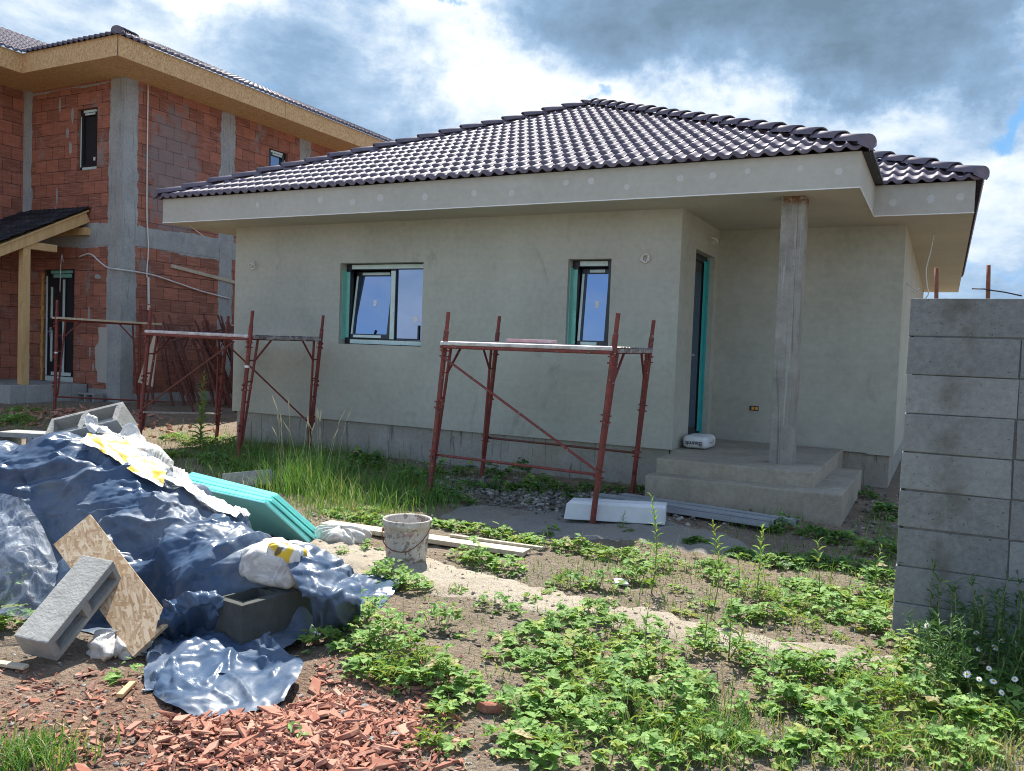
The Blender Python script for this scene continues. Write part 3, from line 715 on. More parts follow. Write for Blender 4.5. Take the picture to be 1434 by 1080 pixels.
# entrance door in the porch side wall
DX = -2.68
df = MB()
for (a, b, c, d_) in ((9.895,9.975,.445,2.775),(10.725,10.805,.445,2.775),(9.975,10.725,2.695,2.775)): df.box(DX-.17, DX-.10, a, b, c, d_)
do = df.build('door', M['anth'], H, bevel=.004)
m_ = MB(); m_.box(DX-.16, DX-.115, 9.98, 10.72, .46, 2.69); m_.build('door_leaf', M['anth'], do)
m_ = MB(); m_.box(DX-.1145, DX-.112, 10.1, 10.6, .62, 2.55); m_.build('pane', M['glass'], do)
m_ = MB(); m_.box(DX-.098, DX-.066, 10.795, 10.806, .45, 2.75); m_.build('film', M['film_t'], do)
m_ = MB(); m_.box(DX-.0995, DX-.097, 10.66, 10.79, .55, 2.72); m_.build('film', M['film_t'], do)
m_ = MB(); m_.box(DX-.0995, DX-.096, 9.91, 10.0, 2.66, 2.76); m_.build('film', M['film_w'], do)
m_ = MB(); m_.box(DX-.112, DX-.095, 10.02, 10.05, 1.42, 1.64); m_.tube([(DX-.10,10.035,1.52),(DX-.04,10.035,1.52),(DX-.035,10.15,1.52)], .010); m_.build('handle', M['galv'], do)
# ------------------------------------------------------------------ brick house
CX, CY = -14.35, 11.15; TOP = 6.5
B = empty('brick_house', (-15.5, 11.15, 0), 'unfinished two storey house of red hollow brick with grey concrete columns', 'house')
m_ = MB()
wall(m_, (-17.33, CY, 0), (1,0,0), (0,-1,0), 2.59, TOP+.02, ((-15.76+17.33, -15.14+17.33, 4.78, 6.0), (-16.76+17.33, -15.77+17.33, .50, 2.81)), .3, z0=.43)
wall(m_, (CX, CY+.28, 0), (0,1,0), (1,0,0), 14, TOP+.02, ((15.06-CY-.28, 15.69-CY-.28, 4.75, 6.03),), .3, z0=.35)
wall(m_, (-17.33, 4, 0), (0,1,0), (1,0,0), CY-4, TOP+.02, (), .3, z0=.40)
m_.build('wall', M['brick'], B)
m_ = MB(); m_.box(CX-.395, CX+.006, CY-.006, CY+.286, -.2, TOP); m_.build('concrete_column', M['bcol'], B, bevel=.006)
for a, b in ((13.62,13.97),(16.13,16.48),(20.5,20.85)):
    m_ = MB(); m_.box(CX-.2, CX+.006, a, b, .3, TOP-.001); m_.build('concrete_column', M['bcol'], B, bevel=.006)
m_ = MB(); m_.box(-17.40, -17.22, CY-.10, CY+.05, .43, TOP); m_.build('concrete_column', M['bcol'], B, bevel=.006)
m_ = MB(); m_.box(-17.21, CX-.396, CY-.012, CY+.1, 3.27, 3.68); m_.build('ring_beam', M['bcol'], B, bevel=.01)
m_ = MB(); m_.box(CX-.1, CX+.012, CY+.287, 13.6, 3.28, 3.67); m_.box(CX-.1, CX+.011, 13.98, 25, 3.28, 3.67); m_.build('ring_beam', M['bcol'], B, bevel=.01)
m_ = MB(); m_.box(CX-.25, CX+.004, CY+.29, 25, -.2, .3495); m_.box(-17.3, CX-.4, CY+.02, CY+.3, -.2, .4295); m_.build('plinth', M['bcol'], B)
rg_ = random.Random(12)
def smear(P0, P1, out, n_, mat='bcol'):
    # squeezed-out grout along the edge of a poured column: a ragged strip a few millimetres proud of the brick
    P0, P1 = Vector(P0), Vector(P1); d_ = (P1-P0).normalized(); o_ = Vector(out); L_ = (P1-P0).length; n2 = max(6, int(L_/.045)); A_ = []; B_ = []
    for i in range(n2+1):
        t = i/n2; w_ = max(.004, .03+.05*noise.noise(V(t*L_*2.2, P0.x, P0.y))+.035*noise.noise(V(t*L_*9, P0.y, 3)))
        A_.append(P0+d_*(t*L_)+Vector(n_)*.004); B_.append(P0+d_*(t*L_)+o_*w_+Vector(n_)*.003)
    m_ = MB(); m_.add(A_+B_, [(i, i+1, n2+2+i, n2+1+i) for i in range(n2)]); m_.build('grout_edge', M[mat], B)
smear((CX-.394,CY,.5),(CX-.394,CY,6.5),(-1,0,0),(0,-1,0)); smear((CX,CY+.285,.4),(CX,CY+.285,6.5),(0,1,0),(1,0,0))
smear((CX,13.621,.4),(CX,13.621,6.5),(0,-1,0),(1,0,0)); smear((CX,13.969,.4),(CX,13.969,6.5),(0,1,0),(1,0,0)); smear((CX,16.131,3),(CX,16.131,6.5),(0,-1,0),(1,0,0)); smear((CX,16.479,3),(CX,16.479,6.5),(0,1,0),(1,0,0))
smear((-17.221,CY,.5),(-17.221,CY,6.5),(1,0,0),(0,-1,0)); smear((CX,11.5,3.669),(CX,13.6,3.669),(0,0,1),(1,0,0)); smear((CX,11.5,3.281),(CX,13.6,3.281),(0,0,-1),(1,0,0))
smear((-17.2,CY,3.679),(CX-.4,CY,3.679),(0,0,1),(0,-1,0)); smear((-17.2,CY,3.271),(CX-.4,CY,3.271),(0,0,-1),(0,-1,0)); smear((-17.2,CY,6.46),(CX-.4,CY,6.46),(0,0,-1),(0,-1,0))
# patches of grout on the face of the brickwork
for (x, z, w_, h_) in ((-15.9,5.9,.05,.16),(-16.05,5.55,.05,.12),(-15.95,5.25,.05,.14),(-16.35,4.3,.04,.2),(-16.4,3.95,.04,.14),(-16.3,6.15,.04,.16),(-15.3,1.9,.04,.16),(-15.05,2.65,.09,.05),(-15.25,1.15,.04,.12),(-15.15,.85,.03,.1)):
    m_ = MB(); m_.add([(x+w_*rg_.uniform(.7,1.2)*math.cos(a*.6283), CY-.004, z+h_*rg_.uniform(.75,1.15)*math.sin(a*.6283)) for a in range(10)], [tuple(range(10))]); m_.build('grout_patch', M['bcol'], B)
m_ = MB(); pts = [(-14.99+.05*noise.noise(V(i*.4,1,1))-(.10 if 2 < i < 8 else .02), CY-.005, .55+i*.1) for i in range(12)]; n_ = len(pts)
m_.add(pts+[(CX-.39, CY-.005, .55+i*.1) for i in range(12)], [(i, n_+i, n_+i+1, i+1) for i in range(n_-1)]); m_.build('grout_patch', M['fascia'], B)
# osb eaves: a bottom sheet and upright fascia boards
EX, EY, EI = -13.42, 10.26, -16.15
m_ = MB(); zz = TOP
pol = [(EI,2.5),(EI,EY),(EX,EY),(EX,26),(-18.5,26),(-18.5,2.5)]
n = len(pol)
m_.add([(x, y, zz) for x, y in pol]+[(x, y, zz+.374) for x, y in pol], [tuple(range(n, 2*n)), tuple(range(n-1, -1, -1))]+[(i, (i+1) % n, n+(i+1) % n, n+i) for i in range(n)])
eo = m_.build('eaves', M['osb'], B)
m_ = MB()
for (a, b) in ((EY+4.3, .0), (EY+8.6, 0)): m_.box(EX-.02, EX+.002, a, a+.006, TOP+.0, TOP+.36)
m_.box(EX-.006, EX+.0025, EY-.0025, EY+.006, TOP-.002, TOP+.362)
m_.build('board_joint', M['black'], eo)
rb = MB(); zt = TOP+.375; ov = .06
tiles((EX+ov, EY-ov, zt), (EX+ov, 26, zt), (-1,0,0), .42, 6, [((EX+ov,EY-ov,0),(q2,q2,0)), ((-18.6,0,0),(1,0,0))], 'roof', None, None, mb=rb)
tiles((EI-5, EY-ov, zt), (EX+ov, EY-ov, zt), (0,1,0), .42, 5, [((EX+ov,EY-ov,0),(-q2,-q2,0)), ((EI+ov,EY-ov,0),(q2,q2,0))], 'roof', None, None, mb=rb)
tiles((EI+ov, 2.5, zt), (EI+ov, 16, zt), (-1,0,0), .42, 5, [((EI+ov,EY-ov,0),(-q2,-q2,0))], 'roof', None, None, mb=rb)
rbo = rb.build('roof', M['tile'], B, smooth=True, uv=False)
hip((EX+ov-.02, EY-ov+.02, zt+.05), (-15.6, EY+2.1, zt+.42*2.14+.05), par=rbo); hip((EI+ov-3.6, EY-ov-.0, zt+.42*3.6+.05), (EI+ov-3.6, 3, zt+.42*3.6+.05), par=rbo, endcap=False)
def bwindow(x0, x1, z0, z1, yw, axis):
    """dark framed window; axis 0: facing -Y at y=yw, axis 1: facing +X at x=yw (x0,x1 along y)"""
    T = (lambda a, d, z: (a, yw+d, z)) if axis == 0 else (lambda a, d, z: (yw-d, a, z))
    def bx(mb, a, b, d0, d1, c, e):
        p = T(a, d0, c); q = T(b, d1, e)
        mb.box(min(p[0],q[0]), max(p[0],q[0]), min(p[1],q[1]), max(p[1],q[1]), c, e)
    fr = MB(); w_ = .07
    for a, b, c, e in ((x0,x0+w_,z0,z1),(x1-w_,x1,z0,z1),(x0+w_,x1-w_,z0,z0+w_),(x0+w_,x1-w_,z1-w_,z1)): bx(fr, a, b, .08, .15, c, e)
    fo = fr.build('window', M['anth'], B)
    def piece(nm, mat, a, b, d0, d1, c, e):
        m_ = MB(); bx(m_, a, b, d0, d1, c, e); m_.build(nm, M[mat], fo)
    piece('pane', 'glass' if axis else 'black', x0+w_, x1-w_, .11, .12, z0+w_, z1-w_)
    sa = MB()
    for a, b, c, e in ((x0+.06,x0+.12,z0+.06,z1-.06),(x1-.12,x1-.06,z0+.06,z1-.06),(x0+.12,x1-.12,z0+.06,z0+.12),(x0+.12,x1-.12,z1-.12,z1-.06)): bx(sa, a, b, .06, .115, c, e)
    sa.build('sash', M['anth'], fo)
    piece('film', 'film_w', x0+.12, x1-.11, .055, .0795, z1-.06, z1-.012); piece('film', 'film_w', x0+.17, x1-.14, .05, .0595, z1-.115, z1-.075)
    piece('film', 'film_w', x0+.012, x0+.06, .07, .079, z0+.08, z1-.12); piece('film', 'film_w', x1-.05, x1-.008, .07, .079, z0+.2, z1-.16)
    piece('film', 'film_w', x0+.10, x1-.08, .055, .0795, z0+.015, z0+.065); piece('sticker', 'paper', (x0+x1)/2+.06, (x0+x1)/2+.12, .105, .1095, z0+.2, z0+.27)
    return fo
bwindow(-15.755, -15.145, 4.785, 5.995, CY, 0)
bwindow(15.065, 15.685, 4.755, 6.025, CX, 1)
# door with side light
fr = MB(); y0, y1 = CY+.06, CY+.13; x0, x1, z0, z1 = -16.755, -15.775, .505, 2.805; w_ = .075
for a, b, c, e in ((x0,x0+w_,z0,z1),(x1-w_,x1,z0,z1),(x0+w_,x1-w_,z1-w_,z1),(x0+w_,x1-w_,z0,z0+w_)): fr.box(a, b, y0, y1, c, e)
fr.box(-16.22, -16.13, y0+.001, y1, z0+w_, z1-w_); do = fr.build('door', M['anth'], B)
def dp(nm, mat, a, b, c, d_, e, f2):
    m_ = MB(); m_.box(a, b, c, d_, e, f2); return m_.build(nm, M[mat], do)
dp('door_leaf', 'anth', x0+w_+.002, -16.222, y0+.02, y1-.01, z0+w_+.001, z1-w_-.001); dp('pane', 'black', -16.128, x1-w_-.001, y0+.03, y1-.01, z0+w_+.001, z1-w_-.001)
dp('film', 'film_g', x0+.16, x1-.13, y0-.006, y0-.001, z1-.075, z1-.015); dp('film', 'film_g', x0+.24, -15.93, y0-.004, y0+.0005, z1-.16, z1-.09)
dp('film', 'film_w', -16.21, -16.14, y0-.004, y0+.0005, z0+.15, z1-.2); dp('film', 'film_w', x0+.01, x0+.06, y0-.004, y0-.001, z0+.12, z1-.12); dp('film', 'film_w', x1-.05, x1-.01, y0-.004, y0-.001, z0+.10, z1-.15)
dp('film', 'film_w', x0+.03, x1-.02, y0-.02, y0-.001, z0+.0, z0+.10); dp('film', 'film_w', x0+.2, x1-.14, y0-.008, y0-.001, z0+.12, z0+.19)
dp('film', 'film_w', x0+.14, x0+.20, y0+.012, y0+.0195, z0+.4, z0+1.05); dp('film', 'film_w', x0+.14, x0+.20, y0+.012, y0+.0195, z0+1.3, z1-.35)
m_ = MB(); m_.box(x0+.13, x0+.17, y0-.0, y0+.0195, 1.42, 1.62); m_.tube([(x0+.15,y0+.01,1.53),(x0+.15,y0-.05,1.53),(x0+.26,y0-.05,1.53)], .011); m_.build('handle', M['galv'], do)
m_ = MB(); rr = random.Random(8)
for i in range(26):
    z = z0+.05+i*.085; m_.obox((x0-.02+rr.uniform(-.012,.012), CY-.006, z), (rr.uniform(.015,.03),0,0), (0,rr.uniform(.008,.02),0), (0,0,.05))
for i in range(9): m_.obox((x0+.1+i*.1, CY-.006, z0-.03), (.06,0,0), (0,.018,0), (0,0,rr.uniform(.02,.035)))
m_.build('sealing_foam', M['pu'], do, bevel=.006)
# porch: slab, timber post and lean-to roof
m_ = MB(); m_.box(-17.32, -15.3, 9.55, CY-.02, -.1, .50); m_.box(-17.32, -16.2, 9.2, 9.549, -.1, .33); m_.build('porch_slab', M['bcol'], B, bevel=.012)
pr = MB(); pr.box(-15.50, -15.36, 9.82, 9.96, .505, 3.06); pr.build('porch_post', M['wood'], B, bevel=.004)
P0, P1 = V(-15.37, CY-.03, 3.83), V(-15.37, 9.32, 2.93)
pr = MB(); pr.beam(P0, P1, .09, .19); po2 = pr.build('porch_rafter', M['wood'], B, bevel=.003)
pr = MB(); pr.box(-15.485, -15.375, 9.6, 10.5, 3.062, 3.2); pr.build('porch_beam', M['wood'], B, bevel=.003)
pr = MB(); pr.box(-17.3, -15.28, CY-.12, CY-.013, 3.47, 3.62); pr.build('wall_plate', M['wood'], B, bevel=.003)
pr = MB(); pr.beam((-17.33,9.30,3.0), (-15.42,9.30,3.0), .12, .05); pr.build('eaves_board', M['wood'], B)
pm = MB(); s0 = (3.83-2.93)/(CY-.03-9.32)
tiles((-17.33, 9.22, 3.06), (-15.26, 9.22, 3.06), (0,1,0), s0, 2.12, [], 'porch_tiles', None, None, mb=pm)
pm.build('porch_roof', M['tile_dark'], B, smooth=True, uv=False)
m_ = MB(); m_.beam((-16.3,CY-.04,3.96),(-16.3,9.24,2.99), 2.02, .03, up=(0,0,1)); m_.build('porch_boarding', M['wood'], B)
wire([(-15.6,CY-.02,3.05),(-15.25,CY-.03,3.1),(-14.95,CY-.03,2.93),(-14.7,CY-.03,2.82),(CX+.03,CY-.03,2.78),(CX+.03,11.8,2.75),(CX+.03,12.4,2.65),(CX+.03,13.1,2.52),(CX+.03,13.9,2.42)], .016, B)
wire([(CX+.03,11.65,6.5),(CX+.03,11.66,5.0),(CX+.03,11.68,3.9),(CX+.04,11.72,3.3),(CX+.03,11.70,2.75),(CX+.03,11.74,2.68)], .013, B)
wire([(-16.08,CY-.03,2.95),(-16.10,CY-.05,3.1),(-16.13,CY-.05,2.9),(-16.13,CY-.06,2.5),(-16.13,CY-.06,2.35)], .008, B)
m_ = MB(); m_.tube([(CX+.03,11.74,2.68),(CX+.03,11.76,2.15)], .022); m_.tube([(CX+.03,11.76,2.13),(CX+.03,11.765,2.03)], .03); m_.build('drop_pipe', M['cable'], B)
m_ = MB(); m_.beam((CX+.02,12.3,2.98),(CX+.02,14.2,2.78), .03, .07); m_.build('batten', M['wood_grey'], B)
wire([(-17.32,10.2,.52),(-17.1,10.0,.52),(-16.7,9.9,.53),(-16.6,9.9,.6),(-16.62,9.9,1.0),(-16.5,9.88,1.12),(-16.42,9.88,1.08)], .014, B, 'black')
# ------------------------------------------------------------------ block wall on the right
m_ = MB(); rng = random.Random(2)
BWY = 4.986; bl = .5155; ch = .2065
Wl = empty('block_wall', (1.2, BWY, 0), 'tall dry grey concrete block wall end standing in the weeds, rusty bars on top', 'wall')
core = MB(); core.box(-.15, 3.4, BWY+.012, BWY+.24, -.1, 1.855); core.build('mortar_core', M['mortar'], Wl)
for c in range(-1, 9):
    for i in range(8):
        x0 = -.175+i*(bl+.006)+(.105 if c == 8 and i else 0)+rng.uniform(-.005,.005); x1 = x0+bl+(.105 if c == 8 and i == 0 else 0); z0 = c*ch+.005; z1 = z0+ch-.004-(.0 if rng.random() < .5 else .003)
        yy = BWY+rng.uniform(0,.007); nv0 = len(m_.v)
        m_.box(x0, x1, yy, BWY+.25, z0, z1)
        m_.v[nv0:] = [(p[0]+rng.uniform(-.003,.003), p[1]+rng.uniform(-.002,.002), p[2]+rng.uniform(-.0035,.0025)) for p in m_.v[nv0:]]
m_.build('concrete_block', M['blockwall'], Wl, bevel=.005)
for (x, y, z, tx) in ((-.053,5.1,2.03,-.01),(.19,5.1,2.04,-.009)):
    r_b = MB(); pts = [(x+tx*t, y, 1.8+(z-1.8)*t) for t in (0,.3,.6,1)]; r_b.tube(pts, .0105, 8)
    r_b.build('rebar', M['rebar'], Wl, smooth=True)
r_b = MB(); r_b.tube([(.11,5.085,1.915),(.17,5.08,1.913),(.19,5.083,1.908),(.26,5.085,1.897),(.34,5.09,1.878)], .004, 6); r_b.build('tie_wire', M['black'], Wl, smooth=True)
# ------------------------------------------------------------------ scaffolds
def lp(a, b, t): return Vector(a)+(Vector(b)-Vector(a))*t
def leg(name, parent, base, top, inward, mat, fold=True):
    """outer tube with spigot, couplers, inner rail and rungs; inward = unit vector to the other leg"""
    mb = MB(); i_ = Vector(inward)
    mb.tube([base, lp(base,top,.905)], .0255, 10); mb.tube([lp(base,top,.906), top], .0195, 10)
    d_ = (Vector(top)-Vector(base)).normalized(); s_ = d_.cross(i_).normalized()
    for t in (.24,.27,.50,.53,.77,.80):
        c = lp(base,top,t); mb.obox(c-i_*.032, i_*.018, s_*.012, d_*.014); mb.tube([c-s_*.05, c+s_*.045], .008, 6)
    o = mb.build(name, mat, parent, smooth=False)
    mb = MB(); a = lp(base,top,.825)+i_*.15; b = lp(base,top,.17)+i_*.045
    mb.tube([a, b, lp(base,top,.14)+i_*.01], .0155, 8)
    for t in (.30,.42,.55,.685):
        q = (Vector(lp(base,top,t))); k = (t-.17)/(.825-.17); p = lp(b,a,k); mb.tube([q, p], .0105, 6)
    mb.build('inner_rail', mat, o)
    return o
def end_frame(parent, A, Bp, lean, hgt=1.88, mat=None, dt=.825, brace=True):
    mat = mat or M['red']; A = Vector(A); Bp = Vector(Bp); up = V(lean[0], lean[1], hgt)
    i_ = (Bp-A).normalized()
    leg('leg', parent, A, A+up, i_, mat); leg('leg', parent, Bp, Bp+up, -i_, mat)
    tb = MB(); tb.tube([A+up*dt, Bp+up*dt], .021, 8); tb.build('top_bar', mat, parent)
    if brace:
        for P, s_ in ((A, i_), (Bp, -i_)):
            kb = MB(); kb.tube([P+up*.68+s_*.125, P+up*dt+s_*.42], .0125, 8); kb.build('knee_brace', mat, parent)
    return up
def gp(x, y, dz=-.02): return V(x, y, gz(x, y)+dz)
def scaffold(label, L1, L2, R1, R2, lean, front_diag=True, back_diag=False, rails=True, deck=True):
    """L1,L2 = front/back feet of the left frame, R1,R2 of the right"""
    c = (Vector((*L1,0))+Vector((*R2,0)))/2
    T = empty('scaffold', c, label, 'scaffold', 'scaffolds in front of the houses')
    P = [gp(*p) for p in (L1, L2, R1, R2)]
    ul = end_frame(T, P[0], P[1], lean); ur = end_frame(T, P[2], P[3], lean)
    def rail(a, b, nm='brace', r=.0125, mat=None):
        m_ = MB(); m_.tube([a, b], r, 8); m_.build(nm, mat or M['red'], T)
    off = V(0,-.032,0)
    if front_diag: rail(P[0]+ul*.77+off, P[2]+ur*.27+off)
    if back_diag: rail(P[1]+ul*.78-off, P[3]+ur*.2-off); 
    if rails: rail(P[0]+ul*.25-off, P[2]+ur*.25-off, 'side_rail'); rail(P[1]+ul*.26-off, P[3]+ur*.26-off, 'side_rail', mat=M['red_rust'])
    if deck:
        d0 = .825
        for k in range(4):
            t0, t1 = .03+k*.235, .03+k*.235+.225
            a0, a1 = lp(P[0],P[1],t0)+ul*d0, lp(P[0],P[1],t1)+ul*d0; b0, b1 = lp(P[2],P[3],t0)+ur*d0, lp(P[2],P[3],t1)+ur*d0
            m_ = MB(); z = V(0,0,.032); x_ = (b0-a0).normalized()
            # folded steel plank: ribbed top
            nr = 6; rows = []
            for i in range(nr*2+1):
                t = i/(nr*2); h = .012 if i % 2 else 0
                rows += [lp(a0,a1,t)+z+V(0,0,h)-x_*.05, lp(b0,b1,t)+z+V(0,0,h)+x_*.05]
            m_.add(rows, [(2*i, 2*i+2, 2*i+3, 2*i+1) for i in range(nr*2)])
            m_.obox((a0+b1)/2+z*.1+V(0,0,.006), (b0-a0)/2+x_*.05, (a1-a0)*.5, V(0,0,.018))
            m_.build('deck_plank', M['deck'], T)
        rail(P[0]+ul*d0+V(-.03,-.02,.022), P[2]+ur*d0+V(.0,-.02,.022), 'guard_tube', .021, M['deck_white'])
        rail(P[0]+ul*d0+V(-.03,-.028,-.012), P[2]+ur*d0+V(.0,-.028,-.012), 'guard_tube', .016, M['red'])
    return T, P, ul, ur
T1, P1_, ul1, ur1 = scaffold('red tube scaffold bay standing in front of the wall between the two plastered house windows', (-4.477,7.013), (-4.651,8.395), (-2.663,6.832), (-2.844,8.391), (.16,0))
T2, P2_, ul2, ur2 = scaffold('red tube scaffold bay reaching past the left corner of the plastered house', (-9.28,7.50), (-9.42,8.95), (-7.447,7.412), (-7.589,8.846), (.19,0), False, True, False)
m_ = MB(); m_.tube([P2_[0]+ul2*.30, P2_[2]+ur2*.80+V(-.25,0,0)], .0125, 8); m_.build('brace', M['red_rust'], T2)
m_ = MB(); m_.tube([P2_[0]+ul2*.28+V(.03,0,0), P2_[1]+ul2*.24], .012, 8); m_.build('side_rail', M['deck_white'], T2)
m_ = MB(); m_.tube([P2_[2]+ur2*.64-V(0,.002,0), P2_[2]+ur2*.655-V(0,.002,0)], .0275, 10); m_.build('tape_band', M['bead'], T2)
T3 = empty('scaffold', (-13.3, 9.85, .1), 'single red scaffold frame with a grey plank beside the timber post of the brick house', 'scaffold', 'scaffolds in front of the houses')
A3, B3 = gp(-13.36,9.12), gp(-13.16,10.62); u3 = end_frame(T3, A3, B3, (.02,.0), 1.92)
m_ = MB(); m_.tube([A3+u3*.15+V(.03,0,0), B3+u3*.12+V(.5,.2,-.05)], .014, 8); m_.build('brace', M['red'], T3)
m_ = MB(); m_.tube([A3+u3*.53, A3+u3*.545], .0285, 10); m_.build('tape_band', M['bead'], T3)
pk = MB(); pk.beam(A3+u3*.83+V(.0,-.02,.025), B3+u3*.825+V(.05,.35,.02), .24, .035); po_ = pk.build('plank', M['wood_grey'], bevel=.003)
tag(po_, 'grey weathered plank lying across the single scaffold frame by the brick house', 'plank')
ps = MB(); a = P1_[0]+ul1*.825; b = P1_[2]+ur1*.825; q = lp(a,b,.34); q2_ = lp(a,b,.60); ps.beam(q+V(0,.25,.072), q2_+V(0,.28,.072), .14, .03)
tag(ps.build('foam_strip', simple('pink_foam', (.42,.10,.15), (.56,.42,.44), 6, .7), bevel=.004), 'pale pink foam strip left on the scaffold deck', 'foam strip')
# dismantled frames leaning on the brick side wall
def loose_frame():
    T = empty('portal_frame', (0,0,0), 'x', 'scaffold frame', 'dismantled scaffold frames leaning on the brick wall')
    end_frame(T, (0,-.7,0), (0,.7,0), (0,0), 1.85, M['red_rust'])
    return T
fr0 = loose_frame(); LF = [(-13.25,12.1,.52,-.05,.15),(-13.05,12.45,.60,.10,-.3),(-12.9,12.2,.66,-.12,.5),(-12.75,12.85,.70,.06,-.1),(-12.6,12.5,.75,.16,.75),(-12.35,13.1,.80,-.1,-.5),(-12.2,12.2,.5,.12,1.15),(-13.4,12.9,.45,.2,0),(-12.0,12.8,.7,-.2,.3),(-12.9,13.3,.6,.0,.1),(-11.8,13.3,.55,.1,.9),(-13.2,11.8,.6,-.1,-.2),(-12.5,11.9,.5,.2,.2),(-12.1,12.6,.6,-.15,-.9),(-13.0,12.9,.4,.1,.6)]
lab = 'rusty red scaffold frame in the tangle leaning on the brick wall behind the scaffold'
for i, (x, y, lean, roll, yaw) in enumerate(LF):
    o = fr0 if i == 0 else copy_tree(fr0)
    o.location = (x, y, gz(x, y)-.02); o.rotation_euler = Euler((roll, -lean*.62, yaw), 'XYZ'); o['label'] = lab
bp = MB(); rr = random.Random(3)
bp.add([(-12.65,10.52,1.56),(-13.04,10.5,.66),(-12.66,10.5,.60),(-12.60,10.53,1.3)], [(0,1,2,3)]); bp.add([(-12.65,10.54,1.56),(-13.04,10.52,.66),(-12.66,10.52,.60),(-12.60,10.55,1.3)], [(3,2,1,0)])
bp.f += [[0,4,5,1],[1,5,6,2],[2,6,7,3],[3,7,4,0]]; bp.m += [0]*4
tag(bp.build('panel_offcut', M['wood_grey']), 'pale triangular board offcut propped among the scaffold tubes', 'board')
# ------------------------------------------------------------------ hollow concrete blocks
def block_mesh(name, L=.5, W_=.2, Hh=.22, mat='block', blind=True, notch=True):
    mb = MB(); us = [-L/2, -L/2+.035, -.022, .022, L/2-.035, L/2]; vs = [-W_/2, -W_/2+.034, W_/2-.034, W_/2]
    hole = lambda i, j: j == 1 and i in (1, 3)
    def quad(a, b, c, d): mb.add([a, b, c, d], [(0,1,2,3)])
    zt, zb_, dep = Hh/2, -Hh/2, Hh*.86
    for i in range(5):
        for j in range(3):
            u0, u1, v0, v1 = us[i], us[i+1], vs[j], vs[j+1]
            if hole(i, j):
                zf = zt-dep if blind else zb_
                t = .012  # tapered cells
                a0, a1, c0, c1 = u0+t, u1-t, v0+t*.6, v1-t*.6
                quad((u0,v0,zt),(a0,c0,zf),(a1,c0,zf),(u1,v0,zt)); quad((u1,v1,zt),(a1,c1,zf),(a0,c1,zf),(u0,v1,zt))
                quad((u0,v1,zt),(a0,c1,zf),(a0,c0,zf),(u0,v0,zt)); quad((u1,v0,zt),(a1,c0,zf),(a1,c1,zf),(u1,v1,zt))
                if blind: quad((a0,c0,zf),(a0,c1,zf),(a1,c1,zf),(a1,c0,zf)); quad((u0,v0,zb_),(u0,v1,zb_),(u1,v1,zb_),(u1,v0,zb_))
                else:
                    quad((u0,v0,zb_),(a0,c0,zb_),(a0,c1,zb_),(u0,v1,zb_)); quad((u1,v0,zb_),(u1,v1,zb_),(a1,c1,zb_),(a1,c0,zb_))
                    quad((u0,v0,zb_),(u1,v0,zb_),(a1,c0,zb_),(a0,c0,zb_)); quad((u0,v1,zb_),(a0,c1,zb_),(a1,c1,zb_),(u1,v1,zb_))
            else:
                quad((u0,v0,zt),(u1,v0,zt),(u1,v1,zt),(u0,v1,zt)); quad((u0,v0,zb_),(u0,v1,zb_),(u1,v1,zb_),(u1,v0,zb_))
    for i in range(5): quad((us[i],vs[0],zb_),(us[i+1],vs[0],zb_),(us[i+1],vs[0],zt),(us[i],vs[0],zt)); quad((us[i],vs[3],zt),(us[i+1],vs[3],zt),(us[i+1],vs[3],zb_),(us[i],vs[3],zb_))
    for j in range(3): quad((us[0],vs[j],zt),(us[0],vs[j+1],zt),(us[0],vs[j+1],zb_),(us[0],vs[j],zb_)); quad((us[5],vs[j],zb_),(us[5],vs[j+1],zb_),(us[5],vs[j+1],zt),(us[5],vs[j],zt))
    # rough arrises
    me = mb.mesh(name, M[mat], bevel=.006, sharp=True)
    for v in me.vertices:
        n_ = noise.noise(v.co*37)*.0022+noise.noise(v.co*13+V(3,1,2))*.002; v.co += V(n_, -n_*.7, n_*.5)
    return me
def place_block(c, a, b, label, me, group='loose hollow concrete blocks'):
    """a = long axis, b = approximate hole axis (points out of the open cells)"""
    a = Vector(a).normalized(); b = Vector(b); b = (b-a*a.dot(b)).normalized(); w_ = b.cross(a)
    o = bpy.data.objects.new('hollow_block', me); COL.objects.link(o)
    o.matrix_world = Matrix(((a.x,w_.x,b.x,c[0]),(a.y,w_.y,b.y,c[1]),(a.z,w_.z,b.z,c[2]),(0,0,0,1)))
    return tag(o, label, 'concrete block', group)
bm1 = block_mesh('hollow_block'); bm2 = block_mesh('hollow_block', mat='block_dark', blind=False, Hh=.215); bm3 = block_mesh('hollow_block', blind=False, W_=.2, Hh=.155)
rr_ = r_; ax_ = rr_*.66+u_*.75
th = R(37); nn_ = rr_*.75-u_*.66
bdir = nn_*math.cos(th)-f_*math.sin(th)     # across the solid top face, from A to D
cdir = nn_*math.sin(th)+f_*math.cos(th)
place_block((-3.613,2.56,.214), (-.169,.809,.561), (.963,.256,-.079), 'grey hollow block tilted up on end against the chipboard', block_mesh('hollow_block', L=.49, W_=.135, Hh=.178))
place_block((-2.965,3.195,.135), (.06,.5,0), (0,0,1), 'dark hollow block standing upright under the tarp corner', bm2)
place_block((-5.52,3.66,.735), (.93,.36,0), (.36,-.93,.02), 'pale hollow block lying on its side at the left edge of the tarp heap', block_mesh('hollow_block', blind=False, W_=.155, Hh=.2))
place_block((-5.10,3.75,.845), rr_*.965+u_*.235, u_*.78-f_*.62, 'hollow block with two open cells tipped over on the tarp ridge', bm1)
place_block((-6.30,6.45,.06), (.85,.5,.12), (.1,-.3,-1), 'grey block lying in the grass behind the turquoise boards', bm3)
place_block((-14.92,10.92,.245), (1,.03,0), (0,-1,.05), 'grey hollow block set under the corner of the brick wall', bm1)
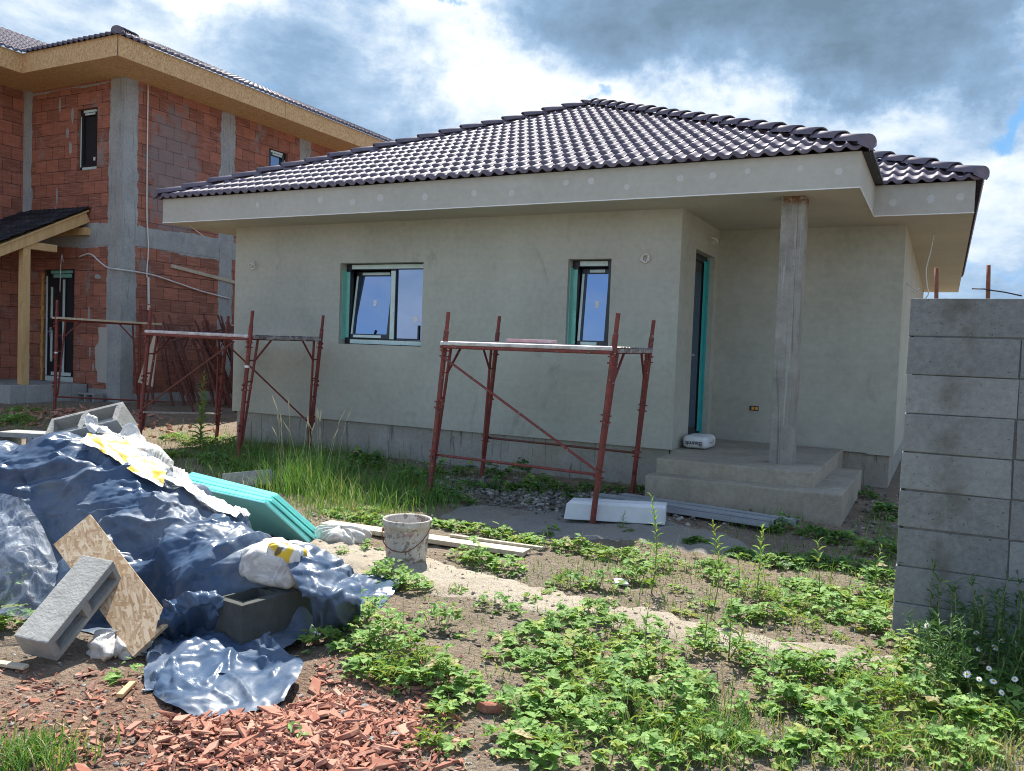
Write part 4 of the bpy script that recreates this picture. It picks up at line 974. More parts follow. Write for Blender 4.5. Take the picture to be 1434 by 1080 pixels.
# ------------------------------------------------------------------ chipboard offcut
A, B_, C_ = V(-3.261,2.635,.012), V(-3.18,2.784,.158), V(-4.004,2.95,.535)
nb_ = (B_-A).cross(C_-B_).normalized(); nb_ = nb_ if nb_.z > 0 else -nb_
D_ = A+(C_-B_)
m_ = MB(); t_ = nb_*.014
m_.add([A+t_, B_+t_, C_+t_, D_+t_, A-t_*.2, B_-t_*.2, C_-t_*.2, D_-t_*.2], [(0,1,2,3),(7,6,5,4),(0,4,5,1),(1,5,6,2),(2,6,7,3),(3,7,4,0)])
me = m_.mesh('chipboard_offcut', M['osb_pale'], uv=False); uvl = me.uv_layers.new(name='UVMap')
e1 = (B_-A).normalized(); e2 = (C_-B_).normalized()
for l_ in me.loops: c = me.vertices[l_.vertex_index].co; uvl.data[l_.index].uv = (c.dot(e1)*.7, c.dot(e2)*.7)
o = bpy.data.objects.new('chipboard_offcut', me); COL.objects.link(o); tag(o, 'rectangular strand chipboard offcut leaning on the blue tarp', 'chipboard')
# ------------------------------------------------------------------ turquoise foam boards
rng = random.Random(9); sd = V(0,-.44,.36).normalized(); nd = V(0,.36,.44).normalized()
fb = MB(); fb.box(0, 1.14, 0, .58, 0, .0145); fme = fb.mesh('foam_board', M['foam'], bevel=.003)
for i in range(9):
    o = bpy.data.objects.new('foam_board', fme); COL.objects.link(o)
    x_ = V(-1,.10+.012*i,.02).normalized(); y_ = (sd-x_*x_.dot(sd)).normalized(); z_ = x_.cross(y_)
    p = V(-4.075-.016*i+rng.uniform(-.02,.02), 4.80+.0365*i, .012)+y_*rng.uniform(-.012,.022)
    o.matrix_world = Matrix(((x_.x,y_.x,z_.x,p.x),(x_.y,y_.y,z_.y,p.y),(x_.z,y_.z,z_.z,p.z),(0,0,0,1)))
    tag(o, 'turquoise foam board in the stack leaning on the back of the tarp heap', 'foam board', 'stacked turquoise foam boards')
# ------------------------------------------------------------------ bucket
bk = MB(); bx_, by_ = -3.25, 4.83; bz = gz(bx_, by_)+.012
bk.lathe((bx_,by_,bz), [(.001,.0),(.134,.0),(.137,.004),(.146,.10),(.155,.20),(.159,.245),(.166,.247),(.168,.27),(.171,.285),(.170,.296),(.163,.297),(.157,.285),(.150,.20),(.131,.012),(.001,.010)], 40)
bo = bk.build('bucket', M['bucket'], smooth=True, uv=False); tag(bo, 'dirty plaster splashed white bucket standing on the cement path', 'bucket')
hb = MB(); pts = []
for i in range(15):
    a = math.pi*i/14; th = R(190)+a; rr = .166
    dz = .235-.115*math.sin(a)*1.0-.02*i/14+.04*(1-i/14)-.03
    pts.append((bx_+rr*1.03*math.cos(th), by_+rr*1.03*math.sin(th), bz+dz+(.055 if i > 9 else 0)*(i-9)/5))
hb.tube(pts, .004, 6); hb.tube([(bx_-.165,by_-.03,bz+.20),(bx_-.185,by_-.03,bz+.20)], .014, 8)
hb.build('handle', M['rebar'], bo, smooth=True, uv=False)
# ------------------------------------------------------------------ timber, studs, foam block, offcuts
m_ = MB(); m_.beam((-4.40,5.36,.035), (-2.63,5.47,.03), .15, .035); m_.beam((-3.3,5.50,.062),(-2.55,5.57,.055), .035, .02)
tag(m_.build('timber_plank', M['wood_grey'], bevel=.004), 'long pale timber plank lying on the soil behind the bucket', 'plank')
m_ = MB(); a, b = V(-2.93,6.82,gz(-2.93,6.82)+.05), V(-2.07,7.03,gz(-2.07,7.03)+.035); d_ = (b-a).normalized(); s_ = V(-d_.y,d_.x,0)
prof = [(0,0),(0,.145),(.035,.165),(.19,.165),(.21,.0)]
vsl = [a+s_*p+V(0,0,q) for p, q in prof]+[b+s_*p+V(0,0,q) for p, q in prof]
vsl[1] += d_*.02; vsl[2] += d_*.05; vsl[3] += d_*.05
m_.add(vsl, [(4,3,2,1,0),(5,6,7,8,9)]+[(i, (i+1) % 5, 5+(i+1) % 5, 5+i) for i in range(5)])
tag(m_.build('foam_beam', M['white_foam'], bevel=.006), 'white foam beam lying on the ground at the foot of the scaffold', 'foam beam')
su = MB(); L = 1.78
for pr_ in (((0,0),(.075,0),(.075,.003),(0,.003)), ((0,.0035),(.003,.0035),(.003,.048),(0,.048)), ((.072,.0035),(.075,.0035),(.075,.048),(.072,.048)), ((.0035,.045),(.014,.045),(.014,.048),(.0035,.048)), ((.061,.045),(.0715,.045),(.0715,.048),(.061,.048))):
    n0 = [(0, *p) for p in pr_]+[(L, *p) for p in pr_]
    su.add(n0, [(3,2,1,0),(4,5,6,7),(0,1,5,4),(1,2,6,5),(2,3,7,6),(3,0,4,7)])
sme = su.mesh('metal_stud', M['galv'])
for i in range(4):
    o = bpy.data.objects.new('metal_stud', sme); COL.objects.link(o); o.location = (-3.03+i*.045+(.09 if i == 3 else 0), 7.72+i*.085, gz(-2.9,7.9)+.035+.012*(i % 2))
    o.rotation_euler = (R(180 if i % 2 else 0)+.04, R(-.3), R(-9-.8*i))
    if i % 2: o.location.z += .05; o.location.y += .075
    tag(o, 'galvanised steel stud in the bundle lying in front of the steps', 'metal stud', 'galvanised studs by the steps')
def chip(name, c, ax, ay, az, mat, label, cat, bevel=.004):
    m_ = MB(); m_.obox(c, ax, ay, az); return tag(m_.build(name, M[mat], bevel=bevel), label, cat)
chip('tile_offcut', (-1.78,5.12,gz(-1.78,5.12)+.025), (.042,.012,0), (-.02,.04,.004), (0,0,.006), 'white_foam', 'small flat white tile offcut lying beside the path', 'tile')
chip('timber_offcut', (-2.985,2.375,gz(-2.985,2.375)+.018), (.012,.006,0), (-.035,.06,.0), (0,0,.009), 'wood', 'short piece of sawn timber under the corner of the tarp flap', 'wood')
chip('wood_sliver', (-3.66,2.27,gz(-3.66,2.27)+.014), (.12,.03,.0), (-.006,.018,0), (0,0,.008), 'wood_grey', 'thin pale wood sliver on the bare soil at the left edge', 'wood')
m_ = MB(); m_.lathe((0,0,0), [(.001,0),(.028,0),(.036,.09),(.038,.095),(.036,.096),(.026,.004),(.001,.003)], 18)
me = m_.mesh('plastic_cup', M['clear_thin'], smooth=True, uv=False); o = bpy.data.objects.new('plastic_cup', me); COL.objects.link(o); o.location = (-3.19,2.72,gz(-3.19,2.72)+.035); o.rotation_euler = (R(95),0,R(35)); tag(o, 'clear plastic cup lying by the lower edge of the chipboard', 'cup')
# ------------------------------------------------------------------ mortar bag on the landing
bg_ = MB(); nu, nv = 28, 18; hx, hy, hz = .150, .235, .078
for j in range(nv+1):
    ph = math.pi*(j/nv-.5)
    for i in range(nu):
        th = 2*math.pi*i/nu; sp = lambda t, e: math.copysign(abs(t)**e, t)
        x = hx*sp(math.cos(ph), .55)*sp(math.cos(th), .35); y = hy*sp(math.cos(ph), .55)*sp(math.sin(th), .35); z = hz*sp(math.sin(ph), .5)
        k = 1+.03*noise.noise(V(x*9,y*9,z*9)); bg_.v.append((-2.495+x*k, 9.73+y*k, .44+hz+z*(k+.12*nz(x,y,7))))
for j in range(nv):
    for i in range(nu): bg_.f.append([j*nu+i, j*nu+(i+1) % nu, (j+1)*nu+(i+1) % nu, (j+1)*nu+i]); bg_.m.append(0)
bagT = bg_.build('mortar_bag', M['wbag'], smooth=True, uv=False); tag(bagT, 'full white paper mortar bag lying on the landing by the door', 'bag')
def lettering(txt, size, M4, name, mat, parent, wrap=None):
    cu = bpy.data.curves.new('t', 'FONT'); cu.body = txt; cu.size = size; cu.extrude = .0012; cu.align_x = 'CENTER'; cu.align_y = 'CENTER'; cu.offset = .0012
    ob = bpy.data.objects.new('t', cu); COL.objects.link(ob); dg = bpy.context.evaluated_depsgraph_get()
    me = bpy.data.meshes.new_from_object(ob.evaluated_get(dg)); bpy.data.objects.remove(ob); bpy.data.curves.remove(cu)
    me.name = name; me.transform(M4); me.materials.clear(); me.materials.append(mat)
    o = bpy.data.objects.new(name, me); COL.objects.link(o); o.parent = parent; return o
# printed upside down on the end that faces the steps
lettering('Baumit', .070, Matrix.Translation((-2.497,9.470,.512)) @ Matrix(((-1,0,0,0),(0,0,-1,0),(0,-1,0,0),(0,0,0,1))), 'lettering', M['ink'], bagT)
lettering('(   —', .07, Matrix.Translation((-2.338,9.68,.515)) @ Matrix(((0,0,1,0),(-1,0,0,0),(0,-1,0,0),(0,0,0,1))), 'lettering', M['ink'], bagT)
# ------------------------------------------------------------------ tarp heap
def plin(x, y, cell, seed):
    X, Y = x/cell, y/cell; k = (X+Y)*.366; X += k; Y += k; i, j = math.floor(X), math.floor(Y); fx, fy = X-i, Y-j
    h = lambda a, b: .5+.5*noise.cell(V(a+.5, b+.5, seed*7.5+.5))
    v0, v2 = h(i, j), h(i+1, j+1)
    if fx > fy: v1 = h(i+1, j); return v0+(v1-v0)*fx+(v2-v1)*fy
    v1 = h(i, j+1); return v0+(v1-v0)*fy+(v2-v1)*fx
TNX, TNY = 108, 74   # grid of the draped tarp: a relaxed sheet, offsets in units of 2.5 mm, one row of numbers per cloth row
TARP = [
[-2184,12,14,12,10,10,8,11,12,10,5,0,11,11,11,12,12,12,7,7,6,11,10,10,11,11,11,11,11,2,9,11,11,10,9,11,9,6,8,9,9,10,9,9,11,12,10,9,9,8,8,10,10,11,10,10,11,10,10,10,8,11,9,11,11,11,11,12,10,11,13,12,14,12,11,11,13,14,13,11,11,-10,2,10,11,12,11,11,10,12,13,12,12,12,12,11,12,12,11,11,11,12,11,12,11,11,11,12,14],
[0,0,-1,0,1,-1,0,0,-1,1,1,1,0,0,1,0,0,-1,0,0,1,0,0,-4,0,0,1,0,1,2,-1,1,0,0,0,0,-2,0,-1,1,2,0,0,0,0,0,2,1,1,-3,1,0,1,0,0,-1,-2,-1,1,1,0,-1,-3,0,-2,1,1,0,1,1,-1,1,-1,0,0,0,-1,0,-1,0,-1,3,5,0,0,0,0,-2,1,-1,-2,0,-1,-1,0,2,0,0,1,0,0,-1,1,-1,0,0,0,0,-1],
[0,1,-1,-1,0,0,0,-1,1,0,1,2,0,1,0,-1,-1,0,2,-1,1,-1,-2,-1,0,1,0,0,-1,3,-1,1,0,-1,1,-1,-1,-1,4,-2,1,0,0,1,0,0,0,-1,-2,1,2,0,0,0,0,-2,-1,2,0,0,0,0,2,0,1,-7,0,1,1,0,0,-1,0,0,1,0,-1,-2,-1,0,1,4,4,-1,2,-2,-2,2,-1,0,-2,-1,-1,1,0,1,1,0,-2,0,0,0,0,0,0,0,0,0,-1],
[0,-1,-1,0,0,2,-1,0,-1,0,2,1,1,0,-2,0,1,-1,2,0,-1,1,-4,3,1,-1,0,0,0,-2,3,-1,0,1,0,0,-3,4,0,1,-3,1,1,0,0,0,-1,-1,-3,3,0,0,-1,0,0,-1,3,0,-2,0,2,0,1,0,0,4,-7,-4,2,1,0,-1,-1,2,0,-1,0,-2,0,0,1,4,2,2,-1,-2,1,0,0,0,-2,0,-1,1,1,1,-1,-2,1,0,-2,1,0,0,0,0,0,0,1],
[-1,-1,1,0,-1,0,1,1,-1,0,1,2,-1,-1,1,0,-1,1,0,0,1,-1,2,0,0,0,-1,0,-2,2,0,-1,0,0,3,-2,-1,2,0,-2,2,-1,0,0,-2,-1,1,-1,-1,2,1,0,-2,-1,1,3,-3,0,2,0,1,1,0,-2,2,2,2,-7,-2,0,0,-1,0,-1,1,1,-1,0,0,1,0,5,-1,0,0,0,0,1,1,-1,-2,0,0,1,2,-2,-2,1,0,-5,3,0,1,0,0,0,0,1,0],
[-2,0,-1,0,1,0,1,0,0,-1,1,2,-1,1,0,1,-2,-1,0,1,3,-1,0,2,-3,1,-1,0,-2,2,0,-1,0,4,-1,1,-2,0,-3,4,-1,1,-1,-1,2,-4,0,-1,2,1,-2,1,-1,0,1,0,1,-1,0,3,0,-1,2,-3,-1,1,2,3,-7,-1,0,1,-1,0,-1,0,0,1,0,1,0,5,-1,-1,-1,0,1,0,0,1,-3,0,0,1,0,-1,-1,1,-1,0,1,0,1,0,0,0,0,0,0],
[-1,-1,0,0,0,0,1,0,1,-1,-1,3,0,-1,2,-3,2,-1,0,1,-2,2,1,1,3,0,-5,1,-2,1,0,0,1,-1,1,-1,0,0,2,0,0,0,0,-1,0,2,-5,-3,4,-2,1,0,4,1,-6,2,0,1,0,0,2,0,-2,0,-2,0,0,3,0,-1,-3,0,0,-2,0,0,1,0,2,2,0,0,1,0,-1,1,0,0,0,0,-1,0,-1,0,-1,0,2,-1,-2,2,0,0,0,1,0,-1,1,-1,-1],
[-2,1,0,0,-1,0,1,0,0,0,-1,0,1,-1,0,4,-3,2,-1,3,-3,0,2,1,0,-6,6,-1,-2,0,0,1,0,-2,0,1,2,0,1,-1,0,0,-2,3,-2,0,-7,7,1,1,0,-1,-1,-3,1,-1,2,0,2,1,0,1,-2,1,-2,-4,1,2,2,-3,1,1,-1,-1,-2,0,0,2,1,0,0,0,0,1,0,2,0,0,-1,0,-1,0,0,-1,0,0,0,-4,0,4,-1,1,-1,0,0,1,-1,0,0],
[-2,0,0,0,0,0,1,0,1,-2,2,-1,1,0,-2,-1,3,0,-1,0,0,0,2,-1,-1,5,-1,-6,6,-3,1,0,0,-1,-1,0,3,0,-1,1,0,-2,3,-2,1,-1,2,-3,-1,0,0,1,1,-2,3,-2,0,0,1,1,1,1,1,1,0,-1,-3,-3,2,-1,1,0,2,2,0,-1,-2,-1,1,-2,0,0,-1,2,3,0,0,-2,1,-1,0,0,0,-1,-1,-1,0,-1,2,0,0,-1,1,-1,0,0,0,0,0],
[-1,-1,0,1,0,0,-1,0,0,1,-1,2,-1,1,-3,2,1,-1,0,0,1,0,0,-1,1,0,-3,5,3,-2,1,0,-4,1,-2,-2,4,0,0,0,0,1,0,-2,0,0,2,-1,-1,0,0,-1,0,1,0,0,-1,1,1,1,2,-1,0,-2,0,-1,1,1,-1,1,0,-1,1,0,1,1,2,1,-4,-1,-2,0,0,0,2,1,0,1,-6,-3,10,-3,2,-3,0,1,-4,4,2,-3,0,0,-1,0,1,0,-1,-1,0],
[-2,0,1,-1,1,0,0,-1,0,2,0,0,-1,0,1,0,0,0,0,-1,0,1,0,1,-1,-2,3,0,0,2,0,0,-2,0,-1,0,2,-1,0,-1,2,-1,1,-1,-2,-1,5,0,-2,-1,-2,1,-1,4,1,-1,-1,0,0,0,-3,-2,3,-2,2,3,-1,0,1,1,-2,0,-1,0,0,1,-2,1,2,0,1,-1,1,-1,-2,1,1,-4,6,2,-3,0,1,0,-1,-5,5,1,-1,0,-1,1,-2,0,-1,0,1,-1,-1],
[-2,0,-1,1,0,0,0,1,-1,1,1,-2,1,0,0,1,-1,-2,2,0,1,0,0,0,-1,0,1,1,-2,1,1,2,-3,1,-3,3,-2,1,0,0,0,2,-3,1,-1,-1,-3,1,4,0,1,0,1,-2,0,5,-3,-1,-1,-2,1,2,-5,6,0,0,0,0,-1,-1,2,-1,-1,0,0,-2,3,1,0,-1,0,1,-2,1,0,-2,2,0,0,2,-1,2,0,2,1,-5,0,0,0,0,1,-2,2,-2,-1,-1,0,2,-1],
[-2,1,0,-1,0,0,0,0,0,0,0,1,0,0,0,-1,1,1,0,0,2,-3,0,0,-1,2,0,0,-2,2,-1,0,1,-1,1,-1,1,0,1,-1,-1,-2,1,0,1,0,-1,2,0,2,1,-2,0,-1,-1,0,4,-1,-1,-2,-1,-1,4,0,0,1,0,0,0,0,0,1,-1,-2,0,0,3,0,-1,0,0,-1,2,-1,-1,0,-2,4,-2,0,4,0,0,0,0,-5,0,1,-1,2,-1,-1,1,-1,0,0,0,-1,1],
[-2,1,0,0,0,0,0,0,0,0,1,0,-1,0,0,-1,0,1,0,2,-2,1,0,-2,2,0,0,0,-1,0,-1,-1,2,0,2,-2,0,0,0,1,-3,1,0,1,-1,0,1,1,0,0,2,-1,-1,1,1,-1,1,0,-1,-1,-1,1,1,0,1,-1,1,0,0,1,-3,-1,1,1,0,1,-1,1,0,0,0,1,1,0,-1,-1,-1,0,1,0,0,1,0,-1,-2,2,-2,-1,0,-2,1,0,0,2,-1,0,1,0,0],
[-1,-1,0,0,0,0,0,0,0,0,0,1,0,0,0,-1,1,0,1,-1,0,1,0,-1,1,1,0,-3,1,0,-1,-1,2,0,0,0,0,0,-1,1,-1,0,-1,2,-4,1,3,1,0,-1,0,3,1,0,-1,0,-1,1,0,-1,0,0,-1,1,0,1,1,1,0,1,1,-3,-1,-1,0,1,1,-1,1,0,0,0,0,-1,0,1,-2,0,1,0,0,0,0,0,-3,5,-6,1,0,0,-1,-1,1,1,1,0,0,-1,0],
[-1,0,0,0,0,0,0,0,0,0,-2,0,3,-1,2,-1,-1,1,-1,0,0,0,-1,2,-1,1,0,1,-1,-2,1,-1,2,0,0,-2,1,-1,0,1,1,-3,4,-3,-1,1,2,0,0,0,-1,0,-2,2,1,0,1,0,0,0,-1,0,0,-1,-1,0,1,2,2,0,1,2,-3,0,0,-1,-1,1,2,0,-1,0,-1,0,0,0,0,-1,0,-2,1,1,-1,-3,-2,0,3,0,0,1,0,1,-2,0,1,1,-2,1,0],
[-1,0,-1,1,1,-1,0,0,-1,1,0,-2,0,2,0,1,-1,0,0,0,2,-1,0,1,-1,0,-1,1,2,-3,-1,1,0,0,0,0,-2,0,2,-1,-2,3,-7,0,5,4,0,0,0,0,-2,-1,3,0,1,0,0,0,-1,0,0,-2,0,1,0,-2,0,1,0,1,1,1,5,-3,-1,0,-1,-1,0,1,-2,0,0,1,0,0,0,1,-3,1,1,-1,-2,-2,-1,1,1,0,2,1,-1,2,-2,0,1,-1,1,0,-1],
[-1,1,0,0,-1,1,-1,0,1,1,1,0,-3,0,1,-1,0,0,0,0,0,0,1,-1,0,-1,0,1,0,2,-2,0,1,1,-1,1,-2,1,0,0,1,-6,1,2,4,-1,1,-1,1,-1,0,1,0,0,-1,-1,1,0,1,-1,1,-4,1,-1,0,3,1,-4,3,2,0,1,-1,1,1,-1,-1,-2,0,-1,3,-2,-2,-1,2,0,2,0,0,0,-1,-3,-2,0,0,1,1,1,2,-1,2,-1,0,0,-4,2,-2,0,0],
[0,-1,1,-1,0,-1,1,0,1,-2,1,1,1,-1,-1,0,0,0,0,-1,1,1,-2,0,0,-1,1,0,-1,0,1,0,2,0,1,1,-1,1,-1,1,1,1,-3,0,0,1,-2,1,0,1,0,-1,0,0,0,1,-1,0,1,0,-1,2,-5,1,0,0,1,0,1,1,1,0,-1,2,0,0,-1,0,-3,0,1,1,1,-4,0,2,0,0,1,1,-4,-2,0,2,-1,1,3,0,-1,0,0,0,1,-2,-1,-4,2,0,1],
[1,-1,0,-2,0,1,1,0,-1,0,-1,1,0,0,0,0,1,-1,0,1,0,1,-2,0,0,-2,0,-1,0,2,1,0,0,1,1,-1,3,-1,0,0,-2,-4,4,1,0,-1,1,0,-1,0,1,2,-2,0,1,-1,0,0,1,-1,0,-3,2,-2,3,-2,0,3,-3,0,1,0,1,1,1,1,-1,-1,-1,-1,1,1,-1,4,-5,0,1,0,2,-4,-1,1,1,-3,4,0,-1,-2,0,3,-1,1,-4,-3,4,-2,0,1,0],
[-2,1,-2,2,0,0,-1,1,0,0,0,-1,0,1,1,0,-1,0,0,0,0,-1,5,-5,-1,0,0,-1,1,2,0,1,-1,-1,0,2,1,1,1,-2,-5,2,2,1,0,0,0,0,0,0,1,0,0,0,-1,0,-1,0,0,4,-3,5,-5,-1,-1,2,0,0,-2,-1,-1,1,2,1,0,1,1,-2,0,1,-1,-1,0,1,4,-3,0,0,-1,-2,3,-1,-1,2,-1,1,-1,1,-1,-1,0,-6,-1,5,0,4,-7,1,1],
[-2,-2,3,0,-1,0,1,-1,0,2,-1,0,-1,0,1,0,0,0,-1,0,1,0,0,6,-6,0,-1,1,1,0,0,0,0,-1,-1,1,2,-1,0,-1,2,-2,2,0,0,0,0,0,0,0,0,0,0,0,0,0,0,0,-1,1,-1,0,8,-7,0,0,-1,1,0,-2,1,0,0,2,-1,1,-1,1,0,0,-1,1,1,0,0,0,-1,-1,-3,5,-1,0,0,1,1,-1,-2,1,-1,-1,1,-7,2,0,0,-1,7,-5,1],
[-2,2,-1,-1,-1,0,1,1,0,-1,2,0,0,-1,-1,0,0,0,1,-1,0,2,-1,0,4,-3,-1,1,0,0,2,0,-2,-1,-1,1,0,1,-1,-3,-4,10,0,0,0,0,0,0,-1,-1,-1,0,1,0,0,1,1,0,0,-1,5,0,-4,0,0,0,0,-1,1,-2,1,2,-1,-1,2,-3,1,0,1,-1,0,1,2,-1,-1,0,-1,1,0,1,-1,0,1,0,-2,-1,4,0,-1,0,-3,11,-13,-1,0,2,-3,2,0],
[-1,0,0,-3,1,1,1,1,-1,-3,0,1,1,0,-1,1,0,1,-1,1,-1,0,0,0,-1,2,1,0,1,0,1,-3,1,-1,1,0,0,-1,-2,-5,11,0,-1,-1,0,0,0,0,0,-1,0,0,1,0,0,0,0,1,0,0,-4,2,1,0,0,1,0,-1,1,1,1,1,-1,-2,-1,1,-1,0,-1,1,1,1,0,0,-2,1,0,-1,3,-2,-1,2,1,-4,0,5,1,-2,0,-1,1,-3,3,2,-7,-1,3,-1,0],
[-2,0,-2,2,1,1,1,0,-3,0,-2,-1,3,1,0,-1,0,0,1,1,0,-2,0,0,0,2,1,0,0,0,-1,0,0,-1,1,0,0,0,-7,9,1,-1,1,-2,0,1,-1,-1,-1,1,1,0,-1,0,1,0,0,1,0,-4,1,1,0,2,0,-1,0,0,1,1,0,0,0,0,-3,0,1,0,0,1,0,0,-2,0,1,0,1,1,-1,0,1,2,-4,3,2,0,0,0,0,-1,-3,-5,7,-1,5,-4,-6,1,-9],
[-2,-1,2,0,0,1,0,1,-3,0,1,-4,2,3,-1,0,0,0,1,-1,0,-1,0,0,5,-3,1,-1,0,0,-1,2,-1,-1,1,0,0,-5,8,0,-1,1,-2,1,0,-1,0,-2,2,0,-1,0,1,0,-1,0,1,0,-1,-2,2,-1,3,0,0,0,0,1,-1,1,-2,-1,-1,-1,3,0,-1,0,1,0,0,-1,0,0,0,0,2,1,2,-2,1,-4,3,1,1,0,0,0,-1,1,-5,4,3,-2,0,4,-1,-9,4],
[-2,0,-1,2,0,0,1,0,-3,2,0,-1,0,1,0,0,0,0,0,0,0,0,0,0,-1,3,-1,0,-1,1,0,0,-3,3,0,0,0,2,0,-1,1,-2,1,1,-1,1,-1,-1,1,1,0,0,-2,0,0,0,1,-1,0,2,-2,-1,0,4,-1,0,-1,1,-1,-1,-1,-1,2,1,-2,0,1,0,0,0,0,-1,0,0,2,1,3,-1,-2,-1,1,3,2,0,0,-2,0,0,0,-5,4,2,-1,1,0,0,4,0,-10],
[-2,0,1,0,0,0,-1,-2,5,-1,1,1,-1,-2,0,0,0,0,-1,0,0,1,-1,0,1,0,1,-2,2,-1,0,1,-1,1,0,0,0,2,-2,1,-1,2,2,0,-4,0,0,1,0,1,0,-1,-1,0,0,1,-1,1,-2,3,4,-5,-2,2,1,0,1,-2,0,-2,-1,-1,1,1,1,0,0,1,0,-1,0,0,0,0,2,3,-1,-1,-4,5,0,-1,-4,4,2,1,-1,0,0,2,0,-2,1,-1,1,-1,0,5,1],
[-1,1,-1,0,0,0,0,0,4,-3,0,4,-2,-3,0,0,0,0,0,-1,0,0,1,-1,0,1,0,1,-1,0,0,0,1,0,0,0,0,-2,3,0,0,0,0,1,-2,0,-1,3,0,0,-4,2,1,0,-1,-1,2,-1,1,0,-1,4,-1,-2,0,-1,-1,1,0,0,1,-1,0,-1,0,0,1,0,0,1,-1,0,0,2,1,0,-1,-5,6,-1,-1,-4,6,-1,2,2,-1,-1,0,2,1,-2,1,0,-2,-4,-4,5,10],
[-1,0,0,0,0,-1,-2,0,2,2,-1,1,-1,0,0,0,-1,0,1,0,-1,0,0,1,0,0,-1,2,0,0,0,-3,4,-2,0,1,-1,1,0,1,0,0,-1,-1,3,0,-1,0,1,-4,2,-2,2,-1,1,0,-1,1,0,-1,0,0,0,3,0,0,-2,0,-1,2,-2,2,-1,1,0,0,-1,1,0,-1,0,0,1,1,1,-1,-1,-1,0,0,-3,4,2,2,-2,-3,-1,-1,0,1,5,3,-2,-4,-5,-3,4,-1,2],
[0,-1,1,0,0,-2,-1,1,-1,2,0,0,0,-1,1,0,0,0,-1,1,1,-1,0,0,0,0,0,0,0,1,0,-3,1,2,-1,0,0,2,-1,0,1,-3,0,0,4,-1,-1,1,0,-2,1,1,-1,0,0,-1,0,0,1,-1,0,0,2,0,0,-1,1,-1,2,0,-1,-1,0,0,0,0,0,-1,1,0,0,0,0,0,0,0,-2,2,0,-1,2,0,2,-2,0,3,0,3,-7,1,-2,-4,1,-2,-2,4,3,0,-1],
[-1,1,0,0,0,0,-1,-1,0,1,0,0,-1,1,0,1,-1,0,0,0,-1,0,0,0,0,1,0,0,0,0,0,1,0,-1,0,0,0,0,2,0,-3,3,0,0,-2,1,0,1,0,-1,1,0,-2,1,-1,1,-1,0,0,1,-1,1,0,1,-2,1,2,1,-1,-1,0,-1,0,-1,0,1,0,-1,0,1,0,0,-1,1,-1,-1,0,3,-2,-4,2,5,-4,2,2,-1,3,-3,0,0,-4,2,-5,-2,2,5,-1,-1,1],
[0,-1,0,0,0,0,1,-1,1,-1,0,0,1,0,0,-1,1,-1,-1,0,-1,1,0,0,1,0,0,-1,0,0,0,2,-1,-1,1,0,1,0,0,-1,2,0,-1,1,-2,0,2,-1,-1,2,0,-4,2,0,1,-1,-1,-1,2,1,-1,1,1,-2,1,1,1,-1,0,0,-1,0,-1,1,0,0,-1,1,0,0,1,0,-1,-2,0,1,-1,0,-1,4,1,-4,2,1,0,1,-3,0,5,-7,-2,-2,-2,3,6,-3,-1,2,0],
[-1,-1,1,1,0,0,-1,1,-1,0,2,-1,-1,0,1,0,1,-2,0,-1,2,-1,-1,0,0,1,1,0,-2,-1,1,1,0,0,1,0,0,0,-1,1,0,1,-1,0,-2,0,3,-3,0,4,-5,3,-1,1,0,1,0,0,-2,1,0,1,-1,2,-1,1,-1,-1,-1,-4,4,0,1,0,0,0,1,-1,1,1,0,-1,1,0,-2,-1,0,0,0,0,0,1,-1,-1,-1,-1,0,-5,-1,1,1,1,2,1,0,1,1,0,0],
[0,0,-1,0,1,0,0,-1,0,1,-1,1,0,-1,1,-1,0,4,-4,0,-1,0,1,-1,0,1,0,0,2,-3,1,0,0,1,-1,1,0,0,0,0,0,-2,2,-4,5,0,-1,-2,0,-3,4,1,1,-1,0,1,0,0,1,-2,0,-1,1,0,1,-2,-3,-1,0,5,0,0,0,0,0,0,0,1,0,0,0,1,-1,-2,1,-1,-1,1,1,2,-1,0,-2,-3,-1,2,-3,6,0,0,0,-1,0,-1,-2,0,0,0,1],
[-1,2,-1,0,-1,0,1,0,0,0,1,-2,0,0,0,1,0,-1,4,-4,0,0,-1,2,-1,-2,2,0,-2,5,-3,0,-1,2,0,-1,1,0,-1,-1,2,-1,-2,4,1,-1,-5,2,-1,2,1,0,0,0,1,-1,0,1,-1,0,0,0,-1,0,-2,0,3,2,-2,0,0,0,0,-1,1,0,0,0,0,0,1,0,0,0,-3,-1,1,0,-1,0,1,0,0,0,-1,-1,5,-1,2,1,-1,-1,-2,-2,2,0,-2,0,-1],
[-1,1,1,-1,-2,0,0,1,0,0,-1,1,-1,2,-1,1,-1,-1,0,4,-4,1,0,0,0,-1,-1,2,1,-3,2,0,0,-1,1,0,0,0,1,1,-3,1,2,1,0,-3,-1,2,0,1,0,-1,1,0,-1,0,1,-1,0,0,-1,1,0,-1,1,0,0,-1,1,0,0,1,-1,0,0,-1,0,0,-2,-1,0,1,1,0,0,-1,1,0,-2,-1,2,1,0,0,1,-1,0,3,1,-3,2,0,0,-1,-4,-2,3,-1,1],
[0,0,0,0,-1,1,-1,0,1,-1,-1,1,1,-1,0,-1,0,-2,-2,1,5,-1,0,-1,0,1,-2,0,1,1,-1,0,1,0,0,0,-1,0,0,-1,1,1,-2,0,0,-3,7,-1,0,0,0,0,-1,0,0,0,0,0,-1,0,2,-1,-1,0,-1,0,-1,1,2,1,0,-1,0,1,-1,-1,0,0,-1,1,-1,-1,1,1,-1,1,-1,0,5,-6,-1,1,1,1,-1,0,0,1,-4,5,-2,-1,3,2,-2,0,-2,1,0],
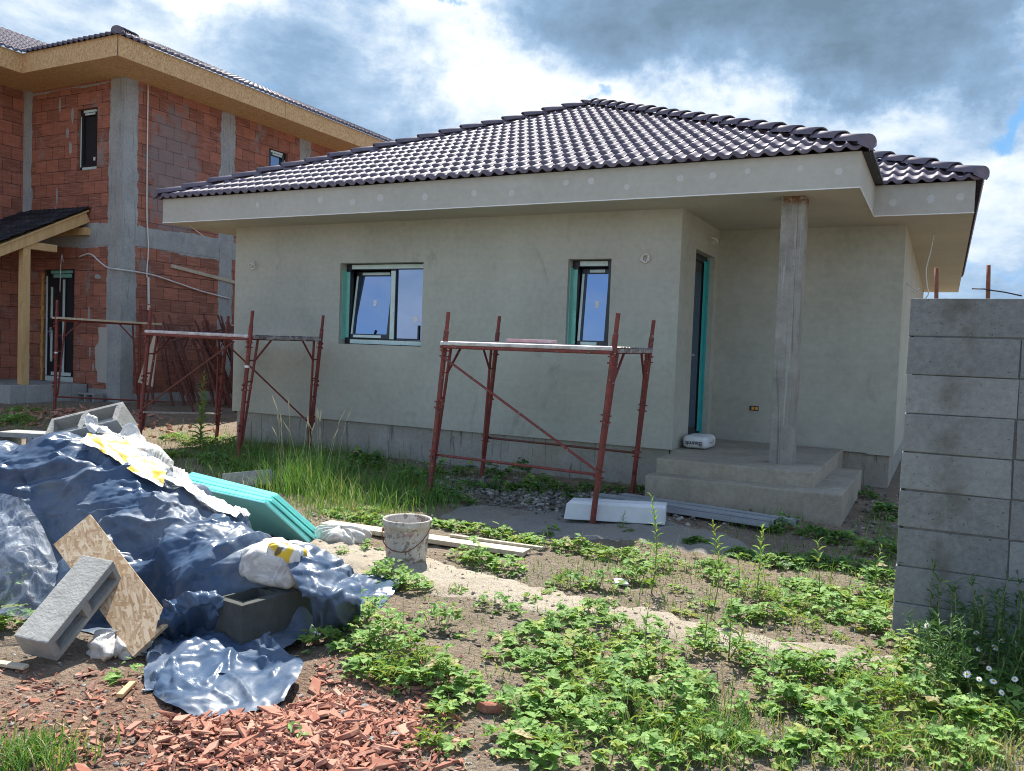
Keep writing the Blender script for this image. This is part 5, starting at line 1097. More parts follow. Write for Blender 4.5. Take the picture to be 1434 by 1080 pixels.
[1,-1,1,0,0,-1,0,0,-1,1,1,0,-2,0,0,-1,0,-2,3,-1,0,0,1,0,-1,-1,1,-1,1,0,0,0,1,0,-1,0,0,0,0,1,1,-4,2,-2,0,3,-1,2,-1,0,0,0,0,0,0,0,0,-1,1,0,0,0,0,0,0,1,0,1,0,-1,-2,1,0,-2,0,1,1,-1,0,-1,0,0,1,-2,1,-1,1,0,-2,7,-7,2,0,0,1,-1,0,-1,-1,-2,1,3,-1,1,2,0,2,1,-6],
[1,0,-1,0,0,0,0,0,1,-2,0,-1,1,0,0,-1,-3,4,-1,0,0,0,0,0,0,0,0,0,0,0,0,1,-1,0,1,0,-1,0,1,0,-1,3,-1,-1,-1,1,1,-2,1,1,0,0,0,0,0,0,-1,0,-1,0,0,0,1,-1,2,-2,0,0,0,-1,2,-1,1,1,0,-2,0,1,0,-1,-1,2,-1,-1,-1,1,-1,1,0,-2,7,-6,2,0,-1,1,-1,-1,5,0,1,3,0,-1,-3,-2,0,-1,-10],
[0,1,0,0,1,-2,1,1,-2,-1,-1,1,1,0,-1,-3,2,0,0,1,-2,1,0,0,1,-1,0,0,0,0,0,1,0,0,-1,0,1,0,0,-2,1,0,-1,1,0,2,0,1,0,-2,0,0,0,-1,0,0,0,1,0,0,-1,0,2,0,-1,0,0,-1,1,0,0,0,0,0,-2,2,-1,0,1,0,0,1,-1,-3,1,-1,1,-1,1,0,0,-1,1,1,-1,0,0,-1,2,4,2,0,-5,0,2,0,-4,0,-5],
[1,0,0,0,0,1,0,0,-2,1,-2,0,1,-1,-4,4,-1,-1,0,0,2,-1,0,0,0,1,0,1,-1,0,0,-1,0,0,0,1,-1,1,-1,2,-1,0,0,0,1,-1,0,-1,-1,0,0,0,0,2,0,0,0,-1,0,0,-1,2,-1,1,0,0,1,2,-1,-1,-2,1,0,-2,1,0,0,1,0,-1,1,0,-6,4,-1,0,0,1,0,0,0,0,-1,0,1,0,-1,0,-1,1,3,2,5,-4,1,1,-1,-5,13],
[1,0,0,-1,2,0,1,-2,2,-6,3,0,-1,-3,4,-2,0,-2,1,2,-1,1,-1,0,0,0,1,0,1,-2,0,0,0,0,0,-1,1,0,0,0,0,0,1,0,-1,0,-1,1,0,1,0,-1,0,0,0,0,0,1,0,-1,0,0,1,-1,2,0,-2,0,-2,2,1,-2,-2,1,1,0,0,0,-3,1,0,0,0,1,0,0,1,-1,-1,2,0,1,-2,-1,1,0,2,0,-2,-1,-1,1,6,8,0,0,-1,0,2],
[0,0,1,0,0,0,0,1,-1,0,0,-1,-1,-2,0,-2,0,3,1,-3,2,0,1,0,0,1,-1,0,-1,0,0,0,0,0,0,0,0,0,0,0,0,0,0,-1,0,1,1,-1,1,1,0,0,0,-1,0,0,0,-1,0,0,1,0,-1,1,1,1,1,-7,4,0,-2,0,0,1,0,0,1,-5,0,0,0,-1,0,2,0,0,0,4,2,-5,0,2,-1,-1,0,0,0,0,2,-4,0,-1,1,4,6,3,2,0,1],
[0,0,-1,1,0,0,-1,0,1,0,0,-1,-4,3,-1,3,2,-1,-2,-1,1,0,-1,1,1,-1,0,-1,0,1,0,-1,0,1,0,0,0,-1,0,0,0,0,0,0,-1,-1,1,1,0,0,0,2,0,1,-1,-1,-1,1,-1,1,-1,0,0,1,-2,0,1,2,-1,-4,2,0,1,0,0,0,-3,0,2,-1,0,-2,0,-1,1,1,1,0,1,5,-6,0,0,1,-1,0,-1,0,1,0,-3,1,1,2,1,2,4,3,1],
[0,-1,1,1,0,1,-2,-1,1,0,-3,-1,6,-3,-3,-1,0,1,1,4,-1,-6,2,1,1,1,0,0,-1,1,0,-1,1,1,-1,0,-1,1,0,0,1,0,0,1,1,-1,-3,-1,-1,0,-1,0,2,1,1,0,0,-1,0,0,1,-1,0,-1,0,0,1,2,-5,3,0,1,0,0,0,-2,-1,1,0,2,-1,-1,-1,0,0,0,-1,1,1,0,-1,0,1,0,0,0,-1,0,-4,1,1,0,2,3,1,-1,-2,2,3],
[-1,0,1,1,1,-1,1,0,-1,1,-2,0,0,-1,-1,1,1,0,2,-1,-7,2,-3,3,1,2,0,-1,1,-1,-1,0,1,1,0,-1,1,-1,0,0,0,0,1,0,0,-1,1,1,-4,-1,1,0,0,0,0,1,0,1,1,-1,1,-1,-1,0,0,2,-5,0,4,1,-1,0,0,0,-1,-1,1,2,0,0,0,-2,1,-1,0,0,0,-3,0,1,2,0,0,-1,1,-1,1,-2,0,0,0,0,0,1,2,-2,1,0,-1],
[0,1,0,0,1,1,-2,0,-5,5,3,0,-7,2,0,2,0,0,-2,-1,-2,3,-2,0,1,1,0,1,-3,1,-1,-1,1,0,1,1,-1,0,0,0,-1,1,0,1,0,3,-1,0,-1,-4,0,0,1,0,0,-1,1,-1,1,0,0,-1,1,1,1,-2,3,1,0,-1,0,-1,-1,-1,-1,2,0,0,1,-2,1,-2,1,2,-1,-1,-1,-1,-1,-1,3,1,0,0,-1,1,0,-2,4,2,1,-8,0,0,0,3,0,0,0],
[-1,1,-1,0,0,1,0,0,0,1,-1,-2,0,0,3,0,-1,-2,1,-6,6,0,0,-1,0,2,-1,1,-1,-1,0,-1,-2,0,2,1,0,0,0,0,0,0,1,-1,1,-2,3,0,3,-2,-5,0,0,0,1,0,0,1,-2,1,0,0,0,-1,-1,0,0,0,0,-1,1,0,0,0,0,0,2,0,-1,1,0,-1,2,-1,-1,1,-1,-1,-2,1,2,0,0,1,0,0,-1,1,-1,1,1,8,-11,-1,0,2,0,-1,1],
[0,-1,0,-1,-1,0,3,0,0,0,-1,-2,2,4,-1,-1,-4,3,-5,4,0,1,0,0,1,0,-2,-5,4,0,0,0,0,0,0,0,1,0,-1,0,1,-1,1,1,-2,1,0,0,1,4,2,-8,-1,0,0,1,0,-2,1,0,-1,1,0,0,0,1,0,1,-2,-1,0,2,-2,1,0,1,-1,-1,0,1,-3,1,2,-1,0,0,0,-1,1,1,1,0,-1,-1,1,-1,1,2,-2,1,-2,-2,8,-3,-3,0,0,1,0],
[-1,0,-1,-1,0,0,-1,1,3,1,-3,1,5,-4,1,-4,2,0,1,0,-1,0,2,1,0,-7,3,0,1,-1,1,3,-1,-1,-1,-1,0,0,0,0,0,0,1,-1,1,-1,-2,-1,1,0,-1,7,-4,1,-1,-1,0,1,0,-2,0,0,1,-1,1,-2,1,1,3,0,-5,1,0,0,1,0,-1,1,-1,-2,-1,2,0,-1,1,0,1,0,1,0,1,0,-1,1,-1,0,-1,2,0,0,3,-2,0,0,-1,-1,1,-1,0],
[-1,0,1,-1,-1,0,0,-1,4,-1,0,1,0,0,0,-2,1,0,1,-2,0,0,2,0,-1,-2,-4,4,0,0,1,1,1,-1,-1,0,-1,0,1,-1,1,1,0,-1,-1,0,-1,-1,-1,1,2,0,2,-4,1,1,0,-1,-1,0,0,0,0,1,-1,2,-2,-1,1,1,3,-6,3,0,1,-1,-1,1,-1,-1,-1,2,0,0,0,-1,1,0,1,0,0,1,1,-2,-1,0,1,-1,3,0,0,5,-4,-2,0,0,0,1,0],
[0,0,-1,1,-1,-1,0,0,0,0,-2,5,-5,5,-2,1,2,0,-4,0,2,0,1,-3,-2,1,1,-1,0,3,0,0,-1,0,-1,0,0,0,1,0,0,2,-4,2,1,-2,-1,0,0,-1,1,0,-1,1,0,0,0,0,0,-1,0,-2,0,1,3,-2,1,-4,0,2,1,3,-5,1,0,1,0,-1,1,-2,2,0,0,-1,1,0,0,1,1,0,0,-1,0,-1,1,0,0,1,0,0,0,0,3,-3,0,0,0,0,-2],
[-1,0,0,0,1,-1,-1,1,0,-2,3,0,-1,2,-3,5,0,-4,-2,3,1,0,0,-2,-3,1,2,1,-1,0,0,0,-1,-1,2,0,0,0,-1,1,1,0,-2,0,1,2,-3,-1,0,1,-1,-1,1,0,0,0,-1,0,0,0,0,0,0,1,0,0,0,3,-5,0,1,0,4,-4,-1,0,1,0,-1,1,1,0,-1,1,-1,0,0,1,1,0,-2,0,0,1,0,1,0,-1,0,1,0,-1,1,0,0,-1,0,0,2],
[-1,0,0,0,0,1,1,-2,-1,-1,5,-3,2,-2,4,0,-3,-6,5,2,1,0,-2,-2,1,0,0,0,0,-1,0,-1,1,1,0,0,0,0,0,0,0,-2,0,0,0,0,5,-3,-2,-1,2,1,-3,0,0,1,-1,1,-1,1,1,0,-1,1,0,-2,0,0,3,-3,-1,0,0,3,0,-2,1,-2,0,2,0,0,-1,0,1,0,-1,2,-1,-1,0,-1,1,0,1,0,0,1,0,-1,1,1,-2,3,-3,0,0,2,0],
[0,0,0,0,0,-1,0,2,-2,3,-1,-1,2,-2,3,-2,-8,5,3,-2,1,-1,-3,1,1,1,0,-1,0,1,-1,1,-1,1,-1,0,1,0,0,-2,-1,2,2,-2,0,0,1,3,-4,-2,-1,1,0,0,1,-1,1,-1,0,2,-1,1,1,-1,0,0,-2,1,0,1,-2,0,0,-1,0,2,-1,-1,0,-1,1,2,0,0,-1,1,0,-1,-1,-1,0,1,0,2,0,0,0,0,0,0,0,-1,2,-1,1,0,0,1,2],
[0,-1,0,0,0,1,1,0,1,0,-1,-2,2,2,-2,-7,2,4,0,-1,-1,-1,0,1,0,0,0,1,-1,-1,1,0,0,-1,1,0,0,0,0,-1,0,-1,1,1,-1,1,0,2,3,-5,-3,0,2,0,-1,0,0,0,1,0,0,0,0,1,-2,4,0,-3,1,1,1,-5,0,0,0,-1,0,1,0,0,0,1,1,-1,1,-1,0,-1,-1,0,0,1,1,1,0,0,0,0,0,0,-1,1,0,1,1,-1,2,-1,1],
[1,-2,0,1,0,0,-1,0,2,-1,-2,1,1,1,-9,1,5,2,-3,3,-2,-2,4,-2,0,1,0,0,1,-1,0,-1,0,0,0,0,-1,1,0,1,-1,0,-1,0,0,1,-1,0,4,4,-7,-2,1,0,-1,0,0,0,0,0,1,0,-1,1,-1,-2,1,2,-1,-1,2,3,-4,0,0,-2,0,1,1,-1,0,0,3,2,-3,-1,0,-1,-1,1,1,1,1,0,0,-2,0,1,1,1,-1,-1,0,0,0,1,-1,0,0],
[-2,1,1,0,1,0,-1,1,0,-4,0,2,0,-4,0,3,2,-1,2,-1,-4,2,1,1,-1,1,-2,0,1,0,-1,1,0,-1,0,0,0,-1,0,2,0,-1,1,-3,1,0,1,-1,0,4,3,-7,0,-1,0,0,0,0,1,-1,-2,0,2,-1,-1,1,0,0,2,2,-1,-1,3,-5,-1,1,0,0,0,0,0,0,-2,1,4,-2,-2,1,0,1,0,0,0,0,0,0,-1,0,2,1,0,-1,0,0,0,0,-1,-1,0],
[-3,2,0,1,-1,1,0,1,0,0,-2,2,-2,-5,6,2,2,-4,1,-1,0,0,0,-2,4,-1,-3,1,-1,1,1,-2,1,0,-1,0,0,0,0,0,0,0,0,-3,1,2,-2,0,0,0,7,-1,-6,1,-1,-1,0,1,0,1,2,-4,-1,0,0,0,1,2,-1,0,0,-1,0,1,-2,1,0,0,0,1,-1,-2,4,0,-6,3,1,-1,2,1,0,-1,-2,0,0,0,-1,1,1,1,1,1,-1,0,0,0,-1,-1,-1],
[-1,0,0,1,0,-1,2,-1,-2,-1,3,1,-1,5,-2,1,-5,2,0,-2,1,0,-1,3,0,-7,3,-1,0,2,0,2,-2,0,0,0,-1,0,0,0,-1,0,0,0,-1,-1,0,1,0,1,0,7,-4,-5,0,0,0,1,0,0,0,4,-6,-1,2,-1,1,1,1,1,-3,0,1,3,3,-7,0,0,-1,1,0,1,-2,-5,5,0,0,1,1,0,0,-1,-1,-1,0,-1,2,-1,2,0,1,0,1,-1,1,0,0,0,-2],
[1,0,0,-2,1,0,1,-3,0,1,2,-1,-2,4,1,2,-5,1,-1,0,-1,1,0,0,-1,-2,2,0,-2,0,2,-2,1,0,0,0,0,0,-1,0,1,-2,-3,5,-1,-1,0,0,1,-1,0,2,4,-5,-1,-1,0,1,-1,1,1,0,2,-4,-1,1,0,-1,-2,0,1,2,0,0,1,2,-2,-1,1,0,1,-1,-4,4,0,-1,0,1,0,0,0,-1,1,-1,1,-1,1,1,-2,1,0,1,-1,1,0,-1,1,0,-1],
[2,-1,-1,1,-1,1,0,2,-6,4,0,-1,2,-1,4,0,-4,0,-1,0,-1,1,0,0,-3,1,1,0,0,-2,-1,2,1,0,-1,0,0,0,0,0,-1,0,3,0,-2,-1,0,-1,0,0,1,-2,3,0,-3,1,1,0,0,0,-1,0,-1,1,0,-1,-1,-1,1,-2,2,2,-1,3,-1,2,0,-3,0,1,-1,-2,3,0,-1,3,1,-1,-1,-1,0,1,-1,1,-1,1,0,0,-2,-1,1,0,1,0,-1,1,0,-1,1],
[-1,0,2,0,0,-2,-1,-1,6,-2,1,2,0,-2,2,-5,1,0,0,-4,4,0,0,0,-3,2,0,-1,1,0,-1,0,1,-1,0,-1,0,0,0,-1,1,2,-2,0,0,-1,0,0,0,0,-1,0,2,1,1,-2,0,-1,0,0,0,0,0,-1,0,0,0,-1,-1,1,0,-1,5,0,-2,0,-3,3,1,-1,-1,3,0,-1,1,0,1,1,-1,-2,0,1,0,-1,0,3,0,-1,-2,-1,1,0,0,-1,1,-1,0,1,-1],
[-1,1,1,0,-1,1,-4,0,0,3,1,2,1,0,-2,-8,7,0,-1,-3,2,1,0,-1,-2,3,-1,-1,1,0,-2,2,0,-2,1,0,2,-3,-2,1,0,0,0,2,0,-3,1,0,-1,0,0,0,1,5,1,0,-5,0,-1,-1,0,0,1,-1,0,0,0,0,0,-2,0,2,2,0,0,-3,1,1,0,-1,3,-1,0,1,0,0,1,0,-1,1,0,-1,2,-1,0,0,0,-2,0,0,-1,1,-1,1,-1,1,0,0,0],
[-2,1,0,1,1,-4,3,0,1,0,-1,-2,1,0,1,-2,3,-1,0,-2,2,0,1,-3,-1,2,0,0,-1,0,2,0,-4,3,0,0,-2,-1,1,-1,0,0,0,0,-2,2,-1,1,-1,1,0,0,-1,3,0,-4,4,-4,3,0,-2,1,0,0,0,0,-1,0,0,1,0,-2,0,-2,3,1,2,1,-2,1,-1,1,-1,0,0,0,1,0,1,-2,0,1,-1,0,0,0,0,1,0,-2,0,0,1,-1,1,-1,1,0,1],
[1,0,0,0,0,-2,0,0,0,0,0,0,3,2,-11,6,2,-1,-3,3,-1,1,-1,-3,2,1,0,3,-1,0,1,-2,-2,0,0,1,-1,0,2,-3,0,0,0,-1,0,1,0,-2,1,-1,0,1,0,0,1,2,-6,2,-3,0,3,-1,2,2,-3,1,0,-1,1,0,-5,0,-3,2,0,0,5,1,1,1,0,-1,1,-1,0,0,-1,1,-1,1,0,0,-1,2,-1,1,0,1,-1,1,-2,0,-1,1,0,1,-1,-1,0],
[3,-1,0,-2,1,-1,0,0,-1,0,0,2,-1,0,-1,4,1,-8,-2,8,-2,-1,-3,2,2,0,0,0,2,-1,0,-4,2,0,0,-1,1,0,0,-1,0,0,-2,1,0,-3,1,2,-1,-1,1,0,-1,1,0,-1,-1,1,1,-2,-2,0,3,1,1,-3,1,1,-1,-1,-1,2,-5,0,1,4,1,1,1,0,0,0,0,0,0,0,-1,-1,1,0,0,-1,1,0,0,0,1,0,1,-2,0,-1,1,0,0,0,-1,0,0],
[1,0,-2,1,-1,2,-1,0,1,0,-1,-2,0,0,7,0,-4,1,-2,1,-2,-1,4,1,-2,-1,0,0,-1,1,0,1,-2,0,-1,1,-1,1,-1,1,-1,0,-1,0,1,-1,-2,0,1,0,-1,0,1,-1,0,0,1,0,-1,-1,0,-2,0,0,0,1,1,0,0,-2,4,0,2,-3,-3,5,0,1,1,0,-2,0,-1,1,2,-1,-1,0,0,1,0,0,-1,0,0,0,-1,0,0,1,0,0,0,0,0,-1,1,0,-1],
[0,-2,0,0,1,3,-2,0,0,0,0,-1,-2,-1,0,6,-4,-4,7,-2,1,-1,-3,0,4,0,0,-1,0,1,-2,2,-1,-1,1,0,-1,1,-1,3,-3,0,0,-1,1,-1,0,0,-1,0,-1,1,-1,-1,1,-1,2,0,-3,2,0,2,-4,-1,0,2,0,1,-2,1,3,-2,-2,1,5,0,-1,0,0,0,0,0,-3,1,0,0,0,1,2,1,-2,0,-1,-1,0,-1,-1,0,0,0,1,1,1,0,0,0,0,0,0],
[-3,0,-1,1,1,3,1,-3,0,0,1,0,0,-2,5,-3,-5,6,3,-5,0,-3,0,4,0,1,-1,-1,1,-2,3,-4,4,-2,0,-2,1,1,-2,1,1,0,0,-2,1,0,-2,-1,0,1,0,-1,1,-1,0,1,2,-3,5,0,1,-8,-2,1,1,1,0,-2,2,2,-3,1,2,3,0,0,0,0,0,-1,-1,0,0,-1,-2,1,0,2,1,-1,1,-1,-1,-1,0,-2,0,-1,1,1,0,1,0,1,0,1,-1,1,1],
[-2,0,0,-1,0,2,3,0,-2,0,0,0,-1,1,1,-1,4,-2,1,-2,0,2,-2,0,1,-2,1,-1,-1,1,-1,2,-2,0,0,1,-3,0,2,-1,1,0,0,-2,1,0,-2,-1,0,0,0,0,0,0,0,1,3,-1,0,1,-10,1,2,0,1,1,-3,3,1,0,2,0,1,0,-1,1,0,-1,0,1,-1,-1,1,0,0,-1,1,-2,0,1,-2,-1,2,-1,0,1,0,1,-1,0,0,0,1,0,1,-1,1,-1,1],
[-2,1,0,-2,-1,1,1,4,0,-2,0,0,-1,2,0,-4,0,6,-1,-2,0,1,1,0,1,-2,0,-1,1,0,-1,0,-1,0,-1,1,-2,1,2,1,-1,-1,-1,0,0,2,-3,-2,0,0,0,0,0,1,-2,5,-1,2,-2,-3,-5,3,1,1,1,-3,5,1,0,0,-1,0,-1,-2,0,1,2,0,-1,-1,1,0,1,0,0,0,-1,-1,-2,-1,1,1,0,1,-1,2,0,0,0,0,0,0,-1,1,-1,1,-1,0,0],
[-2,1,0,-1,-2,-1,2,1,2,1,-1,1,1,0,-2,1,1,1,-1,-1,-1,1,2,0,-2,-1,0,0,1,0,0,0,-1,-1,0,-1,-1,0,0,0,3,0,-3,0,1,1,0,1,-5,0,1,0,-1,1,1,0,-1,0,1,-8,2,5,0,0,1,2,-2,-2,0,-1,2,1,0,-2,-1,0,2,1,-1,0,1,-1,1,0,0,0,-1,-1,0,0,0,0,0,2,1,0,0,-1,1,-1,0,0,0,0,0,-1,1,1,-3],
[-1,-1,1,-2,0,-1,0,1,3,0,1,0,0,0,-1,0,2,1,-2,-1,1,1,0,0,-1,0,-1,0,1,0,0,2,-1,-3,0,0,-2,-2,2,0,-1,-1,3,-1,1,1,0,-3,3,-1,-1,0,0,-2,1,-1,1,0,-3,11,-7,-1,0,1,0,0,0,-1,0,1,0,0,-1,1,0,-1,-1,0,1,-1,2,-2,2,0,0,-1,0,1,0,0,0,-1,1,-1,2,0,0,0,-1,1,0,-1,0,0,0,0,-1,0,1],
[1022,0,1,0,-2,-5,-6,-2,2,5,10,11,1,3,3,1,-6,-6,8,9,10,-1,-4,-6,-2,-3,-2,-2,6,13,7,-4,-3,-5,-8,-1,7,10,8,6,4,4,6,5,4,4,7,7,6,-9,-3,-3,-4,-5,-4,-6,-4,-4,-5,-5,-5,0,3,5,3,3,1,2,2,1,2,3,1,0,1,0,2,1,2,2,3,-1,1,-6,-6,-5,-4,-4,-4,-2,-3,-1,-2,-1,-1,-1,-1,-1,-2,-1,-1,0,0,0,0,0,0,0,0],
[3,3,1,0,-1,0,-1,0,-1,-1,-1,0,0,-2,1,0,0,1,0,0,-1,2,-3,-3,0,2,1,2,-2,0,3,5,1,-1,0,1,1,-1,-1,-3,-1,-1,0,1,-3,0,-3,-4,-2,18,0,0,-1,1,0,-1,-2,-2,5,1,-1,1,1,-1,0,-1,1,0,0,0,1,-1,-1,1,0,0,0,-1,-1,1,0,1,-2,0,0,1,0,0,1,-1,1,-1,1,1,-1,0,-1,0,1,0,0,0,0,0,0,-1,0,0,1],
[4,1,-6,1,6,0,-1,-1,1,-2,0,-1,1,-1,-2,1,0,2,-3,1,0,1,-2,-1,1,1,2,1,-2,-2,3,3,2,-1,0,2,0,0,-8,4,-1,0,-1,-2,2,-1,0,1,3,-1,5,-2,0,-1,-1,0,-2,6,-2,2,0,0,-1,-8,1,7,1,1,0,1,-1,-1,1,-1,0,1,-1,1,1,0,-1,0,-2,0,0,0,1,0,0,0,0,1,1,-1,0,-1,1,0,-1,1,-1,1,-1,1,-1,1,0,0,-1],
[2,0,-1,3,-4,5,0,0,1,-2,-2,0,0,0,2,-3,5,-1,-2,0,-1,1,-2,2,0,6,2,-4,-2,-1,-2,0,2,-1,2,1,1,-3,-2,-2,5,-1,-1,-1,0,1,1,2,2,-3,-1,0,0,1,0,-2,4,-3,-4,6,3,0,-1,2,-7,-4,7,4,0,0,0,1,-1,0,0,-1,2,1,1,-1,-1,0,-2,0,1,1,-1,0,0,0,1,0,0,-1,0,1,-1,0,1,1,-1,-1,1,-1,1,-1,0,0,1],
[2,0,3,-5,4,0,0,1,1,-2,-2,0,-1,3,-3,5,2,1,-4,0,0,-1,0,1,5,3,1,0,-7,-2,-4,-4,2,1,3,2,0,-5,4,2,-5,2,0,1,2,1,-2,2,-1,-1,-2,0,-3,0,3,2,-3,-1,4,1,4,-2,-8,7,3,-9,-3,6,6,1,0,0,1,0,-2,1,0,2,-2,-1,1,-1,-1,1,2,1,-1,-1,-1,0,1,0,-1,1,0,-1,0,1,2,-4,2,0,0,-1,0,1,0,0,0],
[4,-3,2,0,-1,1,2,0,1,-2,-1,-2,2,0,3,-5,5,-3,2,-1,-5,4,2,1,4,-1,2,-2,-2,-3,-3,4,-8,3,3,2,0,-1,4,-5,2,-1,0,1,-2,3,0,1,0,-4,-2,1,-1,0,3,1,0,-1,3,-3,-3,-3,5,3,2,0,-2,-3,5,2,0,0,1,-1,1,0,1,0,-1,-1,-3,-2,5,2,1,1,0,-2,-2,1,0,0,0,-1,0,-1,0,2,-1,1,0,-1,0,1,0,0,0,0,-1],
[5,-3,0,1,0,0,2,1,-1,-1,0,-4,2,0,-5,10,-4,0,0,-1,4,-3,1,3,-4,-2,3,4,-2,0,-1,0,1,-1,0,0,0,2,-2,0,0,-2,1,0,0,-3,6,0,-5,-5,-1,2,7,3,-10,5,1,1,-3,-4,1,1,5,0,3,2,0,-2,-2,-1,4,2,0,2,0,1,-1,-2,0,-1,0,0,0,1,1,0,-1,1,2,-1,-1,-1,0,-1,0,0,2,0,-1,-1,1,0,0,-1,0,0,0,0,0],
[4,0,-2,0,1,1,1,2,-1,-1,2,0,-5,2,-1,-7,5,1,4,-5,1,0,1,4,-2,4,-6,2,0,1,2,-3,1,-1,1,-1,0,0,-1,1,-2,3,1,-2,1,0,-1,-7,-2,6,5,3,0,-7,2,-4,2,1,1,-2,-2,1,4,-1,1,6,0,-4,-3,2,-1,-6,4,3,4,2,-1,-2,0,1,-1,2,-1,1,-1,-3,2,2,0,0,0,-1,0,-1,-1,2,1,-4,0,3,-1,1,-1,1,0,0,0,0,0],
[1,3,-1,-1,2,-2,4,0,-1,-1,-1,2,-3,-2,8,-5,-6,8,1,-4,1,-1,2,3,2,-7,-8,9,3,1,-2,-4,3,1,1,0,-1,-1,2,-2,2,0,-2,1,1,0,0,4,1,0,0,-5,-2,0,2,-3,-1,2,3,0,-3,0,-3,-1,1,2,2,3,-2,0,-6,-1,-6,-3,0,4,7,6,1,0,2,1,1,-2,-1,0,0,-1,2,0,0,0,0,1,0,-1,0,0,1,-1,1,-1,1,-1,0,1,0,0,0],
[7,-3,1,2,-6,4,-1,1,0,1,2,-4,-2,-1,3,4,-4,1,0,-1,0,-1,1,0,-6,-2,12,-5,3,2,-4,4,-8,5,2,1,-3,0,0,2,0,0,0,1,-1,0,1,0,1,0,-5,0,1,0,-2,-1,0,1,1,2,1,-2,0,1,0,1,0,-1,-1,1,0,1,-4,-3,-2,-1,-2,4,8,-2,-3,-3,-1,7,2,1,1,0,-8,9,-2,3,-2,2,0,-2,1,1,-2,2,0,0,-1,1,0,-1,1,0,0],
[3,0,4,-2,2,-4,0,2,-1,3,-1,-3,-1,2,1,0,-1,1,1,-1,-1,-3,4,-3,4,3,-2,-9,10,-1,1,-1,-1,-1,1,0,-2,3,-1,1,0,2,-1,1,0,1,-3,0,2,-4,-2,0,-1,4,1,0,-2,1,0,-1,-3,8,-1,0,-1,-3,0,0,0,-2,6,1,0,-1,-1,-1,2,-1,-4,1,3,0,-1,-9,6,2,0,-5,6,-5,9,-1,0,-1,-4,5,-2,1,2,1,-2,0,0,1,-2,0,1,0,1],
[3,-1,1,3,-1,1,0,-1,0,3,-3,-5,2,2,0,1,0,3,-4,0,-1,4,-2,1,2,1,-4,2,0,-1,1,0,-1,1,1,-1,1,-1,0,0,-1,0,2,0,1,0,0,0,-3,-2,1,1,3,-3,1,3,-1,-2,-2,1,2,-1,2,-3,-1,1,-1,0,1,1,-3,5,4,0,-2,0,-1,-5,-4,-2,-2,6,-2,2,-3,1,5,-2,7,-4,1,3,0,-3,0,4,0,0,0,-1,0,0,1,-2,2,0,-1,0,-1],
[5,0,-4,0,4,1,1,-2,1,1,-7,2,2,-1,1,1,1,-2,0,0,-3,4,1,2,1,-3,-2,3,1,-3,2,0,0,0,1,-1,1,-1,-1,1,1,1,0,0,0,0,0,-1,-3,2,2,-2,1,0,-1,1,2,-2,-1,-1,4,0,-3,0,-1,-1,0,0,0,1,-2,-2,3,6,1,-2,-4,-4,-4,2,0,2,2,-1,-1,0,2,2,3,2,-13,3,2,3,3,1,0,1,0,-2,1,1,-1,0,1,0,-1,1,0],
[8,3,0,-3,-2,0,0,0,-1,0,3,1,-2,-2,-2,1,2,-1,-1,1,3,-2,1,1,-1,-3,0,2,1,0,1,1,2,0,-1,0,-2,1,-1,-2,3,-1,1,0,0,0,0,-3,0,0,2,-1,1,0,0,0,1,0,-2,1,2,-2,-1,-2,-1,1,0,1,0,-2,5,0,0,-2,2,-2,-7,-2,2,0,0,2,1,2,-5,5,-1,3,-2,-1,-1,-3,3,0,7,-1,2,-1,0,0,1,0,0,0,-1,1,0,0,0],
[7,2,0,0,-2,-2,-1,0,2,1,2,1,-1,-4,-1,1,1,-1,-1,2,0,-1,2,0,-1,-2,0,4,-1,1,0,1,2,1,-2,0,-1,0,2,-2,0,0,1,-1,0,0,-1,-6,-2,3,-2,9,-3,0,0,0,0,1,0,0,1,0,0,0,-1,-1,-2,-2,0,-4,0,6,0,1,-1,0,3,-1,-3,-3,2,-2,1,-5,8,-4,2,5,-3,-1,2,-6,1,5,2,0,3,0,-1,1,0,0,1,0,-1,0,1,-2,1],
[5,3,0,-2,1,-3,-1,0,4,-2,4,2,1,-3,-5,1,1,-1,0,2,-1,0,2,-1,-5,3,1,-2,2,1,0,1,1,1,0,0,1,0,-1,1,-1,1,-3,1,0,0,-5,0,0,-3,1,-2,-4,2,3,2,5,0,0,1,-1,2,0,1,1,-1,-1,-3,-4,1,-2,-3,6,-6,-2,2,4,4,1,0,-6,-1,-3,10,-7,0,2,4,-4,-4,1,5,1,3,0,0,0,0,0,1,1,0,-1,1,0,0,-3,3,0],
[5,1,-1,3,-1,-1,-1,1,0,-2,3,3,2,-1,-3,-4,3,-1,1,0,-2,2,-1,-2,6,0,-2,-2,-2,3,1,0,1,-1,1,1,1,0,-2,0,0,-2,1,0,2,-6,0,3,-1,0,-1,-5,3,2,1,3,0,0,1,-1,0,2,0,-1,-1,2,0,-1,1,0,-1,-3,-7,10,-4,-7,-1,6,-1,2,-1,-4,6,-4,5,-4,0,1,-5,2,4,3,2,-1,0,0,0,1,0,1,-2,1,1,0,0,-2,1,0,1],
[6,-4,6,0,-2,3,-1,0,0,1,-11,0,10,2,-2,0,-2,1,0,0,1,-1,-1,3,0,1,0,-1,-1,-1,2,-1,1,-1,0,0,1,-1,-1,1,0,2,0,0,-4,-3,0,3,3,-1,0,-1,1,1,1,0,0,0,0,0,1,0,0,0,1,-4,-3,5,-1,-4,-2,0,4,0,3,-1,-6,-1,1,1,2,-6,4,3,-4,5,-6,1,0,1,3,2,0,1,0,0,-1,-1,3,-1,3,-1,-2,0,-3,1,2,0,1],
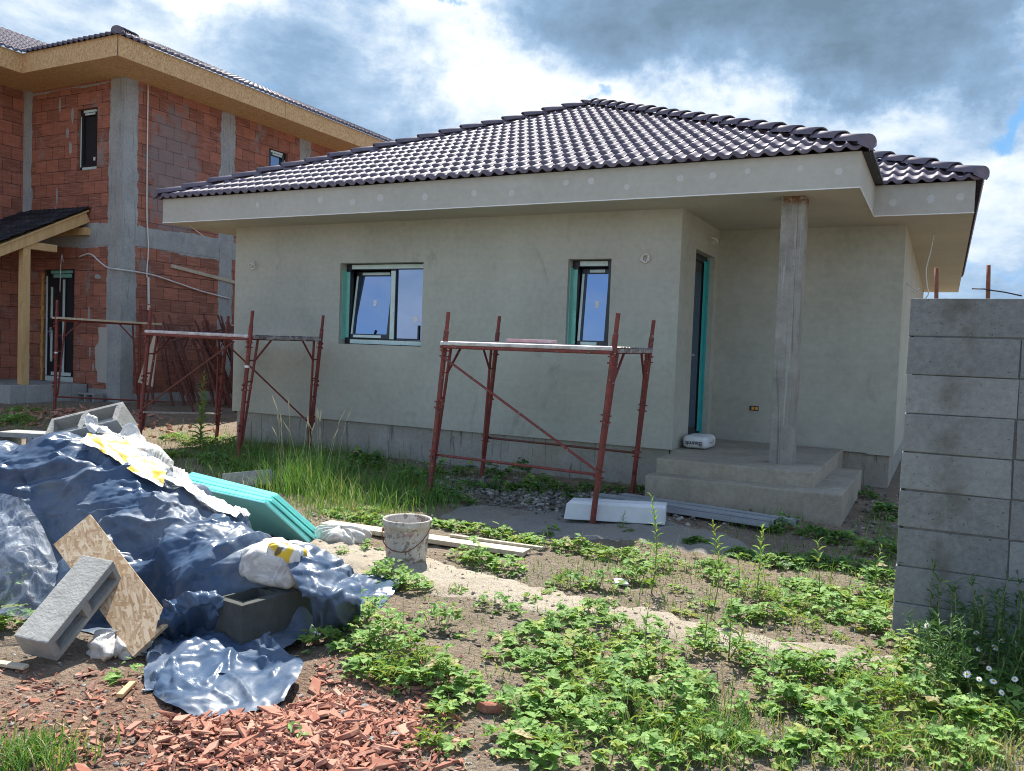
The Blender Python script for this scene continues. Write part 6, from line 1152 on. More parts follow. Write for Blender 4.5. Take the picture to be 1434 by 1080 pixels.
[9,-1,-4,3,1,0,3,0,-4,2,2,-3,-6,6,1,-1,-1,-1,1,2,-1,-2,3,-1,0,3,2,-1,0,-1,-2,-2,1,0,0,-1,1,-3,4,-1,-1,-1,2,-1,-4,1,4,-1,0,1,0,0,1,2,0,-1,-2,2,1,0,-1,-1,2,-1,1,0,-3,0,1,2,-1,-4,2,-1,1,-1,0,-3,-1,-1,4,-1,-8,7,3,-2,1,-2,1,4,1,0,0,-1,1,-1,-3,4,1,2,-1,0,-1,-3,0,1,0,2,0],
[12,-1,0,-4,2,1,2,-1,-3,0,3,1,-2,-3,1,0,0,1,0,0,-2,0,1,0,0,1,1,2,0,-1,-2,0,-1,0,0,1,-2,2,0,-2,1,0,0,-3,0,3,-1,0,-1,-1,0,3,3,-1,0,-2,1,1,1,0,-2,1,0,1,-2,-5,3,-1,3,0,-1,-2,-2,1,2,1,-1,-3,-2,4,-1,2,-4,-6,9,-1,0,-4,5,4,0,-1,0,0,-1,1,2,-1,1,0,0,-1,-2,-3,6,-1,0,0,0],
[10,0,-3,3,-1,0,-1,0,2,-2,-2,1,3,-1,-2,2,-1,0,1,-1,2,0,-5,4,1,-1,1,2,-1,-4,1,-1,0,2,-1,0,-1,1,-3,3,1,0,-2,-2,1,2,-2,-1,-1,2,2,2,-1,1,-1,-1,3,-1,0,0,0,-3,2,1,-3,3,0,-3,1,2,-2,1,-8,1,3,2,0,-4,4,-1,0,0,2,-3,-4,6,-1,-1,5,0,-1,0,-1,0,0,0,2,0,-1,0,0,-8,-1,10,0,-1,2,-1,0],
[8,-1,3,-1,-1,1,0,0,0,1,-1,-1,1,0,1,-5,2,2,0,0,-2,3,1,-8,4,1,2,-1,0,-1,0,-1,0,1,1,-1,-1,-1,1,2,-1,0,-3,0,2,-1,-3,3,2,2,1,-1,0,0,0,0,-1,1,-1,1,1,-1,-5,5,2,0,-1,-2,-1,1,1,0,-1,-8,3,1,0,3,-1,0,-2,4,2,0,-3,-2,0,2,2,-4,1,1,0,-1,0,0,1,1,-2,-1,-1,-2,6,-3,-2,6,-4,4,0],
[9,2,0,-1,-3,1,2,0,-1,0,2,0,-4,3,0,1,0,0,-3,1,1,-5,-2,4,-2,3,1,-2,0,2,-2,1,-1,1,1,-1,-1,-1,2,1,-2,-3,-1,3,-2,0,-1,0,4,3,1,0,-1,-1,0,1,-1,0,-1,2,-2,-6,6,1,2,2,-1,-2,-3,2,1,-1,0,-2,-7,7,0,0,2,-4,4,-2,2,2,-3,-1,1,1,-1,0,1,1,0,-1,-1,1,-3,-2,-5,-2,-6,12,7,-1,3,-5,4,-1,0],
[10,0,0,-4,2,1,1,0,-2,4,0,0,-1,-2,3,1,-1,-2,-1,-1,2,1,0,0,0,-1,0,0,-2,0,0,-4,2,2,-1,0,-1,1,2,-2,-2,0,2,1,-1,-5,4,1,2,1,0,-1,-1,0,1,1,-1,-1,2,-3,-5,5,0,1,3,-1,2,-2,-2,0,1,2,-1,-1,-3,-5,8,-1,-1,2,-2,3,1,-5,3,-1,0,1,-2,2,2,-2,-1,2,0,-3,-2,-1,-1,-6,7,4,1,-5,7,2,-2,0,-2],
[9,0,-3,1,3,1,0,0,-2,1,2,-3,2,-2,1,1,0,-2,1,-1,-1,2,2,-1,1,-2,-2,-1,0,-1,-1,0,3,0,0,-1,-1,2,-1,0,1,1,-1,1,-3,2,1,1,0,-1,0,-1,-1,0,-1,1,1,1,0,-5,3,2,0,0,-1,3,0,1,-2,-1,0,0,0,1,-1,-2,-4,5,0,-1,2,-2,-2,4,0,0,0,1,3,0,-3,-2,2,-2,-1,-2,-1,2,1,-1,3,1,-2,3,-17,7,8,1,-13],
[8,-1,2,1,1,0,-1,0,-1,1,-7,8,-1,0,-4,1,3,0,0,-1,0,0,2,0,-6,2,-3,2,1,0,-1,2,2,-1,-2,-1,0,3,-2,0,1,-2,4,-2,-2,1,1,1,0,0,-1,-3,0,0,1,3,-1,0,0,0,6,1,-2,-3,0,0,1,1,0,-4,-1,0,-1,0,4,1,-2,-3,2,1,-1,2,1,0,-2,0,0,2,-3,2,-1,1,-2,-1,-1,-1,1,-2,-2,6,2,-1,-3,-2,1,-11,1,5,9],
[9,0,0,2,-1,-2,-1,2,-1,-7,7,1,0,1,-1,0,-1,2,0,0,-3,2,0,2,-4,-3,3,-1,1,0,-1,2,2,-2,-1,0,1,-1,0,1,-2,3,-2,0,4,-4,1,1,-3,0,0,3,-3,0,3,-1,0,0,0,4,3,1,-3,-3,-2,0,1,1,-2,-2,0,0,3,0,-2,-1,5,-2,0,0,1,0,1,-1,0,0,0,0,-1,0,-1,-5,-3,0,1,6,-2,-2,1,6,-2,0,-3,-1,2,0,-10,0,15],
[10,-1,1,0,0,-1,-2,2,2,-1,0,-2,2,0,1,0,0,-2,1,0,0,-1,0,-2,2,-1,-1,1,-1,-1,1,2,0,-3,1,1,0,-2,3,-2,0,-4,-3,0,8,1,0,-2,-4,-2,0,7,-2,1,1,-1,0,1,1,2,-4,4,0,-2,-2,-2,0,3,0,-3,-2,0,2,3,1,0,-3,3,1,0,0,0,-1,1,0,1,-2,-1,2,-3,-1,3,2,-3,-3,-1,-1,1,4,-3,1,0,-1,0,1,2,0,-9,-1],
[10,0,0,0,-1,1,1,-6,5,2,0,-5,0,3,1,0,-3,2,0,0,1,-2,-1,0,1,0,-1,0,0,-2,3,-1,0,0,0,0,0,1,-3,0,1,0,1,-1,1,1,0,-3,0,0,4,-4,1,2,0,-2,1,-1,0,3,-2,-5,3,2,-1,2,0,-1,-2,0,2,3,-1,-1,0,0,0,0,0,1,0,0,0,0,0,-1,1,-1,-1,1,2,-1,-1,1,-3,-3,5,1,-1,-2,-1,0,-2,3,3,0,0,0,-9],
[10,1,-1,0,0,0,-1,2,-1,1,-1,1,-1,0,-1,1,1,-1,1,-1,-1,0,0,-1,1,-2,2,0,-3,2,-2,5,-5,4,-1,-2,2,0,0,-1,-1,-1,1,2,-1,0,1,-3,0,4,-1,-4,4,1,-2,-1,1,1,-1,1,0,1,-1,-1,-1,0,2,-3,0,2,3,-1,0,0,0,1,-1,0,-1,1,0,1,0,-1,0,0,0,0,0,1,-1,1,-1,-3,4,0,0,0,0,1,-4,-4,4,3,-1,-2,3,-1,0],
[11,-1,1,0,0,-1,1,-1,0,0,0,1,0,-2,1,-2,3,0,-1,1,0,-2,0,0,0,1,-1,-2,2,-1,1,0,1,-1,0,1,-1,-2,1,0,-2,4,0,0,-7,5,0,0,0,0,0,0,2,0,-2,0,0,0,1,-1,2,0,-2,0,0,0,0,-2,2,2,0,0,1,-1,1,-1,1,-1,0,0,0,0,0,0,0,1,0,0,0,-1,0,0,-3,4,1,-1,-1,-3,6,-3,1,-2,1,-2,-1,4,-2,1,1],
[10,1,0,0,0,-1,-1,1,0,0,0,0,0,0,1,0,-4,1,1,1,0,0,-1,0,0,0,-1,1,0,2,-2,0,1,1,0,-2,0,0,-2,-1,4,-2,0,-2,5,-2,0,0,-1,1,-2,1,2,-2,-3,3,0,0,0,0,2,-2,0,-3,5,0,-2,2,-1,2,0,0,-1,0,-1,1,0,0,0,0,1,-1,1,0,0,-1,1,-1,0,-1,1,-3,3,1,-1,0,-4,4,0,1,0,0,-2,-2,2,1,1,-1,2],
[11,0,-1,0,1,0,0,0,0,0,0,-1,0,1,0,-1,1,-2,0,1,-1,1,-1,0,0,0,0,1,0,0,1,-1,0,1,-3,2,-1,-1,1,1,-1,0,1,-2,1,0,0,-5,5,0,-4,5,0,-3,4,-1,1,-1,-1,0,0,0,-1,2,-1,-2,0,-1,5,-1,0,-1,-1,2,1,0,0,0,0,0,-1,-2,2,0,1,0,-1,1,-1,0,-2,2,0,-2,-1,0,3,1,-3,2,-2,-1,-1,2,3,-2,1,3,-1],
[11,0,1,-1,-1,0,1,-1,0,0,0,2,-2,0,0,2,-2,0,-2,1,2,-1,0,0,-1,1,1,-3,3,0,0,-1,0,-1,1,-1,0,1,0,0,-1,0,0,0,0,1,-8,8,0,-3,3,-1,0,2,-1,1,-2,-1,2,0,-1,0,1,-1,-1,-1,-1,4,0,-2,0,1,2,-1,0,0,0,0,1,0,0,1,-3,1,1,1,-1,-1,1,0,0,0,-1,1,0,0,1,-6,-1,-1,1,3,1,2,-2,2,0,0,0],
[11,-1,1,1,-1,0,-1,1,-1,0,1,-2,1,1,-1,-1,2,-1,1,-3,2,1,0,-1,0,-1,1,0,-3,3,0,0,0,-1,1,0,0,0,-2,1,0,1,-2,3,-3,-2,3,2,-1,-1,1,0,-2,-1,1,0,1,2,0,-2,1,-1,0,0,-1,2,-1,0,-1,3,-1,0,0,1,0,0,0,0,0,-1,1,2,-2,1,-1,0,0,0,-1,0,0,0,1,0,0,0,-2,2,0,0,0,-1,1,-1,0,0,0,0,0],
[11,0,-1,0,1,0,0,-1,1,-1,-1,1,1,-1,1,-1,0,0,-1,1,-2,2,0,0,1,0,-1,0,1,-3,2,0,-1,0,1,-1,0,-1,2,0,-1,0,2,-2,-2,1,2,0,0,0,0,1,0,1,-1,1,0,0,-3,1,0,1,-1,0,0,-1,1,0,1,0,0,0,-1,0,0,0,0,1,0,0,0,0,1,-1,-1,0,0,0,0,0,0,0,0,0,1,0,0,-1,0,0,0,1,-1,0,1,-1,0,-1,1],
[12,0,-1,0,0,0,0,0,-1,1,-1,0,0,0,1,0,-1,2,0,-1,0,-2,2,0,-1,0,-1,1,-1,1,0,0,0,0,0,0,1,-2,-1,0,2,0,-4,1,2,2,0,-2,1,-1,0,-1,1,0,2,0,0,-1,0,0,0,0,1,0,0,0,0,0,-1,0,-1,0,1,1,-1,1,-1,0,0,0,-2,-1,3,0,0,0,2,0,-1,-1,0,0,0,1,0,-1,0,1,-1,0,1,-1,1,0,-1,-1,1,1,0],
[10,1,0,-1,1,0,-2,1,0,0,1,-1,1,-1,-2,1,2,0,-1,1,0,1,-2,1,0,0,0,0,0,0,0,-1,1,-1,0,1,-1,1,0,0,1,-1,1,-1,0,-2,1,0,0,0,0,0,0,1,-1,0,0,0,1,1,0,-1,-1,0,0,-1,0,1,1,-2,0,1,0,0,1,-3,2,0,1,1,1,-1,-2,0,1,-1,0,3,-1,0,-2,0,0,0,0,1,0,0,-1,1,-1,0,1,1,-1,1,-1,0,-1],
[11,-1,1,0,-1,0,0,0,0,0,-3,-1,2,-1,2,1,0,-1,2,-1,0,0,1,-1,1,0,1,1,-1,-1,0,0,-1,1,-1,1,0,1,1,0,-2,0,0,0,0,1,-1,0,-1,0,1,0,0,-1,1,0,0,0,0,0,0,0,0,0,-1,1,-1,-1,0,2,-2,0,1,-2,0,1,1,0,0,0,1,0,0,-3,1,0,0,0,-2,4,0,-1,0,0,0,1,0,1,1,-3,0,1,-1,0,1,0,-1,-4,4],
[10,1,-1,0,1,-1,0,0,1,-1,0,0,-1,1,0,1,-1,0,0,1,0,0,0,0,0,0,0,0,0,0,-1,0,0,0,1,-1,1,1,0,-2,0,0,1,0,0,-1,0,0,0,0,-2,1,0,1,1,0,-1,1,0,0,-1,1,0,0,0,-1,0,0,-2,-1,4,-1,-1,2,-1,0,-2,1,-2,-1,3,1,-2,-1,1,1,0,-3,1,2,1,-3,3,0,0,-1,2,1,0,0,-1,-2,0,1,1,0,-1,1,-12],
[11,0,0,0,-1,-1,1,0,2,0,0,0,-3,1,1,-2,1,1,0,0,-1,0,0,1,0,0,-1,0,1,-1,0,1,0,-1,0,1,0,-1,0,0,0,0,0,1,-1,0,-1,0,0,0,2,-1,0,0,0,0,1,-1,1,-1,1,-1,1,-1,0,0,0,-1,1,1,0,0,0,-1,0,1,-1,-2,0,0,1,0,-1,-3,1,1,-1,-1,3,0,1,-1,0,1,0,1,0,-1,2,0,-1,0,0,0,0,0,-1,2,-1],
[11,0,0,0,0,0,0,1,0,-1,-1,1,0,0,-2,1,0,0,-1,1,1,0,0,0,-1,0,1,0,0,0,0,-1,1,0,0,0,0,0,-1,1,0,1,-1,-1,0,1,0,-1,-1,0,-1,0,1,2,0,0,0,0,0,0,-1,1,-1,1,0,0,0,-1,1,-1,1,0,0,-1,1,1,0,-1,0,-2,-1,1,-7,6,-1,0,0,3,-1,0,-1,0,-2,1,2,-1,-4,-2,3,4,2,0,-2,2,-1,-1,1,-2,-5],
[11,-1,1,0,-1,1,0,1,-2,-5,5,0,0,0,1,0,0,-1,1,-1,1,-1,1,-1,1,-1,1,1,0,-1,0,-1,-1,0,1,1,1,0,0,-2,1,-1,0,1,0,-1,0,-1,1,0,1,0,0,-2,-1,1,1,0,0,1,0,-1,1,-1,0,1,-2,1,-2,3,0,0,-2,1,2,0,0,-1,-5,4,-1,-2,-1,1,1,-2,2,-3,7,-3,-2,2,-1,-1,-1,0,2,1,-8,2,4,4,1,-7,-4,-1,3,-1,2],
[10,1,0,0,0,-1,0,-4,3,0,-3,1,3,0,0,-1,0,1,0,0,0,1,-1,1,0,1,-1,-1,0,1,-1,0,0,0,2,0,0,0,-1,2,-1,-1,0,-1,0,0,0,1,0,0,0,0,-1,1,0,-1,0,0,0,0,0,1,-1,0,1,-1,2,0,1,-1,-4,1,1,1,0,0,0,-4,2,2,0,-2,0,1,-5,0,-1,6,-11,6,3,0,-2,1,0,0,-1,-1,4,-9,0,1,3,6,0,-4,-6,-2,7],
[11,0,-1,0,0,1,0,0,-2,0,1,0,-1,1,1,0,-1,-1,1,1,-1,0,1,-1,1,0,0,-1,0,0,0,-1,1,2,0,0,0,-1,1,0,0,0,-1,0,-1,-2,1,0,1,1,-1,0,0,-1,0,1,0,1,-1,1,-1,0,0,1,-1,-1,2,0,0,-5,2,0,2,1,0,-2,-4,1,3,0,-1,0,0,-3,0,1,-3,0,0,-4,9,-2,0,0,-1,2,0,0,0,2,-7,-2,1,-3,7,4,1,-3,-2],
[11,0,0,0,0,-1,0,0,-1,0,1,0,0,1,-1,0,-1,1,1,-2,3,0,-1,-1,0,1,-1,0,1,0,-1,1,0,0,1,-1,-1,1,0,0,1,-1,0,-1,0,1,-2,-2,0,1,2,1,0,-1,1,0,0,-1,1,-1,0,0,0,-1,0,1,0,1,-5,3,1,-1,1,0,-2,-3,0,1,3,-2,0,-2,1,-1,0,0,0,-2,0,0,0,2,2,-1,1,-4,6,1,-5,1,1,-3,-3,-1,0,-5,7,7,1],
[10,0,0,0,0,-1,2,-1,-1,1,0,0,1,0,0,0,1,-1,-4,6,-2,2,-6,2,1,0,0,1,-2,-3,4,0,0,1,0,-1,0,-1,1,0,-1,1,1,0,-1,0,0,2,-4,-2,-1,1,2,2,0,1,1,0,-1,-3,2,-1,0,0,0,1,-4,-1,5,1,-1,0,-1,0,-3,-1,0,2,-2,-1,1,-1,0,1,-1,0,1,-2,2,-3,0,2,2,-5,-1,6,-6,9,0,-1,0,-2,-2,-2,-4,11,-6,1,5],
[10,0,0,-1,1,1,-3,2,-4,4,0,1,0,0,-1,-1,-1,-5,7,0,0,-1,-1,1,0,0,3,-1,-4,4,0,-2,1,-1,0,0,1,1,-1,0,-1,-1,-2,3,2,0,0,0,1,-2,0,-3,-1,0,1,2,1,0,-1,1,-1,0,-1,2,0,0,1,0,0,0,0,0,-1,-5,0,1,1,2,0,-2,-2,-2,1,3,-2,-2,2,-2,3,-2,-3,2,0,1,2,-6,2,1,7,1,0,-1,-1,1,-1,-3,4,0,1],
[8,1,0,1,0,0,0,0,0,1,1,1,-1,-1,-8,1,-3,9,-2,-1,2,0,-1,1,0,0,2,-1,-1,1,0,0,-1,0,-1,1,0,0,2,0,-1,-1,1,-4,4,0,1,0,0,0,-2,0,-2,0,0,-4,-3,3,3,1,1,0,0,-1,-1,-2,0,-1,-1,-1,-1,-2,-1,2,1,4,4,0,-1,0,-2,-2,2,0,-1,1,1,-2,-1,2,-3,1,0,3,-2,-1,-1,0,4,3,2,-2,3,0,1,-1,-1,0,-1],
[9,0,1,0,-1,0,3,-2,0,0,1,0,1,-7,-1,-2,7,-2,2,-1,0,0,1,0,-1,1,1,-6,6,1,-1,0,-1,0,-1,0,0,1,1,0,0,-1,0,0,-7,8,0,0,0,0,-2,1,0,1,-3,2,0,-2,0,2,-2,0,1,-1,2,1,0,0,-1,-2,-1,2,-2,1,1,-1,2,1,0,0,-6,0,1,0,0,0,1,-1,1,-2,-1,-1,3,-4,-1,2,0,-3,2,0,-7,14,-2,4,2,-1,0,-2,0],
[9,0,0,0,0,1,-3,3,0,0,0,0,-3,-4,3,5,1,-1,-3,0,0,0,1,0,-1,2,-4,1,3,2,1,-1,0,-1,-2,-1,0,0,1,1,-1,-1,2,-1,0,-10,5,3,3,-1,-1,2,0,-1,-3,0,4,0,0,-5,3,-1,1,-1,-1,-1,0,-1,7,0,-3,-1,-1,0,1,2,-5,4,2,-2,-3,1,0,-3,4,1,-1,-1,-3,2,-3,1,1,4,-1,-3,1,-5,0,-3,8,1,4,0,0,0,0,1,-2],
[9,-1,1,0,-1,-1,1,1,2,-1,0,0,-7,-1,8,2,-2,0,-1,0,0,-1,1,-2,1,1,-9,9,3,0,-2,4,-2,-1,-2,-1,-1,0,-1,1,1,1,0,1,-1,0,-10,2,4,5,1,-1,1,-7,4,-3,-2,0,4,-1,1,0,-3,4,-1,0,-2,-1,-4,8,2,-4,4,0,-1,-2,-1,-4,4,-2,-1,2,2,-1,0,1,0,-2,0,-2,1,-1,-2,5,-2,2,-1,1,-7,6,4,-4,4,1,-1,2,-1,0,1],
[10,-1,0,0,0,1,-1,-3,2,3,-2,-2,-4,4,3,-1,-2,-1,3,0,-1,0,2,-3,2,-1,1,3,-1,-3,-3,0,3,1,-1,2,-1,-2,-2,0,0,7,-5,2,1,-2,0,-8,-1,3,7,-2,-2,1,-2,2,1,1,-1,-1,1,-2,1,-2,4,-3,6,-3,-4,-3,7,2,-4,-4,0,3,0,1,-2,-3,4,0,1,-1,5,-1,-4,0,-1,0,0,0,0,1,1,1,2,1,1,1,0,-1,-3,2,1,-1,0,0,-1],
[9,1,-1,0,2,0,0,-1,0,0,1,-7,-1,6,0,-3,-1,5,-1,-1,-4,-3,2,6,-1,-1,5,-3,-2,-3,4,1,0,-3,3,-1,2,-1,-1,-2,3,-1,-1,1,0,1,0,-1,-8,-2,2,4,2,1,-2,3,3,-1,-4,-1,1,-2,1,-1,2,-1,-5,12,-4,-6,-1,5,3,-2,-3,-2,3,3,-6,1,2,2,-1,1,-1,0,-1,-1,0,0,1,2,-1,-1,2,3,1,0,1,-1,0,1,-1,-1,0,0,1,-1,1],
[9,0,0,1,1,0,0,-1,1,0,-6,-2,2,3,-1,-2,5,-1,0,-5,-2,3,4,0,-2,-1,2,0,-3,5,1,-1,-3,2,1,-1,-1,0,1,-3,-1,2,0,-4,4,0,3,-1,-1,-7,-4,-1,6,-1,3,4,2,0,-6,1,-1,1,-1,2,1,-2,0,-1,4,-2,-5,0,3,5,1,-3,4,-6,-2,3,1,1,-3,2,-3,-6,6,2,0,1,2,0,0,-3,4,0,0,1,0,0,0,-1,1,-2,0,1,0,1,0],
[8,2,-1,0,-1,-2,0,4,0,-4,-2,-1,3,3,-5,5,-1,1,-3,-4,2,5,1,-2,-1,0,1,-1,1,-1,1,0,-1,2,-2,2,-2,1,1,-3,0,-5,9,-2,-1,0,3,1,-1,-1,-5,-3,0,1,4,2,-1,-2,-2,3,-1,0,1,2,-2,1,-2,-1,2,1,-2,-4,0,2,5,4,-4,-2,-1,-3,3,2,-1,-4,-2,5,-3,4,3,2,0,-1,0,0,-1,1,0,0,1,0,-1,0,-1,1,1,-1,0,1,1],
[11,-3,2,-1,-1,1,3,-1,-6,1,-1,0,2,-3,4,0,1,-2,-4,-1,5,1,1,-5,3,-1,1,0,1,0,0,0,-2,0,1,0,1,2,-2,1,-3,-1,-3,6,-2,0,-2,7,2,-1,-3,-3,-7,6,3,-1,-3,-1,1,0,1,0,-1,-2,2,6,0,-7,4,1,0,-4,-4,-1,-1,3,3,2,-1,-1,-3,4,1,-2,-1,0,2,3,3,0,-1,1,-1,0,0,0,1,-1,0,0,0,0,0,0,0,1,0,0,0],
[11,-2,-1,0,0,2,-5,-2,7,-3,-2,0,2,0,-1,1,1,-2,-6,5,2,1,-2,0,1,0,0,-1,-2,1,-2,3,1,-1,0,0,2,-1,0,0,0,1,-4,2,0,2,-3,3,3,0,0,-1,0,0,-2,-4,-2,0,2,3,-3,0,0,-2,1,1,1,4,-7,-2,6,3,-5,-4,0,1,2,0,1,0,0,2,1,1,-3,4,-1,2,0,1,0,-1,0,-1,0,1,-1,1,0,0,0,0,0,0,0,0,1,-1,-1],
[7,2,-1,0,0,-1,-1,2,0,-4,0,2,2,2,0,-1,-1,-9,3,4,1,0,-7,6,1,-2,3,-1,-2,-1,3,-4,6,-3,0,1,-1,1,-1,2,0,0,2,-10,6,-2,1,1,1,3,-1,-2,0,-2,-3,-3,-1,3,4,3,-4,0,-1,-1,0,0,3,-5,3,0,-7,11,2,-4,-4,0,-2,1,1,1,4,0,-3,2,5,-5,5,0,1,-1,0,0,0,0,0,0,0,0,0,0,0,0,0,0,0,0,0,0,1],
[8,0,-1,0,-2,2,0,2,-4,0,-1,3,2,0,1,-1,-5,-3,3,3,-1,-2,2,2,-5,6,1,-2,-3,0,-3,6,-2,1,-2,1,-1,-1,3,-1,2,-1,0,-1,-5,6,-3,0,-1,-1,7,0,-7,-3,0,-2,1,2,5,0,5,-3,-3,0,-2,0,0,1,-9,1,4,2,3,0,-2,-5,-1,0,5,2,0,2,7,1,-6,5,-1,0,-2,1,0,0,1,0,0,0,0,0,-1,0,-1,0,1,0,0,0,0,0,0],
[8,-1,0,0,0,0,0,1,-4,-1,2,2,2,-2,2,-1,-10,3,5,0,0,-1,1,-2,2,4,-2,-1,-2,0,3,-6,4,-3,3,-2,4,0,-4,0,3,1,-1,-1,-1,0,0,-2,0,0,3,2,0,-5,-3,3,0,-3,4,1,1,4,-5,-1,-3,0,2,-1,1,4,-4,0,1,4,0,-5,-2,1,-3,4,1,-3,7,-5,10,0,-1,-3,1,0,0,1,0,1,0,-2,1,-1,0,0,0,0,0,0,0,0,0,0,1],
[8,0,0,-3,2,-4,8,-11,4,1,2,2,1,-2,-1,-5,-1,2,2,1,1,-2,1,-3,2,1,0,-1,-1,0,-2,6,-8,5,1,-2,0,1,-2,5,-5,5,-5,4,0,-3,1,-3,1,-1,-2,8,1,-2,-3,2,-1,-3,1,0,1,1,3,-5,0,2,-1,0,-1,-2,4,-2,-3,-1,9,-1,-3,-2,4,1,2,1,-9,10,0,-2,-2,3,0,0,0,0,0,0,0,0,-1,1,0,0,0,0,-1,1,0,0,0,0,0],
[8,-2,-3,3,0,2,-8,8,-6,3,2,2,1,-3,-7,0,0,5,0,1,1,-2,-2,0,2,-1,-3,4,0,-1,0,0,1,0,0,-1,0,0,1,0,-1,0,7,0,-3,-3,1,-5,1,1,0,2,1,1,-3,-6,0,4,1,1,0,-1,-2,1,-1,3,1,-1,2,0,3,-7,-3,6,3,2,-1,-3,0,4,0,-7,7,0,0,-1,-1,-1,2,0,1,0,0,0,0,0,1,-1,0,0,0,0,0,0,0,1,-1,0,0],
[1,1,3,-1,2,-5,2,1,4,-2,1,0,0,4,-2,-9,0,4,1,1,-1,-2,-1,2,2,-2,-5,4,1,0,1,-1,-1,3,-1,-1,1,1,-2,1,-2,-3,6,1,-1,-2,1,-1,-2,2,2,-1,3,0,1,-5,1,-1,0,0,-2,0,1,-1,-1,1,1,1,1,1,-2,-6,6,3,0,0,-2,3,2,-1,-4,6,0,0,-1,1,1,1,-2,0,0,0,0,0,-1,0,0,0,0,0,0,0,0,0,1,-2,1,0,0],
[2,3,0,0,2,3,-5,-4,3,6,-3,0,-2,1,-4,-1,2,2,0,1,-2,-2,1,3,0,-3,-1,1,3,0,1,-9,8,1,-1,-1,-5,5,-1,0,4,-6,1,3,0,-2,-1,1,-1,3,0,0,4,2,0,-2,-8,1,-2,0,1,1,-1,1,-2,1,0,-1,3,-2,-3,4,4,0,1,-2,-1,5,-1,-2,3,0,0,0,-1,1,2,0,0,-1,0,1,-1,-1,1,0,0,0,-1,0,0,0,0,1,-2,1,0,0,0],
[5,0,-1,2,-1,-5,11,1,0,-2,-3,2,1,-11,2,1,2,0,1,0,-2,-2,3,3,1,-4,-2,0,5,1,-11,7,4,-7,-1,7,-4,1,0,0,-4,3,0,1,-2,2,0,0,-1,1,0,1,1,4,0,-3,1,-6,-7,0,4,3,2,0,-2,-2,-1,0,2,3,6,-1,-1,1,-2,0,1,0,2,0,0,0,0,-1,1,0,0,1,0,0,0,-1,0,0,0,0,0,0,0,0,0,0,0,-1,1,0,0,1,0],
[4,-1,1,2,-1,-1,-7,5,2,2,2,-1,-4,3,-5,-1,4,1,2,-1,-5,0,5,2,-1,-3,-2,-5,4,-4,7,2,0,1,-4,1,-1,0,6,-11,5,0,0,1,0,1,0,-1,-1,-3,1,0,2,3,1,0,-8,8,-7,-4,-2,7,3,1,-2,-8,2,3,4,7,-4,2,-1,1,-4,-4,9,0,-1,1,1,-1,0,0,1,0,-1,-1,1,0,0,0,0,0,0,1,-1,1,0,-1,0,0,0,-1,0,2,0,-1,0],
[4,-1,1,2,-2,0,-1,-6,2,4,6,-4,-3,-2,0,1,5,3,0,-5,-4,2,2,0,-1,-2,1,3,-6,4,1,2,-2,-2,3,-2,0,0,3,0,-3,0,1,1,-1,-2,1,1,0,-2,-3,0,2,1,2,-1,-1,-1,5,-8,2,0,2,2,2,-5,-3,6,5,-1,-1,4,-3,-6,1,3,4,0,0,0,-1,1,0,0,0,0,0,0,-1,1,0,-1,1,0,1,-1,1,-1,1,-1,1,-1,0,1,0,-1,-1,1,0],
[2,1,2,-1,0,0,-1,-1,-5,-1,4,0,-1,1,1,1,7,0,-1,-6,-3,5,-5,-1,2,-1,4,-2,2,-1,1,-1,1,6,-3,-3,-1,2,2,1,-4,0,0,2,1,-2,-2,1,1,-1,-3,-2,0,2,1,0,2,-7,5,1,-3,0,1,0,-3,5,3,4,-1,-4,5,-1,2,-2,-9,12,-2,2,0,0,-1,0,-1,2,0,0,-1,0,0,0,0,1,-2,1,0,0,-1,0,0,1,0,0,1,-1,1,-1,1,-1,-1],
[7,-3,-2,-1,0,4,-2,2,-1,-5,1,0,-1,-2,1,11,2,-2,-3,-8,1,1,2,1,-6,3,5,-3,2,-2,2,-1,1,1,0,-2,0,-2,2,4,-2,-2,1,1,1,0,-2,1,0,-1,-2,-2,-3,1,1,1,2,7,-8,4,-5,-11,2,6,2,7,3,0,-4,3,1,-6,-4,1,11,0,-1,1,0,-1,1,-1,0,0,0,-1,1,0,1,-1,1,-2,1,0,0,0,1,0,0,0,-1,0,0,0,-1,1,0,0,0],
[2,0,0,-1,1,2,1,-5,-1,4,-8,3,1,0,4,6,-2,0,-4,-3,0,4,1,-5,-2,3,3,-2,-1,4,-4,3,-3,2,3,-4,-1,-2,1,3,1,0,-1,1,2,0,-1,-1,-2,2,0,-4,-1,0,1,0,4,4,2,1,0,-7,-5,-3,12,1,-1,-3,4,-1,-10,2,6,6,-1,0,1,-2,0,1,-1,0,0,0,0,0,0,0,0,0,-1,2,1,-1,1,0,0,0,0,0,-1,0,-1,0,0,-1,1,0,-1],
[2,2,-1,-1,-1,1,4,-1,-2,-5,1,-3,3,0,7,1,-1,1,-4,0,0,-3,1,-1,-1,7,-1,-3,2,-2,1,-2,2,1,1,0,-2,-3,-3,4,2,0,0,2,1,0,0,-5,1,0,1,-1,-4,0,2,2,4,0,3,1,-11,3,3,5,-1,0,-2,2,-2,-7,3,6,2,-1,1,0,0,-1,0,1,0,0,0,-1,0,0,0,0,-1,1,-1,1,2,0,-2,1,-1,0,0,0,1,-1,0,0,0,1,-1,1,0],
[2,2,0,-1,-2,0,-1,6,0,-3,-1,0,-4,6,2,1,0,-2,-2,1,-1,-1,-2,0,3,2,0,-1,-6,2,2,0,1,0,1,1,-2,-4,-3,-2,12,-3,1,1,2,0,-1,-1,-1,0,-1,1,-1,-7,4,7,-1,-1,4,-7,0,3,4,0,-1,0,-3,-4,-1,7,7,-3,-2,1,-1,0,1,0,-1,1,0,1,1,0,-1,0,-1,0,0,-1,1,1,0,0,-1,0,0,0,0,0,0,1,0,0,0,-1,1,0,1],
